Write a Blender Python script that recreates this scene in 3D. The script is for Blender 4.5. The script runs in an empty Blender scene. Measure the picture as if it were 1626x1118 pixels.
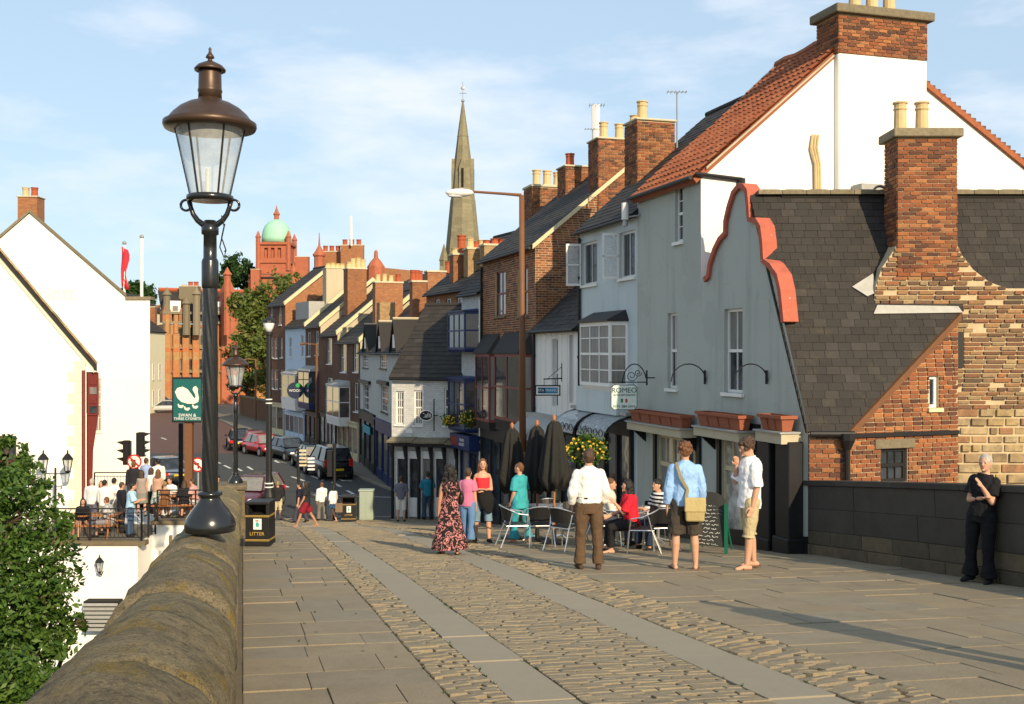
import bpy, math, random
import numpy as np
from mathutils import Vector, Matrix
random.seed(7)
rng = np.random.default_rng(7)
SC = bpy.context.scene
COL = SC.collection
R = math.radians
# ------------------------------------------------------------------ camera, sky, sun, exposure
FPX, CX, CY = 1700.0, 813.0, 559.0
cam = bpy.data.cameras.new('camera'); camo = bpy.data.objects.new('camera', cam); COL.objects.link(camo)
cam.sensor_width = 36.0; cam.lens = 36.0 * FPX / 1626.0
cam.clip_start = 0.05; cam.clip_end = 6000
camo.location = (0, 0, 0); camo.rotation_euler = (R(90), 0, 0)
SC.camera = camo
SUN_EL = 25.0
SUN_AZ = (0.44, -0.898)                      # towards the sun, on the ground plan
sd = Vector((SUN_AZ[0], SUN_AZ[1], 0)).normalized() * math.cos(R(SUN_EL)) + Vector((0, 0, math.sin(R(SUN_EL))))
sun = bpy.data.lights.new('sun', 'SUN'); sun.energy = 4.9; sun.angle = R(0.55); sun.color = (1.0, 0.80, 0.53)
suno = bpy.data.objects.new('sun', sun); COL.objects.link(suno)
suno.rotation_euler = (-sd).to_track_quat('-Z', 'Y').to_euler(); suno.location = (30, -60, 60)
world = bpy.data.worlds.new('World'); SC.world = world; world.use_nodes = True
nt = world.node_tree; nt.nodes.clear()
def _n(nt, t, **kw):
    n = nt.nodes.new(t)
    for k, v in kw.items(): setattr(n, k, v)
    return n
sky = _n(nt, 'ShaderNodeTexSky', sky_type='NISHITA'); sky.sun_disc = False
sky.sun_elevation = R(SUN_EL); sky.sun_rotation = math.atan2(sd.x, sd.y)
sky.altitude = 50; sky.air_density = 1.0; sky.dust_density = 1.2; sky.ozone_density = 1.2
tc = _n(nt, 'ShaderNodeTexCoord'); mp = _n(nt, 'ShaderNodeMapping'); mp.inputs['Scale'].default_value = (2.0, 2.0, 6.5)
mp.inputs['Location'].default_value = (3.1, 0.4, 0.25)
no = _n(nt, 'ShaderNodeTexNoise'); no.inputs['Scale'].default_value = 2.3; no.inputs['Detail'].default_value = 9; no.inputs['Roughness'].default_value = 0.56
cr = _n(nt, 'ShaderNodeValToRGB'); cr.color_ramp.elements[0].position = 0.485; cr.color_ramp.elements[1].position = 0.72
cr.color_ramp.elements[1].color = (0.75, 0.75, 0.75, 1)
veil = _n(nt, 'ShaderNodeMath', operation='ADD', use_clamp=True); veil.inputs[1].default_value = 0.0
mx = _n(nt, 'ShaderNodeMix', data_type='RGBA'); mx.inputs['B'].default_value = (7.0, 7.3, 7.9, 1)
hz = _n(nt, 'ShaderNodeMix', data_type='RGBA'); hz.inputs['Factor'].default_value = 0.60; hz.inputs['B'].default_value = (4.7, 6.1, 7.4, 1)
bg = _n(nt, 'ShaderNodeBackground'); bg.inputs['Strength'].default_value = 0.115
out = _n(nt, 'ShaderNodeOutputWorld')
L = nt.links.new
L(tc.outputs['Generated'], mp.inputs['Vector']); L(mp.outputs[0], no.inputs['Vector']); L(no.outputs['Fac'], cr.inputs['Fac'])
L(cr.outputs['Color'], veil.inputs[0]); L(veil.outputs[0], mx.inputs['Factor']); L(sky.outputs[0], hz.inputs['A']); L(hz.outputs['Result'], mx.inputs['A']); L(mx.outputs['Result'], bg.inputs['Color']); L(bg.outputs[0], out.inputs['Surface'])
SC.view_settings.view_transform = 'Standard'; SC.view_settings.look = 'None'
SC.view_settings.exposure = 0.3; SC.view_settings.gamma = 1.0
SC.cycles.max_bounces = 6; SC.cycles.diffuse_bounces = 3; SC.cycles.transparent_max_bounces = 8
SC.cycles.use_denoising = True

# ------------------------------------------------------------------ geometry helpers
def P(px, py, Y): return Vector(((px - CX) / FPX * Y, Y, (CY - py) / FPX * Y))
_gy = np.arange(-60, 400, 0.5)
_gz = np.interp(_gy, [-60, -20, 0, 7.1, 16.5, 27.2, 36.4, 42, 50, 62, 400], [-1.0, -0.95, -1.60, -2.33, -3.28, -4.5, -5.9, -6.6, -6.9, -7.0, -7.0])
_k = np.ones(9) / 9; _gz = np.convolve(np.pad(_gz, 4, mode='edge'), _k, mode='valid')
def zg(Y): return float(np.interp(Y, _gy, _gz))
def G(px, py):
    a, b = 2.0, 390.0
    k = (CY - py) / FPX
    f = lambda Y: k * Y - zg(Y)
    for _ in range(60):
        m = (a + b) / 2
        if f(m) > 0: a = m
        else: b = m
    return Vector(((px - CX) / FPX * a, a, zg(a)))

class Fr:
    """a vertical facade: left -> right as seen from outside"""
    def __init__(s, a, b):
        s.o = Vector((a[0], a[1], 0)); v = Vector((b[0] - a[0], b[1] - a[1], 0)); s.L = v.length; s.d = v / s.L
        s.n = Vector((s.d.y, -s.d.x, 0))
    def p(s, u, w, z): return s.o + s.d * u + s.n * w + Vector((0, 0, z))
    def hit(s, px, py, w=0.0):
        r = Vector(((px - CX) / FPX, 1, (CY - py) / FPX)); t = (s.o + s.n * w).dot(s.n) / r.dot(s.n); q = r * t
        return (q - s.o).dot(s.d), q.z
    def rect(s, x0, y0, x1, y1, w=0.0):
        """pixel box -> (u0,u1,z0,z1) at the facade"""
        ym = (y0 + y1) / 2
        ua, _ = s.hit(x0, ym, w); ub, _ = s.hit(x1, ym, w)
        xm = (x0 + x1) / 2
        _, za = s.hit(xm, y1, w); _, zb = s.hit(xm, y0, w)
        return (min(ua, ub), max(ua, ub), za, zb)

class MB:
    def __init__(s): s.v = []; s.f = []; s.m = []; s.mi = 0
    def add(s, vs, fs):
        b = len(s.v); s.v += [tuple(q) for q in vs]
        for f in fs: s.f.append(tuple(i + b for i in f)); s.m.append(s.mi)
        return s
    def poly(s, pts): return s.add(pts, [tuple(range(len(pts)))])
    def hexa(s, p):  # 8 corners: bottom 4 (ccw from above), top 4
        return s.add(p, [(3, 2, 1, 0), (4, 5, 6, 7), (0, 1, 5, 4), (1, 2, 6, 5), (2, 3, 7, 6), (3, 0, 4, 7)])
    def fbox(s, fr, u0, u1, w0, w1, z0, z1):
        q = fr.p
        return s.hexa([q(u0, w1, z0), q(u1, w1, z0), q(u1, w0, z0), q(u0, w0, z0), q(u0, w1, z1), q(u1, w1, z1), q(u1, w0, z1), q(u0, w0, z1)])
    def box(s, x0, x1, y0, y1, z0, z1):
        return s.hexa([(x0, y0, z0), (x1, y0, z0), (x1, y1, z0), (x0, y1, z0), (x0, y0, z1), (x1, y0, z1), (x1, y1, z1), (x0, y1, z1)])
    def prism(s, pts, off):
        n = len(pts); a = [Vector(p) for p in pts]; off = Vector(off); b = [p + off for p in a]
        return s.add(a + b, [tuple(range(n - 1, -1, -1)), tuple(range(n, 2 * n))] + [(i, (i + 1) % n, n + (i + 1) % n, n + i) for i in range(n)])
    def tube(s, pts, r, n=8, caps=True, flat=None):
        pts = [Vector(p) for p in pts]; rs = r if isinstance(r, (list, tuple)) else [r] * len(pts)
        rings = []
        up0 = None
        for i, p in enumerate(pts):
            t = (pts[min(i + 1, len(pts) - 1)] - pts[max(i - 1, 0)]).normalized()
            if up0 is None:
                up0 = Vector((0, 0, 1)) if abs(t.z) < 0.9 else Vector((1, 0, 0))
            a = t.cross(up0)
            if a.length < 1e-4: a = t.cross(Vector((0.3, 1, 0.2)))
            a.normalize(); b = a.cross(t); up0 = b
            rings.append([p + a * (math.cos(k * 2 * math.pi / n) * rs[i]) + b * (math.sin(k * 2 * math.pi / n) * rs[i]) for k in range(n)])
        vs = [q for rg in rings for q in rg]; fs = []
        for i in range(len(pts) - 1):
            for k in range(n): fs.append((i * n + k, i * n + (k + 1) % n, (i + 1) * n + (k + 1) % n, (i + 1) * n + k))
        if caps: fs += [tuple(range(n - 1, -1, -1)), tuple(range((len(pts) - 1) * n, len(pts) * n))]
        return s.add(vs, fs)
    def lathe(s, c, prof, n=16, axis=None):
        c = Vector(c); vs = []; fs = []
        for (r, z) in prof:
            for k in range(n): vs.append(c + Vector((r * math.cos(2 * math.pi * k / n), r * math.sin(2 * math.pi * k / n), z)))
        for i in range(len(prof) - 1):
            for k in range(n): fs.append((i * n + k, i * n + (k + 1) % n, (i + 1) * n + (k + 1) % n, (i + 1) * n + k))
        fs += [tuple(range(n - 1, -1, -1)), tuple(range((len(prof) - 1) * n, len(prof) * n))]
        return s.add(vs, fs)
    def ell(s, c, r, n=10, m=7, rot=None):
        c = Vector(c); r = r if isinstance(r, (tuple, list)) else (r, r, r); vs = []; fs = []
        for i in range(m + 1):
            th = math.pi * i / m
            for k in range(n):
                q = Vector((r[0] * math.sin(th) * math.cos(2 * math.pi * k / n), r[1] * math.sin(th) * math.sin(2 * math.pi * k / n), r[2] * math.cos(th)))
                if rot is not None: q = rot @ q
                vs.append(c + q)
        for i in range(m):
            for k in range(n): fs.append((i * n + k, (i + 1) * n + k, (i + 1) * n + (k + 1) % n, i * n + (k + 1) % n))
        return s.add(vs, fs)
    def mesh(s, name, mats, smooth=False):
        me = bpy.data.meshes.new(name); me.from_pydata(s.v, [], s.f)
        for m in (mats if isinstance(mats, (list, tuple)) else [mats]): me.materials.append(m)
        if any(s.m): me.polygons.foreach_set('material_index', s.m)
        if smooth: me.polygons.foreach_set('use_smooth', [True] * len(s.f))
        me.update(); return me
    def build(s, name, mats, parent=None, smooth=False, local=False):
        return link(name, s.mesh(name, mats, smooth), parent, local)

def link(name, data, parent=None, local=False):
    o = bpy.data.objects.new(name, data); COL.objects.link(o)
    if parent is not None:
        o.parent = parent
        if not local: o.matrix_parent_inverse = wm(parent).inverted()
    return o
WM = {}
def wm(o): return WM.get(o.name, Matrix.Identity(4))
def thing(name, label, cat, loc=(0, 0, 0), group=None, rz=0.0):
    o = bpy.data.objects.new(name, None); COL.objects.link(o); o.empty_display_size = 0.2
    o.location = loc; o.rotation_euler = (0, 0, rz); WM[o.name] = Matrix.Translation(Vector(loc)) @ Matrix.Rotation(rz, 4, 'Z')
    return tag(o, label, cat, group)
def tag(o, label=None, cat=None, group=None, kind=None):
    if label: o['label'] = label
    if cat: o['category'] = cat
    if group: o['group'] = group
    if kind: o['kind'] = kind
    return o
def struct(o): o['kind'] = 'structure'; return o
def stuff(o): o['kind'] = 'stuff'; return o
def bevel(o, w=0.01, seg=2):
    m = o.modifiers.new('bevel', 'BEVEL'); m.width = w; m.segments = seg; m.limit_method = 'ANGLE'; m.angle_limit = R(40); return o
def clone(root, loc, rz, label=None, group=None):
    r = root.copy(); COL.objects.link(r); r.location = loc; r.rotation_euler = (0, 0, rz)
    WM[r.name] = Matrix.Translation(Vector(loc)) @ Matrix.Rotation(rz, 4, 'Z')
    if label: r['label'] = label
    if group: r['group'] = group
    def rec(a, b):
        for ch in list(a.children):
            c = ch.copy(); COL.objects.link(c); c.parent = b; rec(ch, c)
    rec(root, r); return r

def clip_poly(poly, u0, u1, z0, z1):
    def cut(ps, f, inter):
        o = []
        for i in range(len(ps)):
            a, b = ps[i], ps[(i + 1) % len(ps)]; fa, fb = f(a), f(b)
            if fa >= 0: o.append(a)
            if (fa >= 0) != (fb >= 0):
                t = fa / (fa - fb); o.append((a[0] + (b[0] - a[0]) * t, a[1] + (b[1] - a[1]) * t))
        return o
    ps = list(poly)
    for f in (lambda q: q[0] - u0, lambda q: u1 - q[0], lambda q: q[1] - z0, lambda q: z1 - q[1]):
        if not ps: return []
        ps = cut(ps, f, None)
    c = []
    for q in ps:
        if not c or abs(q[0] - c[-1][0]) + abs(q[1] - c[-1][1]) > 1e-5: c.append(q)
    if len(c) > 1 and abs(c[0][0] - c[-1][0]) + abs(c[0][1] - c[-1][1]) < 1e-5: c.pop()
    return c if len(c) >= 3 else []
def panel(mb, fr, outline, holes=(), w=0.0, reveal=0.14):
    """a convex outline (u,z) with rectangular openings, given depth at the openings"""
    us = [q[0] for q in outline]; zs = [q[1] for q in outline]
    ux = sorted(set([min(us), max(us)] + [h[0] for h in holes] + [h[1] for h in holes]))
    zx = sorted(set([min(zs), max(zs)] + [h[2] for h in holes] + [h[3] for h in holes]))
    for i in range(len(ux) - 1):
        for j in range(len(zx) - 1):
            uc, zc = (ux[i] + ux[i + 1]) / 2, (zx[j] + zx[j + 1]) / 2
            if any(h[0] < uc < h[1] and h[2] < zc < h[3] for h in holes): continue
            c = clip_poly(outline, ux[i], ux[i + 1], zx[j], zx[j + 1])
            if c: mb.poly([fr.p(a, w, b) for a, b in c])
    for (a, b, z0, z1) in holes:
        q = fr.p; r = w - reveal
        mb.poly([q(a, w, z0), q(a, w, z1), q(a, r, z1), q(a, r, z0)]); mb.poly([q(b, w, z1), q(b, w, z0), q(b, r, z0), q(b, r, z1)])
        mb.poly([q(a, w, z1), q(b, w, z1), q(b, r, z1), q(a, r, z1)]); mb.poly([q(b, w, z0), q(a, w, z0), q(a, r, z0), q(b, r, z0)])

# ------------------------------------------------------------------ materials
class NT:
    def __init__(s, name):
        s.mat = bpy.data.materials.new(name); s.mat.use_nodes = True; s.t = s.mat.node_tree; s.t.nodes.clear()
        s.o = s.t.nodes.new('ShaderNodeOutputMaterial'); s.b = s.t.nodes.new('ShaderNodeBsdfPrincipled'); s.l(s.b.outputs[0], s.o.inputs[0])
        s._pos = None
    def n(s, t, **kw):
        n = s.t.nodes.new(t)
        for k, v in kw.items(): setattr(n, k, v)
        return n
    def l(s, a, b): s.t.links.new(a, b)
    def pos(s):
        if s._pos is None: s._pos = s.n('ShaderNodeNewGeometry')
        return s._pos.outputs['Position']
    def planar(s):
        s.pos(); g = s._pos
        c = s.n('ShaderNodeVectorMath', operation='CROSS_PRODUCT'); s.l(g.outputs['True Normal'], c.inputs[0]); c.inputs[1].default_value = (0, 0, 1)
        nn = s.n('ShaderNodeVectorMath', operation='NORMALIZE'); s.l(c.outputs[0], nn.inputs[0])
        c2 = s.n('ShaderNodeVectorMath', operation='CROSS_PRODUCT'); s.l(nn.outputs[0], c2.inputs[0]); s.l(g.outputs['True Normal'], c2.inputs[1])
        d1 = s.n('ShaderNodeVectorMath', operation='DOT_PRODUCT'); s.l(g.outputs['Position'], d1.inputs[0]); s.l(nn.outputs[0], d1.inputs[1])
        d2 = s.n('ShaderNodeVectorMath', operation='DOT_PRODUCT'); s.l(g.outputs['Position'], d2.inputs[0]); s.l(c2.outputs[0], d2.inputs[1])
        cb = s.n('ShaderNodeCombineXYZ'); s.l(d1.outputs['Value'], cb.inputs[0]); s.l(d2.outputs['Value'], cb.inputs[1]); return cb.outputs[0]
    def noise(s, scale, detail=4, rough=0.6, vec=None, stretch=None):
        v = vec if vec is not None else s.pos()
        if stretch:
            m = s.n('ShaderNodeMapping'); m.inputs['Scale'].default_value = stretch; s.l(v, m.inputs[0]); v = m.outputs[0]
        n = s.n('ShaderNodeTexNoise'); n.inputs['Scale'].default_value = scale; n.inputs['Detail'].default_value = detail; n.inputs['Roughness'].default_value = rough
        s.l(v, n.inputs['Vector']); return n.outputs['Fac']
    def ramp(s, fac, stops, mode='LINEAR'):
        r = s.n('ShaderNodeValToRGB'); e = r.color_ramp.elements; r.color_ramp.interpolation = mode
        while len(e) < len(stops): e.new(0.5)
        for i, (p, c) in enumerate(stops): e[i].position = p; e[i].color = c4(c)
        s.l(fac, r.inputs[0]); return r.outputs[0]
    def mix(s, fac, a, b, blend='MIX'):
        m = s.n('ShaderNodeMix', data_type='RGBA', blend_type=blend)
        for k, v in (('Factor', fac), ('A', a), ('B', b)):
            if isinstance(v, (int, float)): m.inputs[k].default_value = v
            elif isinstance(v, tuple): m.inputs[k].default_value = c4(v)
            else: s.l(v, m.inputs[k])
        return m.outputs['Result']
    def math(s, op, a, b=0.0):
        m = s.n('ShaderNodeMath', operation=op)
        for i, v in enumerate((a, b)):
            if isinstance(v, (int, float)): m.inputs[i].default_value = v
            else: s.l(v, m.inputs[i])
        return m.outputs[0]
    def bump(s, h, strength=0.4, dist=0.02):
        b = s.n('ShaderNodeBump'); b.inputs['Strength'].default_value = strength; b.inputs['Distance'].default_value = dist
        s.l(h, b.inputs['Height']); s.l(b.outputs[0], s.b.inputs['Normal']); return b
    def fin(s, col, rough=0.8, metal=0.0, spec=0.3):
        if isinstance(col, tuple): s.b.inputs['Base Color'].default_value = c4(col)
        else: s.l(col, s.b.inputs['Base Color'])
        if isinstance(rough, (int, float)): s.b.inputs['Roughness'].default_value = rough
        else: s.l(rough, s.b.inputs['Roughness'])
        s.b.inputs['Metallic'].default_value = metal; s.b.inputs['Specular IOR Level'].default_value = spec
        return s.mat
def c4(c): return (c[0], c[1], c[2], 1.0) if len(c) == 3 else tuple(c)
def sc(c, k): return (c[0] * k, c[1] * k, c[2] * k)
def m_plain(name, c, rough=0.6, metal=0.0, spec=0.3, var=0.12, scale=9.0, bump=0.0, bscale=60.0):
    t = NT(name); f = t.noise(scale, 5); col = t.mix(f, sc(c, 1 - var), sc(c, 1 + var))
    if bump: t.bump(t.noise(bscale, 3), bump, 0.01)
    return t.fin(col, rough, metal, spec)
def m_render(name, c, dirt=(0.16, 0.16, 0.14), amt=0.45, bump=0.25):
    """painted roughcast: slight blotches, rain streaks, fine relief"""
    t = NT(name); f = t.noise(0.9, 6); col = t.mix(f, sc(c, 0.93), sc(c, 1.05))
    st = t.noise(1.0, 6, 0.65, stretch=(2.2, 2.2, 0.25)); k = t.ramp(st, [(0.50, (0, 0, 0)), (0.85, (amt * .6,) * 3)])
    col = t.mix(k, col, dirt); sp = t.noise(7.0, 6, 0.7); k2 = t.ramp(sp, [(0.66, (0, 0, 0)), (0.80, (amt * .6,) * 3)]); col = t.mix(k2, col, sc(dirt, 1.2))
    pt = t.noise(0.55, 3, .5); col = t.mix(t.ramp(pt, [(.56, (0, 0, 0)), (.575, (.5 * amt,) * 3)]), col, sc(c, .82))
    vo = t.n('ShaderNodeTexVoronoi', feature='DISTANCE_TO_EDGE'); vo.inputs['Scale'].default_value = .55; wv = t.n('ShaderNodeVectorMath', operation='ADD'); t.l(t.pos(), wv.inputs[0]); nz = t.n('ShaderNodeTexNoise'); nz.inputs['Scale'].default_value = 2.2; nz.inputs['Detail'].default_value = 6; t.l(t.pos(), nz.inputs['Vector']); t.l(nz.outputs['Color'], wv.inputs[1]); t.l(wv.outputs[0], vo.inputs['Vector'])
    k3 = t.ramp(vo.outputs['Distance'], [(0.0, (.17 * amt,) * 3), (.008, (0, 0, 0))]); col = t.mix(k3, col, sc(dirt, .6))
    t.bump(t.noise(38, 5, 0.7), bump, 0.015); return t.fin(col, 0.85)
def m_brickwall(name, c1, c2, mortar, w=0.225, h=0.075, soot=0.35, painted=False):
    t = NT(name); uv = t.planar(); b = t.n('ShaderNodeTexBrick'); b.inputs['Color1'].default_value = c4(c1); b.inputs['Color2'].default_value = c4(c2); b.inputs['Mortar'].default_value = c4(mortar)
    b.inputs['Scale'].default_value = 1.0; b.inputs['Brick Width'].default_value = w; b.inputs['Row Height'].default_value = h; b.inputs['Mortar Size'].default_value = 0.008; b.inputs['Mortar Smooth'].default_value = 0.15; b.inputs['Bias'].default_value = -0.1
    t.l(uv, b.inputs['Vector'])
    f = t.noise(6.0, 6); col = t.mix(t.ramp(f, [(0.3, (0, 0, 0)), (0.8, (0.55,) * 3)]), b.outputs['Color'], sc(c1, 0.45))
    s2 = t.noise(0.6, 5); col = t.mix(t.ramp(s2, [(0.45, (0, 0, 0)), (0.75, (soot,) * 3)]), col, (0.03, 0.027, 0.025))
    inv = t.math('SUBTRACT', 1.0, b.outputs['Fac']); h_ = t.math('ADD', inv, t.math('MULTIPLY', t.noise(45, 4), 0.5)); t.bump(h_, 0.7, 0.012)
    return t.fin(col, 0.85)
def m_pieces(name, stops, rough=0.85, noise=0.35, nscale=14.0, dark=(0.04, 0.035, 0.03), bump=0.5, bscale=70.0, lich=None, grain=0.0):
    """pieces laid singly: each takes its own tone from the ramp"""
    t = NT(name); oi = t.n('ShaderNodeObjectInfo'); at = t.n('ShaderNodeAttribute', attribute_name='rnd')
    s = t.math('FRACT', t.math('ADD', oi.outputs['Random'], at.outputs['Fac'])); n = len(stops)
    col = t.ramp(s, [((i + 0.5) / n, c) for i, c in enumerate(stops)])
    f = t.noise(nscale, 6, 0.65); col = t.mix(t.ramp(f, [(0.38, (0, 0, 0)), (0.75, (noise,) * 3)]), col, dark)
    if lich: col = t.mix(t.ramp(t.noise(3.2, 7, 0.7), [(0.56, (0, 0, 0)), (0.72, (lich[3],) * 3)]), col, lich[:3])
    if grain: col = t.mix(t.ramp(t.noise(70, 6, .8), [(.46, (0, 0, 0)), (.62, (grain,) * 3)]), col, dark); col = t.mix(t.ramp(t.noise(150, 4, .8), [(.56, (0, 0, 0)), (.68, (grain * .6,) * 3)]), col, sc(stops[0], 1.5))
    t.bump(t.noise(bscale, 6, 0.7), bump, 0.012); return t.fin(col, rough)
def m_slate(name, c):
    return m_pieces(name, [sc(c, k) for k in (0.75, 0.9, 1.0, 1.1, 0.85, 1.0, 1.4, 0.95)], 0.75, 0.5, 3.0, (0.022, 0.019, 0.016), 0.6, 30, (0.085, 0.072, 0.04, 0.45))
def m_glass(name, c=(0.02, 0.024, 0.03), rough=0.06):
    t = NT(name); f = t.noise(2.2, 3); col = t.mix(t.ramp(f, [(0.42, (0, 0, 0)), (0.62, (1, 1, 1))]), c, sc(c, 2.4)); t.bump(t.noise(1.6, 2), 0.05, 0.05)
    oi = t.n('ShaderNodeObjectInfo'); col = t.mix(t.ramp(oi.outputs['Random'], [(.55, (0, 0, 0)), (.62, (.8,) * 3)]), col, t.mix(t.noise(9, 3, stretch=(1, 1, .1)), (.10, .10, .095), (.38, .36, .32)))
    return t.fin(col, rough, 0.0, 0.8)

MT = {}
def build_mats():
    M = MT
    M['white_gloss'] = m_plain('white_paint', (0.74, 0.73, 0.70), 0.45, var=0.06, scale=5)
    M['white_wall'] = m_render('white_render', (0.80, 0.79, 0.74), (0.45, 0.42, 0.33), 0.18)
    M['pub_white'] = m_render('pub_white_render', (0.84, 0.83, 0.78), (0.55, 0.52, 0.42), 0.12)
    M['cream_wall'] = m_render('cream_render', (0.78, 0.73, 0.52), (0.4, 0.36, 0.25), 0.2)
    M['grey_wall'] = m_render('grey_render', (0.41, 0.435, 0.395), (0.11, 0.115, 0.095), 0.85, 0.5)
    M['blue_wall'] = m_render('pale_blue_render', (0.52, 0.585, 0.60), (0.18, 0.19, 0.18), 0.6)
    M['sky_wall'] = m_render('sky_blue_render', (0.50, 0.60, 0.70), (0.2, 0.22, 0.24), 0.2)
    M['grey2_wall'] = m_render('warm_grey_render', (0.50, 0.50, 0.47), (0.2, 0.2, 0.18), 0.35)
    M['dun_wall'] = m_render('dun_cement', (0.46, 0.40, 0.28), (0.15, 0.13, 0.09), 0.5)
    M['painted_brick'] = m_brickwall('white_painted_brick', (0.66, 0.67, 0.65), (0.58, 0.59, 0.57), (0.50, 0.51, 0.50), soot=0.08)
    M['brick_far'] = m_brickwall('dark_brick', (0.20, 0.085, 0.045), (0.11, 0.052, 0.033), (0.17, 0.13, 0.09), soot=0.45)
    M['brick_mid'] = m_brickwall('warm_brick', (0.36, 0.135, 0.05), (0.21, 0.075, 0.035), (0.27, 0.20, 0.12), soot=0.3)
    M['brick_orange'] = m_brickwall('orange_brick', (0.42, 0.17, 0.07), (0.29, 0.10, 0.045), (0.33, 0.24, 0.14), soot=0.12)
    M['brick_yellow'] = m_brickwall('yellow_brick', (0.42, 0.28, 0.13), (0.30, 0.17, 0.08), (0.40, 0.31, 0.19), soot=0.12)
    M['bricks'] = m_pieces('brick', [(0.25, 0.080, 0.032), (0.36, 0.13, 0.046), (0.14, 0.052, 0.029), (0.41, 0.17, 0.063), (0.075, 0.036, 0.025), (0.29, 0.095, 0.036), (0.19, 0.066, 0.033), (0.10, 0.043, 0.028)])
    M['bricks_old'] = m_pieces('old_brick', [(0.24, 0.11, 0.05), (0.36, 0.20, 0.09), (0.14, 0.075, 0.045), (0.34, 0.14, 0.06), (0.085, 0.055, 0.038), (0.40, 0.29, 0.15), (0.18, 0.10, 0.06)], noise=0.5)
    M['mortar'] = m_plain('mortar', (0.50, 0.40, 0.25), 0.95, var=0.3, scale=6, bump=0.6)
    M['slate'] = m_slate('slate', (0.034, 0.030, 0.027)); M['slate_dark'] = m_slate('dark_slate', (0.042, 0.040, 0.039))
    M['slate_flat'] = m_plain('slate_ground', (0.03, 0.028, 0.026), 0.8)
    M['pantile'] = m_pieces('pantile', [(0.30, 0.088, 0.035), (0.37, 0.115, 0.045), (0.25, 0.072, 0.03), (0.34, 0.12, 0.052)], 0.8, 0.5)
    M['stone_cap'] = m_pieces('cap_stone', [(0.20, 0.17, 0.11), (0.25, 0.21, 0.14)], noise=0.5)
    M['sandstone'] = m_pieces('sandstone', [(0.40, 0.29, 0.14), (0.48, 0.36, 0.19), (0.28, 0.20, 0.11), (0.45, 0.35, 0.2), (0.34, 0.18, 0.09)], noise=0.7, nscale=5, bump=1.0, bscale=18)
    M['flag'] = m_pieces('flagstone', [(0.265, 0.222, 0.150), (0.285, 0.235, 0.156), (0.25, 0.212, 0.149), (0.30, 0.24, 0.15), (0.255, 0.225, 0.165)], 0.8, 0.45, 2.6, (0.15, 0.122, 0.085), 0.7, 34, (0.17, 0.14, 0.09, 0.6), grain=.5)
    M['sett'] = m_pieces('sett', [(0.255, 0.213, 0.145), (0.285, 0.235, 0.155), (0.21, 0.177, 0.125), (0.31, 0.25, 0.155), (0.235, 0.205, 0.15)], 0.8, 0.4, 9, (0.12, 0.095, 0.06), 0.8, 45, grain=.5)
    M['granite'] = m_pieces('smooth_granite', [(0.29, 0.252, 0.185), (0.305, 0.265, 0.195), (0.28, 0.245, 0.182)], 0.75, 0.18, 5, (0.19, 0.165, 0.12), 0.3, 120, grain=.3)
    M['joint'] = m_plain('sandy_joint', (0.15, 0.12, 0.075), 0.95, var=0.4, scale=5, bump=0.5)
    M['coping'] = m_pieces('coping_stone', [(0.175, 0.143, 0.092), (0.155, 0.13, 0.088), (0.20, 0.162, 0.10)], 0.9, 0.8, 8, (0.045, 0.040, 0.030), 1.0, 24, (0.27, 0.19, 0.035, 0.8))
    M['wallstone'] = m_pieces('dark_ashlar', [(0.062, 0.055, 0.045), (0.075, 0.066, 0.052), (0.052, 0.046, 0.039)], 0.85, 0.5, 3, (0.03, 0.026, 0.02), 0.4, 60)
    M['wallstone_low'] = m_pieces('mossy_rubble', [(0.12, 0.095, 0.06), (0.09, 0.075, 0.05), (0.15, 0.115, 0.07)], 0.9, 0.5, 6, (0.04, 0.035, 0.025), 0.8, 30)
    M['bridge_side'] = m_brickwall('bridge_ashlar', (0.30, 0.24, 0.15), (0.22, 0.17, 0.11), (0.2, 0.16, 0.1), 0.9, 0.38)
    M['black_gloss'] = m_plain('black_gloss_iron', (0.012, 0.013, 0.014), 0.22, spec=0.6, var=0.3, bump=0.05, bscale=30)
    M['black'] = m_plain('black_paint', (0.014, 0.014, 0.015), 0.5, var=0.3)
    M['bronze'] = m_plain('brown_copper', (0.062, 0.036, 0.022), 0.42, 0.4, 0.5, var=0.4, scale=14)
    M['alu'] = m_plain('aluminium', (0.75, 0.75, 0.74), 0.28, 0.9, 0.5)
    M['steel'] = m_plain('galvanised', (0.36, 0.37, 0.37), 0.5, 0.6)
    M['lead'] = m_plain('lead', (0.34, 0.34, 0.32), 0.6, 0.2, var=0.25)
    M['cement'] = m_plain('cement', (0.52, 0.47, 0.33), 0.9, var=0.2, bump=0.3)
    M['verge'] = m_plain('cream_coping', (0.62, 0.53, 0.33), 0.9, var=0.2, bump=0.3)
    M['pot_cream'] = m_plain('buff_clay', (0.56, 0.42, 0.22), 0.8, var=0.2); M['pot_red'] = m_plain('red_clay', (0.36, 0.085, 0.035), 0.8, var=0.25)
    M['terracotta'] = m_plain('terracotta', (0.28, 0.088, 0.045), 0.75, var=0.15)
    t = NT('coral_paint'); c = t.mix(t.noise(7, 6), (.36, .09, .06), (.50, .14, .085)); c = t.mix(t.ramp(t.noise(13, 6, .65), [(.655, (0, 0, 0)), (.69, (.8,) * 3)]), c, (.62, .52, .44)); c = t.mix(t.ramp(t.noise(2.5, 6, .7), [(.55, (0, 0, 0)), (.75, (.6,) * 3)]), c, (.20, .07, .05)); t.bump(t.noise(24, 6, .7), .6, .02); M['coral'] = t.fin(c, .85)
    M['glass'] = m_glass('window_glass'); M['glass_lit'] = m_glass('pale_window_glass', (0.30, 0.30, 0.28), 0.15)
    M['navy'] = m_plain('navy_paint', (0.014, 0.028, 0.11), 0.45); M['maroon'] = m_plain('maroon_paint', (0.19, 0.034, 0.028), 0.5)
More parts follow.
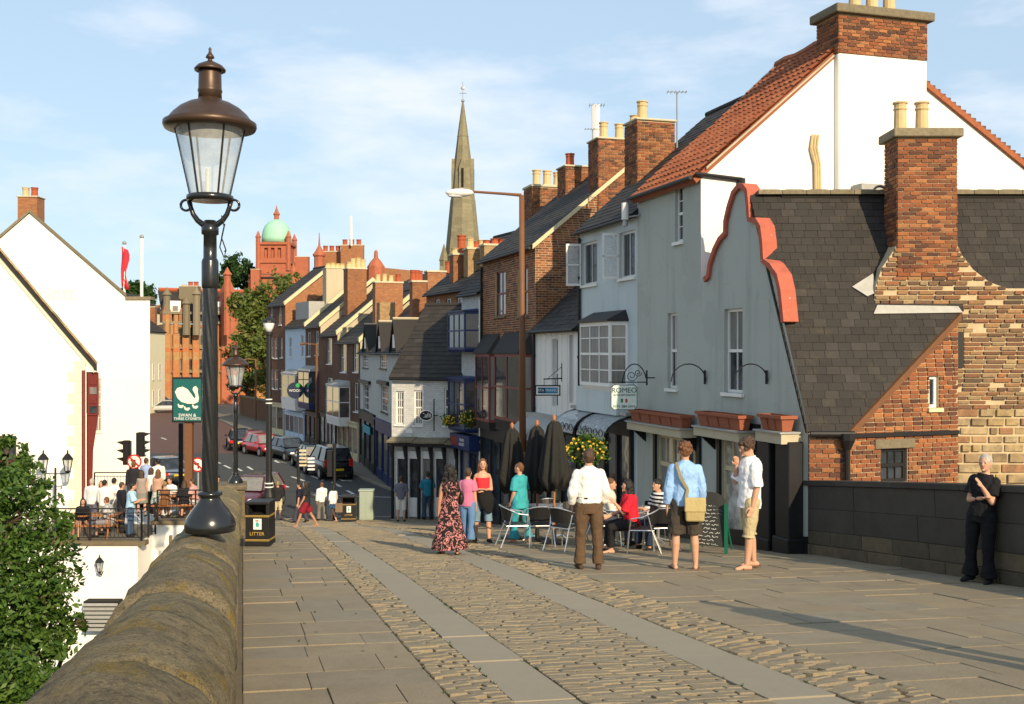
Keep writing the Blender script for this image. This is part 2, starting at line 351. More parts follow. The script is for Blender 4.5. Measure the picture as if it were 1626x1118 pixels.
    M['oxblood'] = m_plain('oxblood_timber', (0.15, 0.026, 0.022), 0.5, var=0.3, scale=4)
    M['tarmac'] = m_plain('tarmac', (0.055, 0.056, 0.054), 0.85, var=0.25, scale=1.6, bump=0.3, bscale=90)
    M['red_tarmac'] = m_plain('red_tarmac', (0.115, 0.062, 0.048), 0.85, var=0.2, scale=1.3, bump=0.3, bscale=90)
    M['path'] = m_plain('paving', (0.16, 0.145, 0.115), 0.85, var=0.2, scale=2.0, bump=0.3)
    M['kerb'] = m_pieces('kerb_stone', [(0.24, 0.22, 0.18), (0.28, 0.25, 0.20)], noise=0.3)
    M['line'] = m_plain('road_paint', (0.62, 0.61, 0.56), 0.7, var=0.2, scale=6)
    M['earth'] = m_plain('earth', (0.09, 0.08, 0.045), 0.95, var=0.4, scale=0.8)
    M['grass'] = m_plain('grass_ground', (0.055, 0.085, 0.025), 0.95, var=0.4, scale=1.0)
    M['bark'] = m_plain('bark', (0.085, 0.06, 0.038), 0.9, var=0.4, scale=12, bump=0.8, bscale=25)
    M['wood'] = m_plain('oiled_wood', (0.34, 0.13, 0.045), 0.5, var=0.25, scale=20)
    M['timber'] = m_plain('brown_timber', (0.15, 0.068, 0.03), 0.65, var=0.3)
    M['rust'] = m_plain('brown_painted_steel', (0.17, 0.078, 0.035), 0.55, var=0.2, scale=3)
    M['red_stone'] = m_plain('red_terracotta_stone', (0.35, 0.11, 0.058), 0.8, var=0.3, scale=1.5); M['copper'] = m_plain('green_copper', (0.30, 0.58, 0.42), 0.6, var=0.12, scale=1.0)
    M['spire_stone'] = m_brickwall('spire_ashlar', (0.27, 0.24, 0.15), (0.21, 0.19, 0.12), (0.2, 0.18, 0.12), 1.2, 0.5, soot=0.25)
    M['gold'] = m_plain('gold_line', (0.45, 0.30, 0.07), 0.5); M['dark_in'] = m_plain('dark_interior', (0.012, 0.012, 0.012), 0.9)
    M['car_glass'] = m_glass('car_glass', (0.015, 0.018, 0.02), 0.04); M['rubber'] = m_plain('tyre_rubber', (0.015, 0.015, 0.015), 0.85)
    M['lamp_red'] = m_plain('red_lens', (0.5, 0.02, 0.015), 0.2); M['lamp_white'] = m_plain('clear_lens', (0.75, 0.76, 0.76), 0.12); M['plate_y'] = m_plain('yellow_plate', (0.75, 0.52, 0.02), 0.5); M['plate_w'] = m_plain('white_plate', (0.75, 0.75, 0.72), 0.5)
build_mats()
def coping_mat():
    t = NT('weathered_coping'); oi = t.n('ShaderNodeObjectInfo'); col = t.ramp(oi.outputs['Random'], [(.1, (.36, .30, .17)), (.4, (.29, .245, .15)), (.7, (.40, .32, .17)), (.95, (.32, .26, .16))])
    col = t.mix(t.ramp(t.noise(5, 8, .75), [(.42, (0, 0, 0)), (.66, (.65,) * 3)]), col, (.075, .065, .048)); col = t.mix(t.ramp(t.noise(28, 6, .75), [(.5, (0, 0, 0)), (.66, (.7,) * 3)]), col, (.04, .036, .028))
    col = t.mix(t.ramp(t.noise(3.4, 9, .72, stretch=(1.3, 1, 1)), [(.53, (0, 0, 0)), (.63, (.85,) * 3)]), col, (.31, .215, .035)); col = t.mix(t.ramp(t.noise(19, 7, .7), [(.60, (0, 0, 0)), (.68, (.6,) * 3)]), col, (.34, .32, .25))
    col = t.mix(t.ramp(t.noise(110, 6, .8), [(.45, (0, 0, 0)), (.62, (.65,) * 3)]), col, (.05, .044, .034)); col = t.mix(t.ramp(t.noise(240, 3, .8), [(.55, (0, 0, 0)), (.66, (.5,) * 3)]), col, (.40, .34, .22))
    h = t.math('ADD', t.noise(16, 8, .72), t.math('MULTIPLY', t.noise(90, 6, .8), .55)); t.bump(h, 1.0, .035); return t.fin(col, .92, 0, .2)
MT['coping_top'] = coping_mat()
def glassy(name, tint=(0.80, 0.84, 0.85), fac=0.45):
    """dirty lantern glass: part see-through, part pale film"""
    t = NT(name); tr = t.n('ShaderNodeBsdfTransparent'); tr.inputs[0].default_value = c4((0.93, 0.95, 0.95)); t.fin(tint, 0.25, 0, 0.5); m = t.n('ShaderNodeMixShader')
    t.l(t.ramp(t.noise(6, 6, 0.7), [(0.3, (fac * .7,) * 3), (0.8, (min(1, fac * 1.5),) * 3)]), m.inputs[0]); t.l(tr.outputs[0], m.inputs[1]); t.l(t.b.outputs[0], m.inputs[2]); t.l(m.outputs[0], t.o.inputs[0]); return t.mat
MT['lantern_glass'] = glassy('lantern_glass', (.62, .66, .68), .36)
def cmat(c, rough=0.6, key=None, **kw):
    k = key or 'c_%.3f_%.3f_%.3f_%.2f' % (c[0], c[1], c[2], rough)
    if k not in MT: MT[k] = m_plain(k, c, rough, **kw)
    return MT[k]

# ------------------------------------------------------------------ pieces laid one by one
def unit_box(bev=0.0):
    mb = MB()
    if not bev: return mb.box(-.5, .5, -.5, .5, -.5, .5)
    e = .5 - bev
    v = [(-.5, -.5, -.5), (.5, -.5, -.5), (.5, .5, -.5), (-.5, .5, -.5), (-.5, -.5, e), (.5, -.5, e), (.5, .5, e), (-.5, .5, e), (-e, -e, .5), (e, -e, .5), (e, e, .5), (-e, e, .5)]
    f = [(0, 1, 5, 4), (1, 2, 6, 5), (2, 3, 7, 6), (3, 0, 4, 7), (4, 5, 9, 8), (5, 6, 10, 9), (6, 7, 11, 10), (7, 4, 8, 11), (8, 9, 10, 11)]
    return mb.add(v, f)
_UM = {}
def pieces(name, parent, items, mat, limit=300, bev=0.06, mesh=None, rest_name=None):
    """items: (centre, ax, ay, az) with half... full-size axis vectors; the ones that show largest become objects, the rest one joined part"""
    if not items: return
    key = (name, mat.name, bev) if mesh is None else (name, mat.name, id(mesh))
    src = mesh if mesh is not None else unit_box(bev)
    if key not in _UM: _UM[key] = src.mesh(name, mat)
    def score(it):
        c, ax, ay, az = it
        y = max(c.y, 0.5); x_, z_ = c.x / y * FPX + CX, CY - c.z / y * FPX
        s = ax.length * ay.length / (y * y)
        n = az.normalized(); fac = n.dot(-c) / c.length
        s *= max(fac, 0.02)
        if c.y < 1 or not (-30 < x_ < 1656 and -30 < z_ < 1148): s *= 1e-4
        return s
    def ortho(it):
        c, ax, ay, az = it; a2 = ay - ax * (ay.dot(ax) / ax.length_squared); n = ax.cross(a2).normalized() * az.length
        return (c, ax, a2 * (ay.length / a2.length), n if n.dot(az) > 0 else -n)
    order = sorted([ortho(i) for i in items], key=score, reverse=True)
    pinv = wm(parent).inverted() if parent is not None else Matrix.Identity(4)
    for (c, ax, ay, az) in order[:limit]:
        o = bpy.data.objects.new(name, _UM[key]); COL.objects.link(o)
        m = Matrix(((ax.x, ay.x, az.x, c.x), (ax.y, ay.y, az.y, c.y), (ax.z, ay.z, az.z, c.z), (0, 0, 0, 1)))
        if parent is not None: o.parent = parent
        o.matrix_basis = pinv @ m
    rest = order[limit:]
    if rest:
        bv = np.array(src.v); nf = src.f; V = []; Fc = []; rn = []
        for i, (c, ax, ay, az) in enumerate(rest):
            A = np.array([ax, ay, az]); V.append(bv @ A + np.array(c)); b = i * len(bv)
            Fc += [tuple(q + b for q in f) for f in nf]; rn += [random.random()] * len(bv)
        me = bpy.data.meshes.new(name); me.from_pydata(np.concatenate(V).tolist(), [], Fc); me.materials.append(mat)
        at = me.attributes.new('rnd', 'FLOAT', 'POINT'); at.data.foreach_set('value', rn); me.update()
        o = link(rest_name or (name + '_courses'), me, parent); stuff(o)

def rows(poly, holes, z, h):
    """intervals of a polygon (u,z) at height z, minus holes"""
    xs = []
    n = len(poly)
    for i in range(n):
        (a, za), (b, zb) = poly[i], poly[(i + 1) % n]
        if (za <= z) != (zb <= z): xs.append(a + (b - a) * (z - za) / (zb - za))
    xs.sort(); iv = [(xs[i], xs[i + 1]) for i in range(0, len(xs) - 1, 2)]
    for (h0, h1, hz0, hz1) in holes:
        if hz0 < z < hz1:
            o = []
            for (a, b) in iv:
                if h1 <= a or h0 >= b: o.append((a, b)); continue
                if h0 > a: o.append((a, h0))
                if h1 < b: o.append((h1, b))
            iv = o
    return iv
def lay(fr, poly, holes=(), bw=0.225, bh=0.075, joint=0.015, depth=0.03, proud=0.006, jit=0.05, w=0.0, up=None, tilt=0.0, header=False):
    """bricks, blocks or slates on a facade plane (fr,u,z) or, with up=(vector), on a sloped plane whose 'z' runs along up"""
    it = []; zs = [q[1] for q in poly]; z = min(zs); r = 0
    def pt(u, ww, zz):
        if up is None: return fr.p(u, ww, zz)
        return fr.o + fr.d * u + up[0] * zz + up[1] * ww
    Z = Vector((0, 0, 1)) if up is None else up[0]; N = fr.n if up is None else up[1]
    while z < max(zs) - bh * 0.3:
        hh = bh * (1 + random.uniform(-jit, jit) * 0.3)
        for (a, b) in rows(poly, holes, z + hh / 2, hh):
            cw = bw * (0.52 if (header and r % 4 == 3) else 1.0)
            u = a - cw * (0.5 if r % 2 else 0.0) - random.uniform(0, jit) * cw
            while u < b:
                ww = cw * (1 + random.uniform(-jit, jit)); u0, u1 = max(a, u), min(b, u + ww)
                if u1 - u0 > joint * 2.5:
                    pr = proud * random.uniform(-0.4, 1.2)
                    c = pt((u0 + u1) / 2, w + pr - depth / 2 + 0.004, z + hh / 2)
                    nz = (N + Z * tilt).normalized(); zz = (Z - N * tilt).normalized()
                    it.append((c, fr.d * (u1 - u0 - joint), zz * (hh - joint), nz * depth))
                u += ww
        z += hh; r += 1
    return it
# ------------------------------------------------------------------ terrain, street, bridge
AX, AY = -0.244, 0.970
def dk(l, s, h=0.0):
    x, y = AY * l + AX * s, -AX * l + AY * s
    return Vector((x, y, zg(y) + h))
def dframe(l, s):
    a = (dk(l, s + .2) - dk(l, s - .2)).normalized(); c = (dk(l + .2, s) - dk(l - .2, s)).normalized(); n = c.cross(a).normalized()
    return c, a, n
def terrain():
    xs = np.concatenate([np.linspace(-3000, -90, 16), np.linspace(-80, 60, 71), np.linspace(70, 3000, 16)])
    ys = np.concatenate([np.linspace(-3000, -70, 14), np.linspace(-60, 190, 126), np.linspace(200, 3000, 20)])
    V = []; Fc = []
    for y in ys:
        for x in xs:
            l = AY * x - AX * y
            if y < 35 and l < -0.3: z = -14.0
            elif y < 43: z = -8.5
            else: z = -7.1
            if y > 200: z += (y - 200) * 0.004
            V.append((x, y, z))
    nx = len(xs)
    for j in range(len(ys) - 1):
        for i in range(nx - 1): Fc.append((j * nx + i, j * nx + i + 1, (j + 1) * nx + i + 1, (j + 1) * nx + i))
    mb = MB(); mb.add(V, Fc); struct(mb.build('ground', MT['earth']))
terrain()
def strip(name, mat, ys, xl, xr, dz, n=2):
    mb = MB(); V = []; Fc = []
    for y in ys:
        for k in range(n + 1):
            x = xl(y) + (xr(y) - xl(y)) * k / n; V.append((x, y, zg(y) + dz))
    for j in range(len(ys) - 1):
        for k in range(n): Fc.append((j * (n + 1) + k, j * (n + 1) + k + 1, (j + 1) * (n + 1) + k + 1, (j + 1) * (n + 1) + k))
    mb.add(V, Fc); return struct(mb.build(name, mat))
_it = lambda a: (lambda y: float(np.interp(y, [q[0] for q in a], [q[1] for q in a])))
road_l = _it([(41, -15.5), (47, -15.3), (60, -20.5), (100, -37), (140, -53), (260, -100)])
road_r = _it([(41, -4.6), (50, -5.0), (53, -5.8), (62, -9.6), (77, -16.5), (100, -26.0), (140, -42.0), (260, -88)])
strip('road', MT['tarmac'], list(np.arange(41.3, 74, 1.0)) + [74.0], road_l, road_r, 0.0, 4)
strip('far_road', MT['red_tarmac'], [74.0] + list(np.arange(75, 260, 5.0)), road_l, road_r, 0.0, 3)
strip('pavement', MT['path'], list(np.arange(46, 262, 1.5)), lambda y: road_r(y) + 0.15, lambda y: road_r(y) + 6 + max(0, (58 - y)) * .3, 0.11, 2)
strip('far_pavement', MT['path'], list(np.arange(47, 262, 3.0)), lambda y: road_l(y) - 7, lambda y: road_l(y) - 0.15, 0.11, 2)
# kerb stones, each one
def kerbs(fn, y0, y1, par, side):
    it = []; y = y0
    while y < y1:
        a = Vector((fn(y), y, zg(y))); b = Vector((fn(y + .9), y + .9, zg(y + .9))); d = b - a; c = Vector((d.y, -d.x, 0)).normalized()
        it.append(((a + b) / 2 + Vector((0, 0, 0.03)), c * 0.15, d * 0.985, Vector((0, 0, 0.2)))); y += .9
    pieces('kerb_stone', par, it, MT['kerb'], 120, 0.08)
kp = struct(bpy.data.objects.new('kerb', None)); COL.objects.link(kp)
kerbs(road_r, 44, 110, kp, 1); kerbs(road_l, 47, 110, kp, -1)
# painted lines
def dash(a, b, w, name='lane_marking'):
    A, B = G(*a), G(*b); d = (B - A); d.z = 0; d.normalize(); c = Vector((d.y, -d.x, 0)) * (w / 2); mb = MB(); n = 3
    for i in range(n):
        p, q = A.lerp(B, i / n), A.lerp(B, (i + 1) / n)
        mb.poly([Vector((v.x, v.y, zg(v.y) + 0.005)) for v in (p - c, q - c, q + c, p + c)])
    return mb
mk = MB()
for a, b in [((463, 757), (490, 766)), ((495, 756), (513, 763)), ((528, 766), (541, 773)), ((440, 766), (458, 774)), ((532, 758), (546, 764)), ((546, 763), (559, 764)), ((551, 779), (562, 785)),
             ((393, 741), (401, 746)), ((377, 744), (384, 748)), ((356, 739), (366, 744)), ((338, 731), (350, 736)), ((256, 695), (264, 698)), ((436, 732), (443, 735))]:
    d = dash(a, b, 0.16); mk.add(d.v, d.f)
for k in range(6):     # hatched box beside the parked cars
    d = dash((436 + 5 * k, 731 + k * 1.2), (446 + 5 * k, 734 + k * 1.2), 0.14); mk.add(d.v, d.f)
d = dash((497, 786), (628, 790), 0.12); mk.add(d.v, d.f)
struct(mk.build('road_marking', MT['line']))
# the bridge: solid body, bed, then every stone
def deck_body():
    mb = MB(); ss = list(np.arange(-14, 42.5, 1.5)); prof = []
    V = []; Fc = []
    for s_ in ss:
        lr = 10.3 if s_ < 30 else 9.0 + 0.0 * s_
        for l in (-0.62, -0.3, 3, 6.5, lr): V.append(dk(l, s_, -0.014))
        for l in (lr, -0.62): q = dk(l, s_); V.append(Vector((q.x, q.y, -14.2)))
    for j in range(len(ss) - 1):
        for k in range(7): Fc.append((j * 7 + k, j * 7 + (k + 1) % 7, (j + 1) * 7 + (k + 1) % 7, (j + 1) * 7 + k))
    Fc += [tuple(range(6, -1, -1)), tuple(range((len(ss) - 1) * 7, len(ss) * 7))]
    mb.add(V, Fc); mb.m = [0] * len(mb.f)
    for i, f in enumerate(mb.f):
        if i < (len(ss) - 1) * 7: mb.m[i] = 0 if i % 7 < 4 else 1
        else: mb.m[i] = 1
    return struct(mb.build('bridge', [MT['joint'], MT['bridge_side']]))
bridge = deck_body()
def flags(name, l0, l1, s0, s1, wmin, wmax, dmin, dmax):
    it = []; s = s0
    while s < s1:
        d = random.uniform(dmin, dmax); l = l0
        while l < l1 - 0.05:
            w = random.uniform(wmin, wmax)
            if l1 - l - w < wmin * 0.6: w = l1 - l
            c, a, n = dframe(l + w / 2, s + d / 2)
            n2 = (n + c * random.uniform(-.012, .012) + a * random.uniform(-.012, .012)).normalized()
            j = random.choice([.004, .006, .008, .012])
            it.append((dk(l + w / 2, s + d / 2, -0.045 + random.uniform(-.006, .006)), c * (w - j), n2.cross(c).normalized() * (d - j), n2 * 0.09)); l += w
        s += d
    return it
pave = struct(bpy.data.objects.new('bridge_footway', None)); COL.objects.link(pave)
pieces('flagstone', pave, flags('f', 0.0, 1.36, 2.5, 43, .42, .8, .5, .85), MT['flag'], 130, 0.012)
pave2 = struct(bpy.data.objects.new('terrace_footway', None)); COL.objects.link(pave2)
pieces('flagstone', pave2, flags('f', 4.6, 9.6, 3, 43, .6, 1.15, .42, .68), MT['flag'], 300, 0.010)
carr = struct(bpy.data.objects.new('carriageway', None)); COL.objects.link(carr)
pieces('granite_slab', carr, flags('g', 1.755, 2.20, 2.5, 43, 1, 1, 1.2, 1.6) + flags('g', 3.44, 3.95, 2.5, 43, 1, 1, 1.2, 1.6), MT['granite'], 90, 0.01)
def setts(l0, l1, s0, s1, w, d, ang, rough):
    it = []; s = s0; r = 0
    while s < s1:
        dd = d * random.uniform(.85, 1.15); l = l0 - (w * .5 if r % 2 else 0)
        while l < l1:
            ww = w * random.uniform(.75, 1.25); a0, a1 = max(l, l0), min(l + ww, l1)
            if a1 - a0 > .05:
                c, a, n = dframe((a0 + a1) / 2, s + dd / 2); th = ang + random.uniform(-.05, .05) * rough
                n2 = (n + c * random.gauss(0, .05 * rough) + a * random.gauss(0, .07 * rough)).normalized()
                c2 = (c * math.cos(th) + a * math.sin(th)); c2 = (c2 - n2 * c2.dot(n2)).normalized()
                it.append((dk((a0 + a1) / 2, s + dd / 2, -0.045 + random.gauss(0, .006 * rough)), c2 * (a1 - a0 - .013), n2.cross(c2) * (dd - .014), n2 * 0.1))
            l += ww
        s += dd; r += 1
    return it
allsetts = setts(2.20, 3.44, 2.5, 43, .32, .088, 0, 0.4) + setts(1.36, 1.755, 2.5, 43, .26, .10, .20, 0.7) + setts(3.95, 4.6, 3, 43, .30, .10, .30, 0.9)
pieces('sett', carr, allsetts, MT['sett'], 300, 0.06)
# kerb at the foot of the bridge, down to the tarmac
it = []
for k in range(14):
    c, a, n = dframe(-.2 + k * .75, 42.9); it.append((dk(-.2 + k * .75, 42.9, -.06), c * .73, a * .16, n * .16))
pieces('kerb_stone', bridge, it, MT['kerb'], 20, 0.06)

# left parapet: weathered half-round coping stones on a block wall
par_l = thing('parapet', 'weathered sandstone parapet with rounded mossy coping under the iron lamps', 'parapet', dk(-.3, 0))
from mathutils import noise as mnoise
def coping_stone(s0, s1, seed):
    prof = [(-.045, .70), (-.035, .74), (-.035, .87), (-.06, .93), (-.11, .985), (-.18, 1.03), (-.26, 1.06), (-.34, 1.06), (-.42, 1.03), (-.50, .98), (-.56, .92), (-.595, .85), (-.60, .76), (-.58, .70)]
    n = 22; V = []; Fc = []; tilt = random.uniform(-.02, .02); sh = random.uniform(-.028, .028)
    for i in range(n + 1):
        t = i / n; s = s0 + (s1 - s0) * t; e = min(t, 1 - t) * (s1 - s0); rnd = 0.022 * max(0, 1 - e / 0.045)
        for (l, h) in prof:
            p = dk(l, s, h + sh + tilt * t); q = p * 3.1
            k = mnoise.fractal(q, 1.0, 2.0, 4) * 0.022 + mnoise.noise(p * 13) * 0.012 - rnd * 1.6
            V.append(p + Vector((0, 0, -.6 * rnd)) + Vector((AY * (l + .3) * .8, -AX * (l + .3) * .8, max(0, h - .75) * 2.2)).normalized() * k)
    m = len(prof)
    for i in range(n):
        for k in range(m): Fc.append((i * m + k, (i + 1) * m + k, (i + 1) * m + (k + 1) % m, i * m + (k + 1) % m))
    Fc += [tuple(range(m)), tuple(range(n * m + m - 1, n * m - 1, -1))]
    mb = MB(); mb.add(V, Fc); return mb
s = -3.0
while s < 25.6:
    ln = random.uniform(.6, 1.15); e = min(s + ln, 26.0)
    o = coping_stone(s + .008, e - .008, s).build('coping_stone', MT['coping_top'], par_l, smooth=True); s = e
it = []
for row, (h0, h1) in enumerate([(-.05, .26), (.26, .50), (.50, .715)]):
    s = -3.0
    while s < 26:
        ln = random.uniform(.5, 1.0); c, a, n = dframe(-.3, s + ln / 2)
        it.append((dk(-.315, s + ln / 2, (h0 + h1) / 2), c * (.50 + random.uniform(0, .03)), a * (ln - .012), Vector((0, 0, h1 - h0 - .01)))); s += ln
pieces('parapet_block', par_l, it, MT['coping'], 110, 0.03)
# right parapet: dark ashlar over mossy rubble
par_r = thing('parapet', 'tall dark ashlar parapet wall in shade below the brick lean-to', 'parapet', dk(9.8, 10))
it = []; it2 = []
for row, (h0, h1) in enumerate([(.0, .18), (.18, .42), (.42, .80), (.80, 1.20)]):
    s = -8.0
    while s < 18.35:
        ln = random.uniform(1.4, 2.2) if row > 1 else random.uniform(.5, 1.1); ln = min(ln, 18.35 - s + .01)
        c, a, n = dframe(9.8, s + ln / 2); pr = (.012 if row == 0 else 0) + random.uniform(-.003, .003)
        (it if row > 1 else it2).append((dk(9.77, s + ln / 2, (h0 + h1) / 2), -a * (ln - .005), Vector((0, 0, h1 - h0 - .005)), -c * (.34 + 2 * pr))); s += ln
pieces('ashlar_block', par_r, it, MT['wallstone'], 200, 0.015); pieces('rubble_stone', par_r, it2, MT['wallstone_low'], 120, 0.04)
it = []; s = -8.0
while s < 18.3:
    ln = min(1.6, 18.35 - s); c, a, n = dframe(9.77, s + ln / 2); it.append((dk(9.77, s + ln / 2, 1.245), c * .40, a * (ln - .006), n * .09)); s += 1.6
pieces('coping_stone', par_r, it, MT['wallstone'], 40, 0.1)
mb = MB(); V = []; Fc = []      # mortar core
ss = list(np.arange(-8, 18.4, 1.1)) + [18.35]
for s_ in ss: V += [dk(9.645, s_, -.1), dk(9.645, s_, 1.17), dk(9.91, s_, 1.17), dk(9.91, s_, -.1)]
for j in range(len(ss) - 1):
    for k in range(4): Fc.append((j * 4 + k, j * 4 + (k + 1) % 4, j * 4 + 4 + (k + 1) % 4, j * 4 + 4 + k))
Fc += [(3, 2, 1, 0), tuple(len(ss) * 4 - 4 + k for k in range(4))]
mb.add(V, Fc); mb.build('core', MT['joint'], par_r)
# ------------------------------------------------------------------ building kit
def window(par, fr, rc, cols=2, rws=4, frame='white_gloss', glass='glass', sill=True, inset=0.09, fw=0.06, name='window', blind=None, bar=0.022, w=0.0):
    u0, u1, z0, z1 = rc; mb = MB(); a = w - inset
    mb.fbox(fr, u0, u1, a - .04, a + .025, z0, z0 + fw); mb.fbox(fr, u0, u1, a - .04, a + .025, z1 - fw, z1)
    mb.fbox(fr, u0, u0 + fw, a - .04, a + .022, z0 + fw, z1 - fw); mb.fbox(fr, u1 - fw, u1, a - .04, a + .022, z0 + fw, z1 - fw)
    zm = (z0 + z1) / 2
    if rws > 1: mb.fbox(fr, u0 + fw, u1 - fw, a - .035, a + .030, zm - .03, zm + .03)
    for i in range(1, cols):
        u = u0 + fw + (u1 - u0 - 2 * fw) * i / cols; mb.fbox(fr, u - bar / 2, u + bar / 2, a - .03, a + .012, z0 + fw, z1 - fw)
    for j in range(1, rws):
        if rws % 2 == 0 and j == rws // 2: continue
        z = z0 + fw + (z1 - z0 - 2 * fw) * j / rws; mb.fbox(fr, u0 + fw, u1 - fw, a - .03, a + .010, z - bar / 2, z + bar / 2)
    o = mb.build(name, MT[frame], par)
    halves = [(z0 + fw * .5, zm), (zm, z1 - fw * .5)] if rws > 1 else [(z0 + fw * .5, z1 - fw * .5)]
    for i, (za, zb) in enumerate(halves):
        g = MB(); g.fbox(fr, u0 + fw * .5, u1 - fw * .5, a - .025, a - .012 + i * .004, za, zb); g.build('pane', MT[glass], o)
    if blind:
        g = MB(); g.fbox(fr, u0 + fw, u1 - fw, a - .05, a - .045, z0 + (z1 - z0) * blind, z1 - fw); g.build('blind', MT['white_gloss'], o)
    if sill:
        g = MB(); g.fbox(fr, u0 - .06, u1 + .06, a, w + .06, z0 - .07, z0); g.build('sill', MT[frame if sill is True else sill], o)
    return o
def dark_room(mb, fr, rc, w, depth=0.5):
    pass
def slope_fr(fr, w_e, z_e, w_r, z_r):
    f = Fr.__new__(Fr); f.o = fr.p(0, w_e, z_e); f.d = fr.d; f.n = fr.n; f.L = fr.L
    up = (fr.n * (w_r - w_e) + Vector((0, 0, z_r - z_e))); ln = up.length; up.normalize(); N = fr.d.cross(up)
    return f, up, N.normalized(), ln
def slates(par, fr, w_e, z_e, w_r, z_r, u0, u1, mat='slate', limit=300, sw=0.30, sh=0.22, poly=None, thick=0.012, holes=(), roofmat='slate_flat', name='roof'):
    f, up, N, ln = slope_fr(fr, w_e, z_e, w_r, z_r)
    pol = poly or [(u0, 0), (u1, 0), (u1, ln), (u0, ln)]
    mb = MB(); pts = [f.o + f.d * a + up * b - N * 0.012 for a, b in pol]; mb.prism(pts, -N * 0.10); o = mb.build(name, MT[roofmat], par)
    it = lay(f, pol, holes, sw, sh, 0.006, thick, 0.004, 0.12, 0.01, (up, N), tilt=0.05)
    it = [(c, ax, ay * 1.12, az) for c, ax, ay, az in it]
    pieces('slate', o, it, MT[mat], limit, 0.0); return o, (f, up, N, ln)
def pot(mb, c, r, h):
    mb.lathe(c, [(r * 1.05, -.1), (r * 1.05, 0.04), (r * .92, .08), (r * .85, h * .72), (r * .98, h * .76), (r * .98, h * .8), (r * .86, h * .82), (r * .9, h * .93), (r * 1.08, h * .95), (r * 1.08, h), (r * .7, h), (r * .7, h * .7)], 12)
def chimney(par, x0, x1, yt, yb, Y, mat='brick_mid', pots=(), depth=0.8, yaw=0.0, cap=0.10, capmat='cement', bricks=None, sink=1.2, capout=0.05, name='chimney', limit=300):
    """stack seen between pixel columns x0..x1, from yt (top of the brickwork) to yb, its front face at distance Y"""
    A, B = P(x0, yb, Y), P(x1, yb, Y); zt = P(x0, yt, Y).z; zb = A.z - sink; c = math.cos(yaw); s = math.sin(yaw); w = (B.x - A.x)
    fr = Fr((A.x, A.y), (A.x + w * c, A.y + w * s)); mb = MB()
    if bricks:
        mb.fbox(fr, .012, fr.L - .012, -depth + .012, -.012, zb, zt); o = mb.build(name, MT['mortar'], par)
        it = lay(fr, [(0, zb), (fr.L, zb), (fr.L, zt), (0, zt)])
        q = fr.p; cs = [q(0, 0, 0), q(fr.L, 0, 0), q(fr.L, -depth, 0), q(0, -depth, 0)]
        for a, b in ((3, 0), (1, 2), (2, 3)):
            f2 = Fr(cs[a], cs[b]); it += lay(f2, [(0, zb), (f2.L, zb), (f2.L, zt), (0, zt)])
        pieces('brick', o, it, MT[bricks], limit, 0.0)
    else:
        mb.fbox(fr, 0, fr.L, -depth, 0, zb, zt); o = mb.build(name, MT[mat], par)
    if cap:
        g = MB(); g.fbox(fr, -capout, fr.L + capout, -depth - capout, capout, zt, zt + cap); bevel(g.build('cap', MT[capmat], o), .015, 1)
    for (px, pyt, kind, rad) in pots:
        u = (P(px, yt, Y).x - A.x) / max(c, .3); h = P(px, pyt, Y).z - zt - cap * .9
        g = MB(); pot(g, fr.p(u, -depth * .5, zt + cap * .9), rad, max(h, .15)); g.build('chimney_pot', MT['pot_' + kind], o, smooth=False)
    return o
def gutter(par, fr, u0, u1, w, z, mat='black', r=0.05):
    mb = MB(); mb.tube([fr.p(u0, w, z), fr.p(u1, w, z)], r, 8); return mb.build('gutter', MT[mat], par)
def downpipe(par, fr, u, z0, z1, mat='black', w=0.06, r=0.045):
    mb = MB(); mb.tube([fr.p(u, w, z0), fr.p(u, w, z1)], r, 8)
    for k in range(4): z = z0 + (z1 - z0) * (k + .5) / 4; mb.tube([fr.p(u, w, z - .04), fr.p(u, w, z + .04)], r * 1.35, 8)
    return mb.build('downpipe', MT[mat], par)
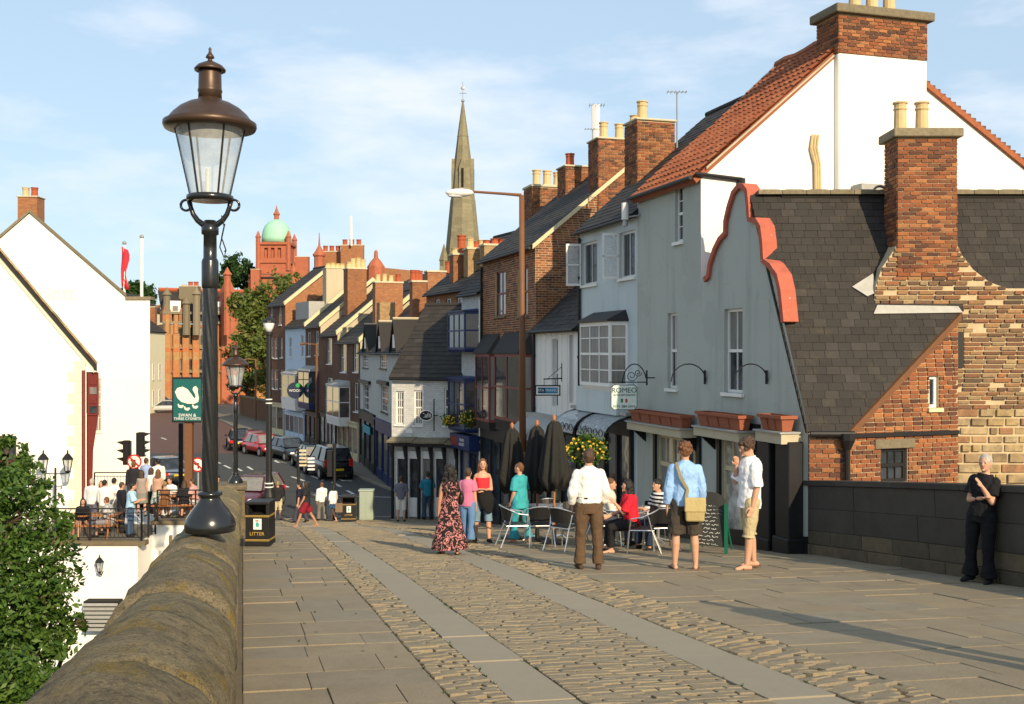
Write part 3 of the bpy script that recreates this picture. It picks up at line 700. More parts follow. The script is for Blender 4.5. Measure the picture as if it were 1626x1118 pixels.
def house(name, label, fr, D, ze, zr, zb, wall, wins=(), gwins=(), half=None, ridge_u=None, roof='slate', limit=0, parapet=None, gable_mat=None, slate=(0.30, 0.24), win_kw=None, group=None, hole_extra=(), eave_over=0.15, roof_part=True, bricks=None, sides=True):
    """terrace house: facade fr (left=far, right=near), depth D back, eave ze, ridge zr"""
    t = thing(name, label, 'house', fr.p(fr.L / 2, -D / 2, zb), group); half = half or D / 2; Lh = fr.L
    rects = [fr.rect(*w[:4]) for w in wins]; holes = [r for r in rects] + list(hole_extra)
    mb = MB(); panel(mb, fr, [(0, zb), (Lh, zb), (Lh, ze), (0, ze)], holes)
    mb.build('front_wall', MT['mortar'] if bricks else MT[wall], t)
    gn = Fr(fr.p(Lh, 0, 0), fr.p(Lh, -D, 0)); gf = Fr(fr.p(0, -D, 0), fr.p(0, 0, 0))
    gm = MT[gable_mat or wall]; mb = MB(); grc = [gn.rect(*w[:4]) for w in gwins]
    gpoly = [(0, zb), (D, zb), (D, ze), (half, zr - .1), (0, ze)]
    panel(mb, gn, gpoly, grc); mb.build('side_wall', MT['mortar'] if bricks else gm, t)
    mb = MB(); panel(mb, gf, [(0, zb), (D, zb), (D, ze), (D - half, zr - .1), (0, ze)]); mb.build('side_wall', gm, t)
    bk = Fr(fr.p(Lh, -D, 0), fr.p(0, -D, 0)); mb = MB(); panel(mb, bk, [(0, zb), (Lh, zb), (Lh, ze), (0, ze)]); mb.build('back_wall', gm, t)
    if bricks:
        it = lay(fr, [(0, zb), (Lh, zb), (Lh, ze), (0, ze)], holes) + lay(gn, gpoly, grc)
        pieces('brick', t, it, MT[bricks], 300, 0.0)
    if roof_part:
        k = (zr - ze) / half
        slates(t, fr, eave_over, ze - k * eave_over + .12, -half, zr + .12, 0 if parapet else -.06, Lh + (0 if parapet else .06), roof, limit, slate[0], slate[1])
        bfr = bk; kb = (zr - ze) / (D - half); f, up, N, ln = slope_fr(bfr, 0.15, ze - kb * .15 + .12, -(D - half), zr + .12)
        mb = MB(); mb.prism([f.o + f.d * a + up * b for a, b in [(0, 0), (Lh, 0), (Lh, ln), (0, ln)]], -N * .1); mb.build('roof', MT['slate_flat'], t)
        mb = MB(); mb.tube([fr.p(-.05, -half, zr + .13), fr.p(Lh + .05, -half, zr + .13)], .09, 8); mb.build('ridge', MT['slate_flat'] if roof != 'pantile' else MT['pantile'], t)
        gutter(t, fr, 0, Lh, eave_over + .04, ze - k * eave_over + .05)
    if parapet:      # raised coping over the near gable
        pm = MT[parapet]; mb = MB(); f = gn; th = .16
        a, b, c = f.p(-.1, 0, ze - .05), f.p(half, 0, zr + .05), f.p(D + .1, 0, ze - .05); up = Vector((0, 0, .30))
        for p, q in ((a, b), (b, c)): mb.prism([p, q, q + up, p + up], f.n * -.28 if False else f.n * 0.08)
        for p, q in ((a, b), (b, c)): mb.prism([p - f.n * .001, p + up - f.n * .001, q + up - f.n * .001, q - f.n * .001], f.n * -.24)
        mb.build('coping', pm, t)
    kw = dict(win_kw or {})
    for w, r in zip(wins, rects):
        k2 = dict(kw); k2.update(w[4] if len(w) > 4 else {}); window(t, fr, r, **k2)
    for w, r in zip(gwins, grc):
        k2 = dict(kw); k2.update(w[4] if len(w) > 4 else {}); window(t, gn, r, **k2)
    return t, gn
def bay(par, fr, rc, out=0.45, frame='white_gloss', roof='lead', cols=3, rws=4, base=0.25, roof_h=0.35, panel_below=0.0, basemat=None, splay=0.18):
    """canted bay window with its own little roof"""
    u0, u1, z0, z1 = rc; o_ = MB()
    q = lambda u, w: fr.p(u, w, 0)
    base_o = MB(); bz = z0 - base
    ring = lambda z, e=0.0: [fr.p(u0 - e, -.02, z), fr.p(u0 + splay - e * .5, out + e, z), fr.p(u1 - splay + e * .5, out + e, z), fr.p(u1 + e, -.02, z)]
    a, b = ring(bz, -.06), ring(z0); base_o.add(a + b, [(0, 1, 5, 4), (1, 2, 6, 5), (2, 3, 7, 6), (3, 2, 1, 0), (4, 5, 6, 7)])
    w = base_o.build('bay_window', MT[basemat or frame], par)
    for (pa, pb, cc) in ((q(u0, 0), q(u0 + splay, out), 1), (q(u0 + splay, out), q(u1 - splay, out), cols), (q(u1 - splay, out), q(u1, 0), 1)):
        f = Fr(pa, pb); mb = MB(); fw = .06
        mb.fbox(f, 0, f.L, -.06, 0, z0, z0 + .08); mb.fbox(f, 0, f.L, -.06, 0, z1 - .1, z1); mb.fbox(f, 0, fw, -.06, 0, z0 + .08, z1 - .1); mb.fbox(f, f.L - fw, f.L, -.06, 0, z0 + .08, z1 - .1)
        zm = (z0 + z1) / 2; mb.fbox(f, fw, f.L - fw, -.055, -.004, zm - .03, zm + .03)
        for i in range(1, cc): u = fw + (f.L - 2 * fw) * i / cc; mb.fbox(f, u - .02, u + .02, -.05, -.008, z0 + .08, z1 - .1)
        for j in range(1, rws):
            if j * 2 == rws: continue
            z = z0 + (z1 - z0) * j / rws; mb.fbox(f, fw, f.L - fw, -.05, -.012, z - .014, z + .014)
        mb.build('frame', MT[frame], w)
        g = MB(); g.fbox(f, fw * .6, f.L - fw * .6, -.045, -.03, z0 + .05, z1 - .05); g.build('pane', MT['glass'], w)
    r = MB(); a, b = ring(z1, .07), ring(z1 + .05, .07); t_ = [fr.p(u0 + .12, -.02, z1 + roof_h), fr.p(u1 - .12, -.02, z1 + roof_h)]
    r.add(a + b + t_, [(3, 2, 1, 0), (0, 1, 5, 4), (1, 2, 6, 5), (2, 3, 7, 6), (4, 5, 8), (5, 6, 9, 8), (6, 7, 9), (4, 8, 9, 7), (0, 4, 7, 3)])
    r.build('bay_roof', MT[roof], w); return w
FONT = None
def text_obj(par, s, fr_o, d, up, size, mat, name='lettering', depth=0.003, align='CENTER', sx=1.0):
    """lettering as a mesh: baseline centre fr_o, reading along d, rising along up"""
    cu = bpy.data.curves.new(name, 'FONT'); cu.body = s; cu.size = size; cu.align_x = align; cu.align_y = 'CENTER'; cu.extrude = depth; cu.resolution_u = 3
    tmp = bpy.data.objects.new('tmp_text', cu); COL.objects.link(tmp); dg = bpy.context.evaluated_depsgraph_get(); me = bpy.data.meshes.new_from_object(tmp.evaluated_get(dg)); bpy.data.objects.remove(tmp)
    me.materials.clear(); me.materials.append(mat); me.name = name; o = bpy.data.objects.new(name, me); COL.objects.link(o); n = d.cross(up)
    m = Matrix(((d.x * sx, up.x, n.x, fr_o.x), (d.y * sx, up.y, n.y, fr_o.y), (d.z * sx, up.z, n.z, fr_o.z), (0, 0, 0, 1)))
    if par is not None: o.parent = par; o.matrix_basis = wm(par).inverted() @ m
    else: o.matrix_basis = m
    return o
# ------------------------------------------------------------------ the near buildings on the right
WL = 10.86
def wY(px): return WL / (0.303 + (px - CX) / FPX)
def WP(px): y = wY(px); return (WL - 0.303 * y, y)
BK = Vector((0.957, 0.29, 0))
A_, B_, C_, D_, E_, E2_, F_ = WP(1283), WP(1113), WP(1012), WP(922), WP(862), WP(850), WP(766)
# ---- white house with orange pantiles (its gable looks at the bridge, its long wall at the street)
ZE = (CY - 275) / FPX * B_[1]
t = thing('white_house', 'tall white rendered house with orange pantile roof behind the slate roof', 'house', (B_[0] + 3, B_[1] + 2, -5))
white_house = t
fs = Fr(C_, B_); gb = Fr(B_, (B_[0] + BK.x, B_[1] + BK.y)); GL = 9.6; zb = -5.2
apx, apz = 3.89, 7.08
slr = (apz - 4.38) / (8.35 - apx); zre = apz - slr * (GL - apx)
mb = MB(); rcw = fs.rect(1072, 294, 1084, 384); shop = [fs.rect(1030, 700, 1062, 850)]
holes = [rcw]
u42 = fs.hit(1042, 500)[0]; panel(mb, fs, [(0, zb), (u42, zb), (u42, .95), (0, .95)]); panel(mb, fs, [(0, .95), (fs.L, .95), (fs.L, ZE), (0, ZE)], holes); mb.build('street_wall', MT['grey_wall'], t)
window(t, fs, rcw, 1, 4)
mb = MB(); gp = [(0, -2), (GL, -2), (GL, zre), (apx, apz), (0, ZE)]
panel(mb, gb, gp); mb.build('gable_wall', MT['white_wall'], t)
mb = MB(); LD = fs.L; f2 = Fr((C_[0] + BK.x * GL, C_[1] + BK.y * GL), C_); panel(mb, f2, [(0, zb), (GL, zb), (GL, ZE), (GL - apx, apz), (0, zre)]); mb.build('gable_wall', MT['white_wall'], t)
f3 = Fr(gb.p(GL, 0, 0), f2.p(0, 0, 0)); mb = MB(); panel(mb, f3, [(0, zb), (f3.L, zb), (f3.L, zre), (0, zre)]); mb.build('back_wall', MT['white_wall'], t)
# chimney breast, stack
mb = MB(); mb.fbox(gb, 3.245, 5.55, -.7, .16, -2, 6.56); bevel(mb.build('chimney_breast', MT['white_wall'], t), .05, 2)
st = MB(); st.fbox(gb, 3.262, 5.533, -.69, .148, 6.56, 7.42); sto = st.build('chimney', MT['mortar'], t)
it = []
for a, b in ((gb.p(3.25, .16, 0), gb.p(5.545, .16, 0)), (gb.p(3.25, -.70, 0), gb.p(3.25, .16, 0)), (gb.p(5.545, .16, 0), gb.p(5.545, -.7, 0))):
    f = Fr(a, b); it += lay(f, [(0, 6.56), (f.L, 6.56), (f.L, 7.42), (0, 7.42)])
pieces('brick', sto, it, MT['bricks'], 300, 0.0)
mb = MB(); mb.fbox(gb, 3.13, 5.67, -.82, .28, 7.42, 7.62); bevel(mb.build('cap', MT['stone_cap'], sto), .03, 2)
for u in (3.95, 4.4, 4.85):
    g = MB(); pot(g, gb.p(u, -.27, 7.6), .15, .8); g.build('chimney_pot', MT['pot_cream'], sto)
# pantile roof
pm = MB(); n_ = 8
V = []
for j in (0, 1):
    for i in range(n_ + 1):
        x = i / n_; z = 0.5 * math.sin(x * 2 * math.pi + .3) + (0.55 if j == 0 else 0.0); V.append((x * 1.08 - .54, j * 1.1 - .55, z))
Fc = [(i, i + 1, n_ + 2 + i, n_ + 1 + i) for i in range(n_)]
b = len(V); V += [(i / n_ * 1.08 - .54, -.55, -.6) for i in range(n_ + 1)]; Fc += [(b + i, b + i + 1, i + 1, i) for i in range(n_)]
pm.add(V, Fc)
f, up, N, ln = slope_fr(fs, .18, ZE - .12, -apx, apz + .1)
mb = MB(); mb.prism([f.o + f.d * a + up * c for a, c in [(0, 0), (LD, 0), (LD, ln), (0, ln)]], -N * .12); ro = mb.build('roof', MT['terracotta'], t)
it = []; nu, nv = int(LD / .21), int(ln / .30)
for i in range(nu + 1):
    for j in range(nv + 1):
        wv = 0.04 * math.sin(j * .5) ; c = f.o + f.d * ((i + .5) * LD / (nu + 1)) + up * ((j + .5) * ln / (nv + 1)) + N * (.03 + wv * .5 + random.uniform(-.004, .004)); it.append((c, f.d * (LD / (nu + 1)), up * (ln / (nv + 1)), N * .055))
pieces('pantile', ro, it, MT['pantile'], 300, 0.0, mesh=pm)
mb = MB(); pts = [fs.p(-.1 + (LD + .2) * i / 8, -apx, apz + .16 + .03 * math.sin(i * 2)) for i in range(9)]; mb.tube(pts, .12, 8); mb.build('ridge', MT['pantile'], t)
f4, up4, N4, ln4 = slope_fr(f3, .15, zre - .05, -(GL - apx), apz + .1); mb = MB(); mb.prism([f4.o + f4.d * a + up4 * c for a, c in [(-.08, 0), (f3.L + .08, 0), (f3.L + .08, ln4), (-.08, ln4)]], -N4 * .12); mb.build('roof', MT['pantile'], t)
mb = MB()
for k in range(40):     # verge tiles on the far slope
    c = 4.05 + k * (GL - 4.05) / 40; z = apz - slr * (c - apx); mb.fbox(gb, c, c + .145, -.12, .04, z + .02, z + .075 + random.uniform(0, .015))
stuff(mb.build('verge_tiles', MT['brick_far'], t))
mb = MB(); p0 = gb.p(.1, .02, ZE + .08); p1 = gb.p(3.2, .02, ZE + .08 + (apz - ZE) / apx * 3.1); mb.prism([p0, p1, p1 + Vector((0, 0, .05)), p0 + Vector((0, 0, .05))], gb.n * .05); mb.build('verge', MT['dun_wall'], t)
gutter(t, fs, 0, LD, .24, ZE - .10)
mb = MB(); mb.tube([gb.p(-.15, .06, ZE - .03), gb.p(.95, .06, ZE - .1)], .045, 8); mb.tube([gb.p(.92, .06, ZE - .1), gb.p(.92, .06, ZE - 2.4)], .05, 8); mb.tube([gb.p(.92, .06, ZE - .08), gb.p(.92, .06, ZE - .3)], .09, 8); mb.build('downpipe', MT['black'], t)
mb = MB()
for k, du in enumerate((0, .07, .14)):
    mb.tube([gb.p(2.55 + du + .12, .05, 4.75), gb.p(2.62 + du, .07, 4.45), gb.p(2.72 + du * .8, .07, 4.1), gb.p(2.75 + du * .8, .07, 2.6)], .028, 6)
mb.build('waste_pipe', MT['pot_cream'], t)
ac = thing('air_conditioner', 'pale air conditioner box on the white gable above the slate ridge', 'air conditioner', gb.p(3.5, .3, 3.2))
mb = MB(); mb.fbox(gb, 3.56, 4.46, .18, .55, 3.15, 3.66); bevel(mb.build('casing', MT['lead'], ac), .02, 2)
mb = MB(); c = gb.p(4.02, .56, 3.42)
for k in range(20):
    a0, a1 = k * math.pi / 10, (k + 1) * math.pi / 10; mb.tube([c + gb.d * (.19 * math.cos(a0)) + Vector((0, 0, .19 * math.sin(a0))), c + gb.d * (.19 * math.cos(a1)) + Vector((0, 0, .19 * math.sin(a1)))], .025, 6)
mb.build('fan_guard', MT['black'], ac)
mb = MB(); mb.fbox(gb, 4.42, 4.55, .2, .5, 3.3, 3.6); mb.build('end_cap', MT['lamp_red'], ac)
# ---- house with the curved (Dutch) gable
t = thing('dutch_gable_house', 'grey rendered restaurant building with curved coral-edged gable and planters', 'house', (A_[0], A_[1], -3.6)); dutch = t
fd = Fr(B_, A_)
def uz(px, py): return fd.hit(px, py)
zb = -4.6; zs_ = 0.95
winB, winC = fd.rect(1062, 497, 1074, 617), fd.rect(1150, 490, 1178, 624)
op1, op2, op3 = fd.rect(1037, 690, 1112, 862), fd.rect(1146, 694, 1203, 868), None
fullf = Fr(WP(1042), A_)
uA = lambda px, py: fullf.hit(px, py)
winB2, winC2 = fullf.rect(1060, 497, 1075, 617), fullf.rect(1150, 490, 1179, 624)
o1, o2 = fullf.rect(1043.5, 692, 1110, 850), fullf.rect(1146, 694, 1203, 862)
u_e, z_e = uA(1283, 680); u_k, z_k = uA(1245, 510); u_s = u_e + (u_k - u_e) * (zs_ - z_e) / (z_k - z_e)
mb = MB(); panel(mb, fullf, [(0, zb), (u_e, zb), (u_e, z_e), (u_s, zs_), (0, zs_)], [winB2, winC2, o1, o2], 0.0, .16)
curve = [(1243, 500), (1241, 462), (1236, 440), (1225, 424), (1214, 415), (1212, 385), (1209, 362), (1203, 352), (1192, 350), (1190, 325), (1188, 305), (1183, 298), (1177, 297), (1168, 308), (1161, 330), (1156, 352), (1155, 372), (1146, 382), (1138, 398), (1131, 420), (1128, 440)]
cu = [uA(*q) for q in curve]; cu = [(a, max(b, zs_)) for a, b in cu]
top = [(u_s, zs_)] + cu[1:] + [(uA(1113.5, 440)[0], cu[-1][1]), (uA(1113.5, 440)[0], zs_)]
mb.poly([fullf.p(a, 0, b) for a, b in top]); mb.poly([fullf.p(a, -.3, b) for a, b in reversed(top)])
mb.build('street_wall', MT['grey_wall'], t)
# coral coping following the curve
mb = MB(); pts2 = [(1246, 512)] + curve[1:] + [(1122, 446)]
ring = []
for i, q in enumerate(pts2):
    a = Vector(uA(*q)); b0 = Vector(uA(*pts2[max(i - 1, 0)])); b1 = Vector(uA(*pts2[min(i + 1, len(pts2) - 1)])); tg = (b1 - b0).normalized(); nn = Vector((tg.y, -tg.x)) * -1
    if nn.dot(a - Vector(uA(1185, 430))) < 0: nn = -nn
    ring.append((a - nn * .03, a + nn * .08))
V = []; Fc = []
for a, b in ring: V += [fullf.p(a.x, .07, a.y), fullf.p(b.x, .07, b.y), fullf.p(b.x, -.24, b.y), fullf.p(a.x, -.24, a.y)]
for i in range(len(ring) - 1):
    for k in range(4): Fc.append((i * 4 + k, i * 4 + (k + 1) % 4, i * 4 + 4 + (k + 1) % 4, i * 4 + 4 + k))
Fc += [(3, 2, 1, 0), tuple(len(ring) * 4 - 4 + k for k in range(4))]
mb.add(V, Fc); mb.build('gable_coping', MT['coral'], t)
window(t, fullf, winB2, 2, 2, inset=.1); window(t, fullf, winC2, 2, 2, inset=.1, blind=.05)
# ground floor openings: timber shop windows
for rc, cols in ((o1, 3), (o2, 2)):
    g0 = MB(); u0, u1, z0, z1 = rc; zt = z0 + (z1 - z0) * .68; fw = .09
    for u in [u0 + (u1 - u0) * i / cols for i in range(cols + 1)]: g0.fbox(fullf, max(u0, u - fw / 2), min(u1, u + fw / 2), -.14, -.05, z0, z1)
    for z in (z0 + .05, zt, z1 - .05): g0.fbox(fullf, u0, u1, -.138, -.052, z - .05, z + .05)
    for i in range(cols):
        um = u0 + (u1 - u0) * (i + .5) / cols; g0.fbox(fullf, um - .02, um + .02, -.12, -.06, zt, z1)
    o = g0.build('shop_window', MT['verge'], t)
    for i in range(cols):
        g = MB(); ua, ub = u0 + (u1 - u0) * i / cols + .04, u0 + (u1 - u0) * (i + 1) / cols - .04; g.fbox(fullf, ua, ub, -.11, -.095, z0 + .1, zt - .05); g.fbox(fullf, ua, ub, -.11, -.096, zt + .05, z1 - .1); g.build('pane', MT['glass_lit' if i == 0 else 'glass'], o)
    g = MB(); g.fbox(fullf, u0 - .12, u0 - .002, -.1, .06, z0 - .2, z1 + .1); g.fbox(fullf, u1 + .002, u1 + .12, -.1, .06, z0 - .2, z1 + .1); g.fbox(fullf, u0 - .12, u1 + .12, -.1, .07, z1 + .1, z1 + .3); g.build('frame', MT['black'], o)
plinth = MB(); _q = fullf.p; _g = [zg(_q(u, 0, 0).y) + .3 for u in (0, u_e)]; plinth.hexa([_q(0, .03, zb), _q(u_e, .03, zb), _q(u_e, -.05, zb), _q(0, -.05, zb), _q(0, .03, _g[0]), _q(u_e, .03, _g[1]), _q(u_e, -.05, _g[1]), _q(0, -.05, _g[0])]); plinth.build('plinth', MT['black'], t)
def ledge(x0, x1, y0, y1, out=.42):
    rc = fullf.rect(x0, y0, x1, y1, .15); mb = MB(); mb.fbox(fullf, rc[0], rc[1], 0, out, rc[2], rc[3]); o = mb.build('ledge', MT['dun_wall'], t)
    g = MB(); g.fbox(fullf, rc[0] - .03, rc[1] + .03, 0, out + .04, rc[3], rc[3] + .03); g.build('flashing', MT['lead'], o)
    for u in (rc[0] + .1, rc[1] - .16): g = MB(); g.prism([fullf.p(u, 0, rc[2] - .3), fullf.p(u, 0, rc[2]), fullf.p(u, out * .8, rc[2])], fullf.d * .07); g.build('bracket', MT['black'], o)
    return rc
def planter(rc, out, h, label, segs):
    z = rc[3] + .035; u0, u1 = rc[0] + .06, rc[1] - .06; tp = thing('planter', label, 'planter', fullf.p((u0 + u1) / 2, .25, z), 'terracotta planters along the ledges'); n = segs
    q = fullf.p; mb = MB(); w0, w1 = .10, out - .06; e = .05
    bot = [q(u0 + e, w1 - e, z), q(u1 - e, w1 - e, z), q(u1 - e, w0 + e, z), q(u0 + e, w0 + e, z)]; tp_ = [q(u0, w1, z + h), q(u1, w1, z + h), q(u1, w0, z + h), q(u0, w0, z + h)]; inn = [q(u0 + .03, w1 - .03, z + h), q(u1 - .03, w1 - .03, z + h), q(u1 - .03, w0 + .03, z + h), q(u0 + .03, w0 + .03, z + h)]
    mb.add(bot + tp_ + inn, [(3, 2, 1, 0), (0, 1, 5, 4), (1, 2, 6, 5), (2, 3, 7, 6), (3, 0, 4, 7), (4, 5, 9, 8), (5, 6, 10, 9), (6, 7, 11, 10), (7, 4, 8, 11)]); mb.build('trough', MT['terracotta'], tp)
    g = MB(); g.fbox(fullf, u0 - .03, u1 + .03, w1 - .02, w1 + .03, z + h - .05, z + h + .01); g.fbox(fullf, u0 - .03, u1 + .03, w0 - .03, w0 + .02, z + h - .05, z + h + .01); g.fbox(fullf, u0 - .03, u0 + .02, w0 + .02, w1 - .02, z + h - .05, z + h + .01); g.fbox(fullf, u1 - .02, u1 + .03, w0 + .02, w1 - .02, z + h - .05, z + h + .01); g.build('rim', MT['terracotta'], tp)
    g = MB()
    for i in range(1, n): u = u0 + (u1 - u0) * i / n; g.prism([q(u - .012, w1 - e - .0, z + .01), q(u + .012, w1 - e, z + .01), q(u + .012, w1 + .008, z + h - .05), q(u - .012, w1 + .008, z + h - .05)], fullf.n * .012)
    g.build('rib', MT['terracotta'], tp)
    g = MB(); g.fbox(fullf, u0 + .03, u1 - .03, w0 + .03, w1 - .03, z + h - .08, z + h - .06); g.build('soil', MT['earth'], tp)
r1 = ledge(1012, 1099, 676, 688); r2 = ledge(1120, 1193, 682, 696); r3 = ledge(1220, 1262, 686, 702, .42)
planter(r1, .44, .26, 'terracotta trough beside the hanging restaurant sign, above the first window', 5); planter(r2, .44, .28, 'terracotta trough between the two other planters, above the shop doorway', 4); planter(r3, .44, .27, 'short terracotta trough catching sun, over the black corner pilasters', 3)
# black pilasters of the corner doorway
for x0, x1, out_ in ((1224, 1244, .30), (1254, 1276, .30)):
    rc = fullf.rect(x0, 702, x1, 870); mb = MB(); mb.fbox(fullf, rc[0], rc[1], 0, out_, rc[2] - .35, rc[3] + .02); mb.fbox(fullf, rc[0] - .04, rc[1] + .04, 0, out_ + .04, rc[2] - .35, rc[2] + .2); bevel(mb.build('pilaster', MT['black'], t), .015, 1)
rc = fullf.rect(1244, 705, 1256, 868); mb = MB(); mb.fbox(fullf, rc[0], rc[1], .01, .05, rc[2] - .3, rc[3]); mb.build('door', MT['black_gloss'], t)
mn = thing('menu_board', 'small framed menu board on the grey wall beside the black pilasters', 'board', fullf.p(fullf.rect(1208, 726, 1220, 800)[0], .05, -2.6)); rc = fullf.rect(1207, 728, 1221, 797)
mb = MB(); mb.fbox(fullf, rc[0], rc[1], .0, .05, rc[2], rc[3]); mb.build('frame', MT['black'], mn)
mb = MB(); mb.fbox(fullf, rc[0] + .04, rc[1] - .04, .05, .056, rc[2] + .05, rc[3] - .05); mb.build('sheet', MT['steel'], mn)
pl = thing('wall_plaque', 'round dark plaque on the grey wall above the menu board', 'plaque', fullf.p(*[fullf.hit(1214, 708)[0], .03, -1.7])); mb = MB(); u, z = fullf.hit(1215, 709)
c = fullf.p(u, .0, z)
mb.add([c + fullf.d * (.2 * math.cos(k * .393)) + Vector((0, 0, .2 * math.sin(k * .393))) + fullf.n * w_ for w_ in (0.01, .04) for k in range(16)], [tuple(range(16, 32))] + [(k, (k + 1) % 16, 16 + (k + 1) % 16, 16 + k) for k in range(16)]); mb.build('disc', MT['black'], pl)
mb = MB(); mb.fbox(fullf, u - .13, u + .13, .04, .045, z - .03, z + .03); mb.build('inset', MT['steel'], pl)
# the big slate roof: one plane from ridge to the low eave, cut by the lean-to's verge
RY0, RZ0, RK = 18.75, -1.40, 2.33
fro = Fr((A_[0] - .05, RY0), (A_[0] + 12, RY0)); wr = -(20.66 - RY0); zr = RZ0 + RK * 1.91
f, up, N, ln = slope_fr(fro, 0, RZ0, wr, zr)
def rpix(px, py):
    r = Vector(((px - CX) / FPX, 1, (CY - py) / FPX)); tt = f.o.dot(N) / r.dot(N); q = r * tt; return ((q - f.o).dot(f.d), (q - f.o).dot(up))
def uonwall(s_): z = RZ0 + (zr - RZ0) * s_ / ln; y = RY0 + (20.66 - RY0) * s_ / ln; return (WL - .303 * y) - fro.o.x - 0.02
c1, c2 = rpix(1348, 686), rpix(1524, 500)
pol = [(uonwall(0) + .0, 0.0), (c1[0], 0.0), (c2[0] + .05, c2[1]), (rpix(1528, 440)[0], rpix(1528, 460)[1]), (12.0, rpix(1620, 458)[1]), (12.0, ln), (uonwall(ln), ln)]
slates(t, fro, 0, RZ0, wr, zr, 0, 1, 'slate', 300, .25, .155, poly=pol)
fb = Fr((A_[0] + 12, 22.57), (A_[0] - .6, 22.57)); f5, up5, N5, ln5 = slope_fr(fb, 0, RZ0 + 1.4, -1.91, zr); mb = MB(); mb.prism([f5.o + f5.d * a + up5 * c for a, c in [(0, 0), (fb.L - .9, 0), (fb.L - .6, ln5), (0, ln5)]], -N5 * .1); mb.build('roof', MT['slate_flat'], t)
it = []
for k in range(24):
    x = uonwall(ln) + .15 + k * .46; c = fro.o + fro.d * (x + .23) + Vector((0, 20.66 - RY0, zr - RZ0 + RZ0 - fro.o.z)); c = Vector((fro.o.x + x + .23, 20.66, zr + .03)); it.append((c, Vector((.45, 0, 0)), Vector((0, .26, 0)), Vector((0, 0, .10))))
pieces('ridge_tile', t, it, MT['stone_cap'], 40, 0.2)
# ---- old brick and stone building with the big stack, and the brick lean-to
t = thing('old_stone_house', 'old brick and rubble stone house with flared chimney beside the slate roof', 'house', (9.5, 19.8, -4)); stoneh = t
SY = 19.72; fw_ = Fr((6.5, SY), (13.5, SY))
u = lambda px, py: fw_.hit(px, py)
out_px = [(1389, 1000), (1387, 498), (1391, 455), (1401, 425), (1415, 405), (1425, 388), (1520, 388), (1528, 405), (1546, 428), (1572, 448), (1600, 458), (1760, 458), (1760, 1000)]
poly = [u(*q) for q in out_px]
mb = MB(); mb.prism([fw_.p(a, -.02, b) for a, b in reversed(poly)], -fw_.n * .5); mb.build('wall', MT['mortar'], t)
zsplit = u(1550, 650)[1]
pol_up = [(a, max(b, zsplit)) for a, b in poly]; pol_lo = [(a, min(b, zsplit)) for a, b in poly if b < zsplit + 5]
pol_lo = [(poly[0][0], poly[0][1]), (poly[0][0], zsplit), (poly[-1][0], zsplit), (poly[-1][0], poly[-1][1])]
hole = fw_.rect(1513, 527, 1530, 584)
it = lay(fw_, pol_up, [hole], .26, .085, .026, .05, .016, .4)
it = [q for q in it if random.random() > .10]
pieces('brick', t, it, MT['bricks_old'], 300, 0.0)
it = lay(fw_, pol_lo, [], .36, .17, .045, .08, .03, .6); pieces('rubble_stone', t, it, MT['sandstone'], 120, 0.05)
mb = MB(); mb.fbox(fw_, hole[0], hole[1], -.1, .02, hole[2], hole[3]); mb.build('shutter', MT['black'], t)
mb = MB(); mb.box(6.9, 13.5, SY + .1, SY + 3.4, -8, u(1700, 470)[1]); mb.build('back_wall', MT['brick_yellow'], t)
chimney(t, 1425, 1520, 218, 396, SY - .015, pots=((1440, 156, 'cream', .13), (1475, 156, 'cream', .13)), depth=.68, bricks='bricks', sink=.5, cap=.16, capmat='stone_cap', capout=.09)
t2 = thing('lean_to', 'small brick lean-to with lit gable wall, gutter and barred window above dark parapet', 'outbuilding', (6.5, 19, -4))
LA, LB, LC = (A_[0] + .02, RY0), (5.86, RY0 - .03), (8.18, 19.62)
f1, f2 = Fr(LA, LB), Fr(LB, LC); zt = RZ0 - .02
mb = MB(); panel(mb, f1, [(0, -4.6), (f1.L, -4.6), (f1.L, zt), (0, zt)], w=-.02); it = lay(f1, [(0, -4.6), (f1.L, -4.6), (f1.L, zt), (0, zt)], (), .23, .083, .016, .04, .006)
def roofz(uu): p = f2.p(uu, 0, 0); return RZ0 + RK * (p.y - RY0) - .06
gw = f2.rect(1399, 712, 1442, 766); gw2 = f2.rect(1476, 597, 1491, 648); gpl = [(0, -4.6), (f2.L, -4.6), (f2.L, roofz(f2.L)), (0, roofz(0))]
panel(mb, f2, gpl, [gw, gw2], w=-.02); mb.build('wall', MT['mortar'], t2)
it += lay(f2, gpl, [gw, gw2], .21, .08, .018, .04, .006); pieces('brick', t2, it, MT['bricks'], 300, 0.0)
window(t2, f2, gw, 3, 2, 'black', 'glass', False); window(t2, f2, gw2, 1, 1, 'white_gloss', 'glass', 'verge')
mb = MB(); mb.fbox(f2, gw[0] - .14, gw[1] + .14, -.05, .03, gw[3], gw[3] + .17); bevel(mb.build('lintel', MT['stone_cap'], t2), .01, 1)
mb = MB(); mb.fbox(f2, .02, f2.L - .02, -.03, .055, RZ0 - .10, RZ0 - .03); mb.build('string_course', MT['black'], t2)
mb = MB(); a, b_ = f2.p(-.06, .06, roofz(-.06)), f2.p(f2.L + .02, .06, roofz(f2.L + .02)); mb.prism([a, b_, b_ + Vector((0, 0, .13)), a + Vector((0, 0, .13))], -f2.n * .16); mb.build('verge_board', MT['timber'], t2)
gutter(t2, f1, .0, f1.L + .1, .10, RZ0 - .03, 'black', .055)
mb = MB(); c = f1.p(f1.L - .02, .10, 0); mb.tube([c + Vector((0, 0, RZ0 - .05)), c + Vector((0, 0, -4.4))], .05, 8); mb.tube([c + Vector((0, 0, RZ0 - .02)), c + Vector((0, 0, RZ0 - .13)), c + Vector((0, 0, RZ0 - .3))], [.14, .14, .06], 8); mb.build('downpipe', MT['black'], t2)
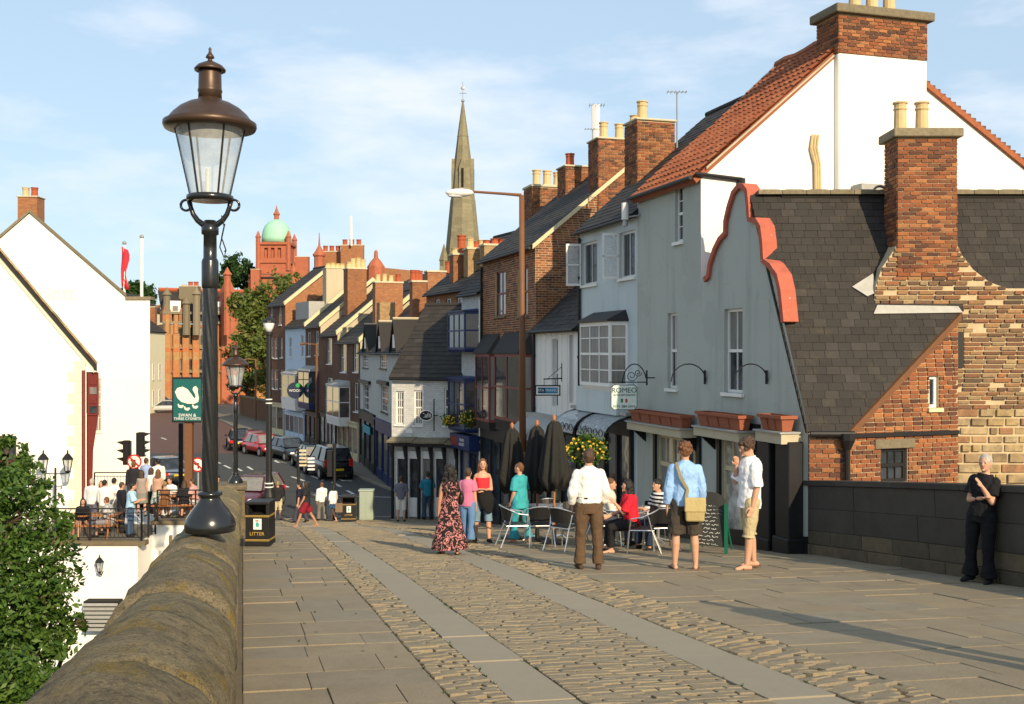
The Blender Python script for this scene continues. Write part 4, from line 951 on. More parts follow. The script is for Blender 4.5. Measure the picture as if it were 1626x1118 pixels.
ff, upf, Nf, lnf = f, up, N, ln
mb = MB(); fl = [rpix(1386, 500), rpix(1527, 498), rpix(1520, 488), rpix(1392, 486)]; mb.prism([f.o + f.d * a + up * b + N * .05 for a, b in fl], -N * .03)
fl = [rpix(1352, 457), rpix(1385, 436), rpix(1391, 466), rpix(1376, 472)]; mb.prism([f.o + f.d * a + up * b + N * .05 for a, b in fl], -N * .03); mb.build('lead_flashing', MT['lead'], dutch)
# ---- pale blue house
def shopfront(t, fr, u0, u1, z0, z1, mat='black', door=None, n=3, fascia=.45, glass='glass'):
    mb = MB(); mb.fbox(fr, u0, u1, -.02, .12, z1 - fascia, z1); mb.fbox(fr, u0 - .02, u1 + .02, -.02, .22, z1, z1 + .06)
    for i in range(n + 1): u = u0 + (u1 - u0 - .1) * i / n; mb.fbox(fr, u, u + .1, -.02, .10, z0, z1 - fascia)
    mb.fbox(fr, u0 + .1, u1 - .1, -.02, .07, z0, z0 + .5); o = mb.build('shopfront', MT[mat], t)
    for i in range(n):
        a, b = u0 + (u1 - u0 - .1) * i / n + .1, u0 + (u1 - u0 - .1) * (i + 1) / n; g = MB(); g.fbox(fr, a, b, -.01, .03, z0 + .5, z1 - fascia); g.build('pane', MT[glass], o)
    return o
fp = Fr(D_, C_); ze = (CY - 340) / FPX * C_[1]
wl = [(924, 384, 948, 452, dict(cols=2, rws=1)), (984, 367, 1008, 441, dict(cols=2, rws=1))]
t, gn = house('pale_blue_house', 'tall pale blue rendered house with white bay window and slate roof', fp, 7.8, ze, ze + 3.35, -6.2, 'blue_wall', wl, (), 3.9, limit=200, slate=(.28, .2)); blueh = t
for w in wl:      # casements standing open
    rc = fp.rect(*w[:4]); q = fp.p; a = Fr(q(rc[0], 0.02, 0), q(rc[0] - .12, .42, 0)); m = MB()
    for z0, z1 in ((rc[2], rc[2] + .06), (rc[3] - .06, rc[3]), ((rc[2] + rc[3]) / 2 - .02, (rc[2] + rc[3]) / 2 + .02)): m.fbox(a, 0, a.L, -.02, .02, z0, z1)
    m.fbox(a, 0, .05, -.02, .02, rc[2] + .06, rc[3] - .06); m.fbox(a, a.L - .05, a.L, -.02, .02, rc[2] + .06, rc[3] - .06); o = m.build('open_casement', MT['white_gloss'], t)
    g = MB(); g.fbox(a, .04, a.L - .04, -.008, .008, rc[2] + .05, rc[3] - .05); g.build('pane', MT['lantern_glass'], o)
bay(t, fp, fp.rect(940, 512, 997, 612), .42, roof_h=.3, base=.12, roof='black')
mb = MB(); rcs = fp.rect(935, 615, 1000, 655); mb.fbox(fp, rcs[0], rcs[1], -.02, .36, rcs[2], rcs[3]); mb.build('bay_base', MT['blue_wall'], t)
zsh = (CY - 668) / FPX * 27.5
shopfront(t, fp, .2, fp.L - .2, -5.4, zsh, 'black', n=4, fascia=.3)
for x0, x1 in ((.1, fp.L * .44), (fp.L * .52, fp.L - .05)):   # curved glass-and-iron canopies
    mb = MB(); V = []; Fc = []; n = 6
    for i in range(n + 1):
        a = i / n * math.pi / 2; V += [fp.p(x0, .85 * math.sin(a), zsh - .10 - .55 * (1 - math.cos(a)) + .3), fp.p(x1, .85 * math.sin(a), zsh - .10 - .55 * (1 - math.cos(a)) + .3)]
    Fc = [(2 * i, 2 * i + 1, 2 * i + 3, 2 * i + 2) for i in range(n)]; mb.add(V, Fc); o = mb.build('canopy', MT['lantern_glass'], t); sm = o.modifiers.new('thick', 'SOLIDIFY'); sm.thickness = .03
    mb = MB()
    for x in (x0, x1): mb.tube([V[2 * i] + fp.d * (x - x0) for i in range(n + 1)], .025, 6)
    mb.tube([V[-2], V[-1]], .03, 6); mb.tube([fp.p(x0, 0, zsh + .2), fp.p(x1, 0, zsh + .2)], .04, 6)
    for k in range(5):
        c = fp.p(x0 + (x1 - x0) * (k + .5) / 5, .86, zsh - .2)
        mb.tube([c + fp.d * (.13 * math.cos(a)) + Vector((0, 0, .09 * math.sin(a))) for a in np.linspace(0, 2 * math.pi, 11)], .012, 5)
    mb.build('ironwork', MT['black'], o)
mb = MB(); mb.fbox(fp, 0, fp.L, 0, .3, zsh + .22, zsh + .3); mb.build('cornice', MT['lead'], t)
downpipe(t, fp, .05, -5.6, ze - .2)
cc = thing('security_camera', 'white security camera bracketed under the eave of the grey wall', 'camera', fs.p(.05, .3, ZE - .7)); mb = MB(); a = fs.p(.0, .32, ZE - .55); mb.tube([a + Vector((0, 0, .35)), a + Vector((0, 0, -.05))], .085, 10); mb.build('body', MT['white_gloss'], cc)
mb = MB(); mb.tube([a + Vector((0, 0, -.05)), a + Vector((0, 0, -.2))], [.05, .07], 10); mb.build('lens', MT['steel'], cc); mb = MB(); mb.tube([a + Vector((0, 0, 0)), fs.p(.2, 0, ZE - .5)], .02, 6); mb.build('bracket', MT['steel'], cc)
# stacks on the party walls
chimney(blueh, 1012, 1077, 190, 250, 29.2, pots=((1031, 154, 'cream', .15), (1018, 182, 'cream', .13)), depth=.9, bricks='bricks', sink=2.0, yaw=.29, cap=.06, limit=150)
# white cement flashing where the pale blue roof meets the pantiled one
mb = MB(); kk = (3.35) / 3.9
for a, b_ in ((.5, 3.95),): p0, p1 = fs.p(-.02, -a, ze + .2 + kk * a), fs.p(-.02, -b_, ze + .2 + kk * b_); mb.prism([p0, p1, p1 + Vector((0, 0, .45)), p0 + Vector((0, 0, .2))], fs.d * -.12)
mb.build('flashing', MT['lead'], blueh)
# ---- small white boarded house
fsx = Fr(E2_, D_); zs2 = (CY - 519) / FPX * D_[1]
t = thing('boarded_house', 'small white boarded house with low slate roof between brick and pale blue houses', 'house', fsx.p(fsx.L / 2, -2, -5.6))
pan = [fsx.rect(877, 538, 886, 646), fsx.rect(904, 532, 911, 640)]
mb = MB(); panel(mb, fsx, [(0, -6.4), (fsx.L, -6.4), (fsx.L, zs2), (0, zs2)], pan); mb.build('front_wall', MT['white_gloss'], t)
for p_ in pan: window(t, fsx, p_, 1, 2, 'white_gloss', 'glass', False, inset=.12, fw=.035)
mb = MB()
for x in np.linspace(.05, fsx.L - .1, 9): mb.fbox(fsx, x, x + .03, 0, .012, -2.2, zs2 - .05)
mb.build('boards', MT['white_gloss'], t)
slates(t, fsx, .18, zs2 - .05, -2.6, zs2 + 2.55, -.05, fsx.L - .02, 'slate_dark', 60, .28, .2); gutter(t, fsx, 0, fsx.L, .22, zs2 - .08)
mb = MB(); mb.fbox(fsx, 0, fsx.L, -4, -.2, -6.4, zs2 - .2); mb.build('back_wall', MT['brick_far'], t)
zf = (CY - 655) / FPX * 31; mb = MB(); mb.fbox(fsx, 0, fsx.L, 0, .35, zf - .25, zf - .12); mb.build('cornice', MT['lead'], t)
shopfront(t, fsx, .1, fsx.L - .1, -6.0, zf - .25, 'black', n=3, fascia=.35)
o = MB(); V = []
for i in range(7): a = i / 6 * math.pi / 2; V += [fsx.p(.6, .1 + .9 * math.sin(a), zf - .3 - .6 * (1 - math.cos(a)) + .1), fsx.p(fsx.L - .1, .1 + .9 * math.sin(a), zf - .3 - .6 * (1 - math.cos(a)) + .1)]
o.add(V, [(2 * i, 2 * i + 1, 2 * i + 3, 2 * i + 2) for i in range(6)]); ob = o.build('awning', cmat((.34, .35, .34), .8), t); ob.modifiers.new('thick', 'SOLIDIFY').thickness = .02
# ---- tall dark brick house
fbk = Fr(F_, E2_); ze = (CY - 390) / FPX * E2_[1]
t, gbk = house('brick_house', 'tall dark brick house with maroon bay windows and orange lit gable', fbk, 7.8, ze, ze + 3.25, -7.0, 'brick_mid', [(786, 430, 803, 502, dict(frame='maroon', cols=2, rws=2, sill='stone_cap')), (822, 424, 838, 502, dict(frame='maroon', cols=2, rws=2, sill='stone_cap'))], (), 3.9, limit=200, slate=(.28, .2), bricks='bricks'); brickh = t
for x0, x1 in ((768, 795), (799, 846)):
    bay(t, fbk, fbk.rect(x0, 562, x1, 668), .38, frame='maroon', roof='slate_flat', cols=2, rws=2, roof_h=.75, base=.3, basemat='black', splay=.2)
zf = (CY - 684) / FPX * 36; shopfront(t, fbk, .15, fbk.L - .15, -6.3, zf, 'black', n=5, fascia=.45)
mb = MB(); p0, p1 = gbk.p(-.12, .03, ze - .12), gbk.p(3.9, .03, ze + 3.2); mb.prism([p0, p1, p1 + Vector((0, 0, .15)), p0 + Vector((0, 0, .15))], gbk.n * .08); mb.build('verge', MT['verge'], t)
downpipe(t, fbk, .06, -6.2, ze - .2); downpipe(t, fsx, .04, -5.8, zs2)
chimney(t, 950, 1012, 220, 330, 34.0, pots=((967, 189, 'cream', .15), (993, 190, 'cream', .15)), depth=.9, bricks='bricks', sink=1.6, yaw=.29, cap=.06, limit=200)
chimney(t, 898, 942, 264, 320, 38.5, pots=((912, 240, 'red', .17),), depth=.9, bricks='bricks', sink=1.8, yaw=.29, cap=.06, limit=100)
chimney(t, 845, 899, 296, 370, 41.5, pots=((859, 266, 'cream', .17), (876, 266, 'cream', .17), (893, 268, 'cream', .17)), depth=1.1, bricks='bricks', sink=2.5, yaw=.29, cap=.1, limit=120)
# aerials
def aerial(px, py0, py1, Y, label, par_name='aerial'):
    a, b = P(px, py1, Y), P(px, py0, Y); t = thing('aerial', label, 'aerial', a); mb = MB(); mb.tube([a, b], .025, 6); mb.build('mast', MT['steel'], t)
    mb = MB(); mb.tube([b + Vector((-.28, 0, 0)), b + Vector((.28, 0, 0))], .012, 5)
    for k in range(6): x = -.25 + k * .1; mb.tube([b + Vector((x, -.18, 0)), b + Vector((x, .18, 0))], .008, 5)
    mb.build('elements', MT['steel'], t)
aerial(1075, 146, 245, 29.5, 'thin television aerial beside the brick stack of the pale blue house')
aerial(941, 205, 300, 36.5, 'short dark aerial mast beside the red pot stack')
a = P(946, 330, 37.5); b = P(946, 167, 37.5); t = thing('aerial', 'broad white lattice aerial mast behind the brick chimneys', 'aerial', a); mb = MB(); mb.tube([a, b], [.1, .16], 6); mb.build('mast', MT['white_gloss'], t)
mb = MB(); mb.tube([b + Vector((-.25, 0, 0)), b + Vector((.3, 0, 0))], .012, 5); [mb.tube([b + Vector((x, -.3, .0)), b + Vector((x + .02, .3, 0))], .01, 5) for x in (-.22, -.1, .05, .18, .28)]; mb.build('elements', MT['steel'], t)
# ------------------------------------------------------------------ the street row beyond
def XY(px, Y): return ((px - CX) / FPX * Y, Y)
# narrow infill house with navy bays
fi = Fr(XY(733, 41.6), F_)
t, gi = house('navy_bay_house', 'narrow white painted brick house with two stacked navy bay windows', fi, 6.5, (CY - 466) / FPX * 40.5, (CY - 466) / FPX * 40.5 + 2.6, -7.2, 'painted_brick', (), (), 3.2, limit=40)
for x0, x1, y0, y1 in ((729, 763, 496, 555), (729, 763, 602, 680)):
    bay(t, fi, fi.rect(x0, y0, x1, y1), .55, frame='navy', roof='navy', cols=3, rws=2, roof_h=.12, base=.10, splay=.25)
zf = (CY - 690) / FPX * 40.3; mb = MB(); mb.fbox(fi, .05, fi.L - .05, 0, .5, zf - .55, zf); mb.build('fascia', MT['navy'], t)
text_obj(t, 'TRAVEL\nAGENTS', fi.p(fi.L * .62, .51, zf - .28), fi.d, Vector((0, 0, 1)), .16, MT['white_gloss'], 'lettering')
mb = MB(); mb.fbox(fi, .1, fi.L * .42, .5, .505, zf - .45, zf - .1); mb.build('sign_panel', MT['maroon'], t)
shopfront(t, fi, .1, fi.L - .1, -6.6, zf - .55, 'navy', n=2, fascia=.15)
downpipe(t, fi, fi.L - .1, -6.5, 2, 'white_gloss')
# cafe
CL, CR = XY(622, 42.6), XY(735, 41.5); fc = Fr(CL, CR); ze = (CY - 599) / FPX * 42.2
cw = [(628, 621, 641, 674, dict(cols=3, rws=4, frame='white_gloss')), (657, 620, 671, 675, dict(cols=3, rws=4)), (705, 617, 720, 676, dict(cols=3, rws=4))]
t, gc = house('cafe_house', 'low white painted brick cafe with broad slate roof and timber posts', fc, 6.4, ze, ze + 2.85, -7.2, 'painted_brick', cw, (), 3.2, limit=300, slate=(.36, .26), roof='slate'); cafe = t
zp = (CY - 700) / FPX * 42
# pent roof of stone slabs with a wavy edge on carved posts
it = []
for k in range(11):
    u = fc.L * (k + .5) / 11; c = fc.p(u, .22, zp + .04 + random.uniform(-.03, .03)); sl = (fc.n * .55 + Vector((0, 0, -.16))); it.append((c, fc.d * (fc.L / 11 * .97), -sl, Vector((0, 0, .07))))
pieces('stone_slab', t, it, MT['stone_cap'], 20, 0.06)
mb = MB(); mb.fbox(fc, 0, fc.L, 0, .38, zp - .22, zp - .06); mb.build('beam', MT['black'], t)
for px in (629, 650, 670, 690, 711, 730):
    u = fc.hit(px, 760)[0]; mb = MB(); mb.fbox(fc, u - .045, u + .045, .24, .34, -6.8, zp - .22); mb.prism([fc.p(u - .05, .36, zp - .65), fc.p(u - .05, .36, zp - .2), fc.p(u - .05, .52, zp - .2)], fc.d * .1); mb.build('post', MT['black'], t)
for i, (x0, x1) in enumerate(((633, 645), (652, 666), (673, 687), (694, 708))):
    rc = fc.rect(x0, 716, x1, 812); u0, u1, z0, z1 = rc; mb = MB(); zi = z0 + .55
    mb.fbox(fc, u0 - .06, u0, 0, .12, z0 - .2, z1); mb.fbox(fc, u1, u1 + .06, 0, .12, z0 - .2, z1); mb.fbox(fc, u0, u1, 0, .12, z1 - .3, z1); mb.fbox(fc, u0, u1, 0, .12, z0 - .2, zi); o = mb.build('shop_window', MT['white_gloss'], t)
    g = MB(); g.fbox(fc, u0, u1, .02, .05, zi, z1 - .3); g.build('pane', MT['glass'], o)
os_ = thing('oval_sign', 'black oval hanging cafe sign with white script on iron bar', 'sign', fc.p(fc.hit(683, 659)[0], .3, -2.5)); u, z = fc.hit(683, 659); c = fc.p(u, .35, z)
def disc(mb, c, d, n, rx, rz, th, k=24): mb.add([c + d * (rx * math.cos(a)) + Vector((0, 0, rz * math.sin(a))) + n * w for w in (0, th) for a in np.linspace(0, 2 * math.pi, k, endpoint=False)], [tuple(range(k - 1, -1, -1)), tuple(range(k, 2 * k))] + [(i, (i + 1) % k, k + (i + 1) % k, k + i) for i in range(k)])
mb = MB(); disc(mb, c - fc.n * .02, fc.d, fc.n, .30, .21, .04); mb.build('rim', MT['white_gloss'], os_); mb = MB(); disc(mb, c + fc.n * .018, fc.d, fc.n, .27, .18, .008); mb.build('board', MT['black'], os_)
text_obj(os_, 'Café', c + fc.n * .03 + Vector((0, 0, 0)), (fc.d + Vector((0, 0, .12))).normalized(), Vector((0, 0, 1)), .26, MT['white_gloss'])
mb = MB(); mb.tube([c + fc.d * .33 + Vector((0, 0, .65)), c + fc.d * .33 + Vector((0, 0, -.6))], .025, 6); mb.tube([c + fc.d * .33, c + fc.d * .28], .02, 6); mb.tube([c + fc.d * .33, c + fc.d * .33 - fc.n * .36], .02, 6); mb.build('bracket', MT['black'], os_)
rc = fc.rect(644, 682, 655, 688); mb = MB(); mb.fbox(fc, rc[0], rc[1], 0, .02, rc[2], rc[3]); o = mb.build('name_plate', MT['white_gloss'], t)
# dark brick house rising behind the cafe
f7 = Fr(XY(677, 53.5), XY(768, 46.5)); ze = (CY - 462) / FPX * 50
t, g7 = house('upper_brick_house', 'dark brick house with small attic windows rising behind the cafe roof', f7, 7.4, ze, ze + 2.9, -7.2, 'brick_mid', [(691, 475, 698, 489, dict(cols=1, rws=1, sill=False)), (708, 474, 716, 488, dict(cols=1, rws=1, sill=False)), (725, 472, 733, 487, dict(cols=1, rws=1, sill=False))], (), 3.7, limit=60)
chimney(t, 720, 745, 405, 440, 51, mat='brick_mid', pots=((736, 372, 'red', .22), (726, 393, 'cream', .2)), yaw=.3, sink=3)
chimney(t, 743, 770, 396, 425, 50, mat='brick_yellow', pots=((750, 377, 'cream', .2), (759, 382, 'red', .16), (768, 379, 'cream', .18)), yaw=.3, sink=3)
chimney(t, 769, 800, 390, 420, 49, mat='brick_yellow', pots=((776, 380, 'red', .18), (789, 377, 'red', .2), (801, 378, 'red', .2)), yaw=.3, sink=3)
chimney(t, 655, 678, 448, 478, 57, mat='brick_mid', pots=((658, 428, 'red', .16), (664, 428, 'red', .16), (669, 429, 'red', .16)), yaw=.3, sink=3)
chimney(t, 679, 709, 432, 462, 60, mat='brick_orange', pots=((714, 414, 'red', .2),), yaw=.3, sink=3)
# grey house with three dormers
Y6a, Y6b = 66.5, 50.0; f6 = Fr(XY(572, Y6a), XY(642, Y6b)); ze = 0.0
gw = dict(cols=3, rws=4, sill='black')
t, g6 = house('dormer_house', 'warm grey rendered house with three dark dormer gables and shopfronts', f6, 7.6, ze, ze + 3.5, -7.3, 'grey2_wall', [(576, 563, 585, 584, gw), (603, 563, 614, 585, gw), (577, 610, 586, 652, gw), (605, 612, 616, 655, gw)], (), 3.8, limit=80, slate=(.34, .26))
for px in (584, 607, 630):
    u, _ = f6.hit(px, 540); dz = ze + .1; V = [f6.p(u - 1.0, .12, dz), f6.p(u + 1.0, .12, dz), f6.p(u, .12, dz + 1.35)]; mb = MB(); mb.prism(V, -f6.n * 1.5); o = mb.build('dormer', MT['slate_flat'], t)
    for sg in (-1, 1): g = MB(); a, b = f6.p(u + sg * 1.2, .22, dz - .18), f6.p(u, .22, dz + 1.45); g.prism([a, b, b + Vector((0, 0, .1)), a + Vector((0, 0, .1))], -f6.n * 1.75); g.build('dormer_roof', MT['slate_flat'], o)
    g = MB(); g.fbox(f6, u - .35, u + .35, .12, .16, dz + .1, dz + .75); g.build('dormer_window', MT['white_gloss'], o)
    g = MB(); g.tube([f6.p(u, .2, dz + 1.54), f6.p(u, -1.5, dz + 1.54)], .07, 6); g.build('ridge', MT['dun_wall'], o)
for px, y0, y1 in ((581, 604, 609), (610, 605, 611)):
    rc = f6.rect(px - 8, y0, px + 8, y1); mb = MB(); mb.fbox(f6, rc[0], rc[1], 0, .16, rc[2], rc[3]); mb.build('window_hood', MT['black'], t)
zf = (CY - 660) / FPX * 60; shopfront(t, f6, .4, f6.L * .42, -6.8, zf, 'black', n=3, fascia=.5); shopfront(t, f6, f6.L * .46, f6.L - .3, -6.8, zf - .1, 'navy', n=4, fascia=.6)
mb = MB(); rc = f6.rect(580, 676, 591, 688); mb.fbox(f6, rc[0], rc[1], .1, .14, rc[2], rc[3]); mb.build('sign_panel', cmat((.03, .28, .36)), t)
chimney(t, 603, 628, 480, 522, 60, mat='brick_yellow', pots=(), yaw=.35, sink=3, cap=.0); chimney(t, 596, 641, 449, 478, 66, mat='brick_orange', pots=((602, 435, 'cream', .17), (612, 434, 'cream', .17), (622, 436, 'cream', .17), (633, 434, 'red', .17)), yaw=.35, sink=3)
# terrace of four
def rowh(name, label, pa, Ya, pb, Yb, ye, wall, wins, rise=3.3, half=3.9, parapet='verge', **kw):
    fr = Fr(XY(pa, Ya), XY(pb, Yb)); ze = (CY - ye) / FPX * Yb; kk = dict(limit=0, slate=(.45, .36)); kk.update(kw)
    return (*house(name, label, fr, half * 2, ze, ze + rise, -7.3, wall, wins, (), half, parapet=parapet, **{**dict(gable_mat='dun_wall'), **kk}), fr)
ww = dict(cols=2, rws=2)
t5, g5, f5 = rowh('terrace_house', 'dark brick terrace house with projecting white oriel next to grey dormers', 536, 72.5, 572, 66.5, 543, 'brick_far', [(541, 545, 550, 591, ww), (561, 545, 569, 591, ww), (562, 608, 569, 654, ww)])
bay(t5, f5, f5.rect(533, 612, 556, 662), .7, cols=2, rws=2, roof_h=.35, base=.5); shopfront(t5, f5, .3, f5.L - .3, -6.9, (CY - 668) / FPX * 70, 'verge', n=4, fascia=.3)
chimney(t5, 603, 620, 455, 500, 69, mat='brick_mid', yaw=.4, sink=3)
t4, g4, f4 = rowh('terrace_house', 'dark brick terrace house with tall white windows and cream party wall', 509, 77.8, 536, 72.5, 531, 'brick_far', [(519, 537, 527, 578, ww), (519, 600, 528, 643, ww)])
shopfront(t4, f4, .3, f4.L - .3, -6.9, (CY - 657) / FPX * 75, 'black', n=4, fascia=.3, glass='glass_lit')
chimney(t4, 552, 583, 427, 473, 76.5, mat='brick_mid', pots=((557, 415, 'cream', .22), (563, 409, 'cream', .22), (571, 408, 'cream', .22), (578, 410, 'cream', .22)), yaw=.4, depth=1.2, sink=4)
t3, g3, f3_ = rowh('terrace_house', 'dark brick terrace house with navy bay window beside the sky blue front', 485, 82.5, 509, 77.8, 518, 'brick_far', [(488, 528, 493, 566, ww), (501, 526, 506, 564, ww)])
bay(t3, f3_, f3_.rect(486, 589, 506, 640), .7, frame='navy', cols=2, rws=2, roof_h=.4, base=.4); shopfront(t3, f3_, .2, f3_.L - .2, -6.9, (CY - 655) / FPX * 80, 'black', n=3, fascia=.3)
chimney(t3, 518, 553, 426, 480, 84, mat='dun_wall', pots=((523, 417, 'cream', .25), (530, 416, 'cream', .25), (537, 417, 'cream', .25), (544, 417, 'cream', .25)), yaw=.4, depth=1.2, sink=5, cap=.06)
t2_, g2, f2_ = rowh('terrace_house', 'sky blue painted terrace house with white bay and hanging round sign', 453, 88, 485, 82.5, 518, 'sky_wall', [(459, 536, 463, 567, ww), (478, 532, 482, 567, ww)])
bay(t2_, f2_, f2_.rect(459, 594, 483, 632), .7, cols=2, rws=2, roof_h=.4, base=.9); shopfront(t2_, f2_, .2, f2_.L - .2, -6.9, (CY - 655) / FPX * 85, 'sky_wall', n=4, fascia=.3)
mb = MB(); q = f2_.p; z2 = (CY - 518) / FPX * 82.5; mb.fbox(f2_, 1.0, f2_.L - 1.2, -2.2, -.6, z2 + .4, z2 + 2.0); mb.build('dormer', MT['lead'], t2_)
t1, g1, f1_ = rowh('terrace_house', 'dark brown brick corner house with orange side gable, end of the row by the trees', 425, 91.5, 453, 88, 484, 'brick_far', [(429, 488, 433, 513, ww), (443, 486, 447, 516, ww), (430, 537, 434, 568, ww), (436, 537, 440, 569, ww), (445, 537, 449, 568, ww), (430, 587, 434, 617, ww), (436, 587, 441, 618, ww), (445, 587, 449, 617, ww)], 3.3, 4.2, gable_mat='brick_orange')
shopfront(t1, f1_, .8, f1_.L - .2, -6.9, (CY - 642) / FPX * 88, 'verge', n=2, fascia=.3)
for px, py, d in ((455, 519, 1), ): pass
# round hanging shop sign
hs = thing('hanging_sign', 'dark round hanging shop sign with green leaf and white letters', 'sign', f2_.p(1.5, 1.2, 1.0)); c = P(469, 620, 80); mb = MB(); disc(mb, c, Vector((1, 0, 0)), Vector((0, -1, 0)), .62, .62, .06); mb.build('board', cmat((.02, .03, .06)), hs)
mb = MB(); disc(mb, c + Vector((.22, -.066, .38)), Vector((1, 0, 0)), Vector((0, -1, 0)), .2, .16, .01, 8); mb.build('leaf', cmat((.03, .35, .08)), hs); text_obj(hs, 'WOOD', c + Vector((0, -.075, -.02)), Vector((1, 0, 0)), Vector((0, 0, 1)), .27, MT['white_gloss'])
mb = MB(); mb.tube([c + Vector((0, 0, .62)), c + Vector((0, 0, .8)), c + Vector((1.2, 1.5, .8))], .03, 6); mb.build('bracket', MT['black'], hs)
# far chimneys and brick block above the row
fb = Fr(XY(500, 128), XY(606, 122)); t = thing('far_brick_block', 'distant orange brick building with many chimney pots above the terrace', 'building', fb.p(fb.L / 2, -3, -7)); zt = (CY - 428) / FPX * 125
mb = MB(); mb.fbox(fb, 0, fb.L, -6, 0, -7.3, zt); mb.build('wall', MT['brick_orange'], t)
chimney(t, 511, 541, 400, 440, 124, mat='brick_orange', pots=((516, 390, 'red', .3), (526, 390, 'red', .3), (536, 390, 'red', .3)), sink=3); chimney(t, 541, 577, 390, 440, 122.5, mat='brick_orange', pots=((547, 380, 'red', .3), (558, 380, 'red', .3), (569, 380, 'red', .3)), sink=3)
mb = MB(); a = P(558, 390, 122); mb.tube([a, P(557.5, 343, 122)], .13, 6); mb.build('flagpole', MT['white_gloss'], t)
mb = MB(); mb.lathe(P(507, 430, 123), [(.6, 0), (.6, 1.6), (.75, 1.7), (.75, 1.9), (.5, 2.2), (.12, 2.9), (.03, 4.4)], 8); mb.build('turret', MT['red_stone'], t)
mb = MB(); mb.lathe(P(597, 432, 121), [(1.0, -1), (1.0, .6), (.6, 1.2), (.25, 1.6), (.2, 2.3), (.05, 2.5)], 8); mb.build('turret', MT['red_stone'], t)
f9 = Fr(XY(600, 80), XY(715, 68)); t9 = thing('back_roof', 'long low slate roofed building behind the dormer house', 'building', f9.p(3, -3, -7)); ze = (CY - 460) / FPX * 74; mb = MB(); mb.fbox(f9, 0, f9.L, -7, 0, -7.3, ze); mb.build('wall', MT['brick_mid'], t9); slates(t9, f9, .2, ze, -3.5, (CY - 428) / FPX * 77, 0, f9.L, 'slate', 0, .5, .4)
# ------------------------------------------------------------------ far landmarks
# church spire
t = thing('church_spire', 'tall pale stone church spire with lucarnes and weather vane over the rooftops', 'church', P(735, 700, 150)); c = P(735, 559, 150)
def zz(py, Y=150): return (CY - py) / FPX * Y
mb = MB(); mb.lathe((c.x, c.y, 0), [(2.65, zz(430)), (2.45, zz(400)), (1.75, zz(318)), (1.68, zz(316)), (1.66, zz(314)), (1.35, zz(270)), (.78, zz(218)), (.82, zz(217)), (.76, zz(215)), (.16, zz(165)), (.1, zz(162))], 8); mb.build('spire', MT['spire_stone'], t)
mb = MB(); mb.box(c.x - 3, c.x + 3, c.y - 3, c.y + 3, -7.3, zz(425)); mb.build('tower', MT['spire_stone'], t)
for k, (dx, dy) in enumerate(((0, -1), (-1, 0), (1, 0))):
    m = MB(); f = Fr((c.x + dx * 1.45 - dy * -.45, c.y + dy * 1.45 - dx * .45), (c.x + dx * 1.45 + dy * -.45, c.y + dy * 1.45 + dx * .45)); m.fbox(f, 0, f.L, -.9, .12, zz(305), zz(268)); a = f.p(0, .12, zz(268)); b = f.p(f.L, .12, zz(268)); m.prism([a, b, f.p(f.L / 2, .12, zz(252))], -f.n * 1.2); o = m.build('lucarne', MT['spire_stone'], t)
    g = MB(); g.fbox(f, f.L * .3, f.L * .7, .12, .15, zz(300), zz(270)); g.build('louvre', MT['dark_in'], o)
mb = MB(); mb.tube([(c.x, c.y, zz(163)), (c.x, c.y, zz(130))], .06, 6); mb.tube([(c.x - .5, c.y, zz(148)), (c.x + .5, c.y, zz(148))], .05, 6); mb.ell((c.x, c.y, zz(160)), .25); mb.ell((c.x, c.y, zz(140)), (.3, .08, .25)); mb.build('weather_vane', MT['steel'], t)
mb = MB(); mb.lathe(P(705, 440, 149), [(.6, 0), (.6, 2.2), (.7, 2.3), (.05, 4.6)], 4); mb.build('pinnacle', MT['spire_stone'], t)
# shire hall with the green dome
t = thing('domed_hall', 'red terracotta hall with green copper dome and corner pinnacles behind trees', 'building', P(436, 650, 178)); Y = 178; c = P(435, 559, Y); z_ = lambda py: zz(py, Y)
mb = MB(); mb.lathe((c.x, c.y + 2, 0), [(2.5, z_(384)), (2.48, z_(376)), (2.32, z_(366)), (1.95, z_(357)), (1.4, z_(351)), (.6, z_(347)), (.3, z_(346))], 24); mb.build('dome', MT['copper'], t, smooth=True)
mb = MB(); mb.lathe((c.x, c.y + 2, 0), [(.42, z_(349)), (.42, z_(340)), (.6, z_(338)), (.35, z_(334)), (.12, z_(328)), (.02, z_(323))], 10); mb.build('lantern', MT['red_stone'], t)
ft = Fr((c.x - 2.5, c.y - .5), (c.x + 2.5, c.y - .5)); mb = MB(); wl = [(ft.L * (.2 + .22 * k), ft.L * (.2 + .22 * k) + .6, z_(410), z_(394)) for k in range(3)]
panel(mb, ft, [(0, z_(560)), (ft.L, z_(560)), (ft.L, z_(386)), (0, z_(386))], wl, reveal=.5); mb.fbox(ft, 0, ft.L, -5, -.5, z_(560), z_(386)); mb.build('tower', MT['red_stone'], t)
mb = MB(); mb.fbox(ft, -.35, ft.L + .35, -5.3, .35, z_(389), z_(385)); mb.fbox(ft, -.25, ft.L + .25, -5.3, .25, z_(418), z_(414)); mb.fbox(ft, -.6, ft.L + .6, -5.6, .6, z_(560), z_(432)); mb.build('cornice', MT['red_stone'], t)
for u, w in ((0, 0), (ft.L, 0), (0, -5), (ft.L, -5)):
    mb = MB(); q = ft.p(u, w, 0); mb.lathe((q.x, q.y, 0), [(.4, z_(430)), (.4, z_(378)), (.52, z_(377)), (.3, z_(373)), (.05, z_(367))], 8); mb.build('pinnacle', MT['red_stone'], t)
fm = Fr(XY(395, 172), XY(510, 172)); mb = MB(); mb.fbox(fm, 0, fm.L, -9, 0, -7.3, zz(436, 172)); mb.build('wing', MT['red_stone'], t)
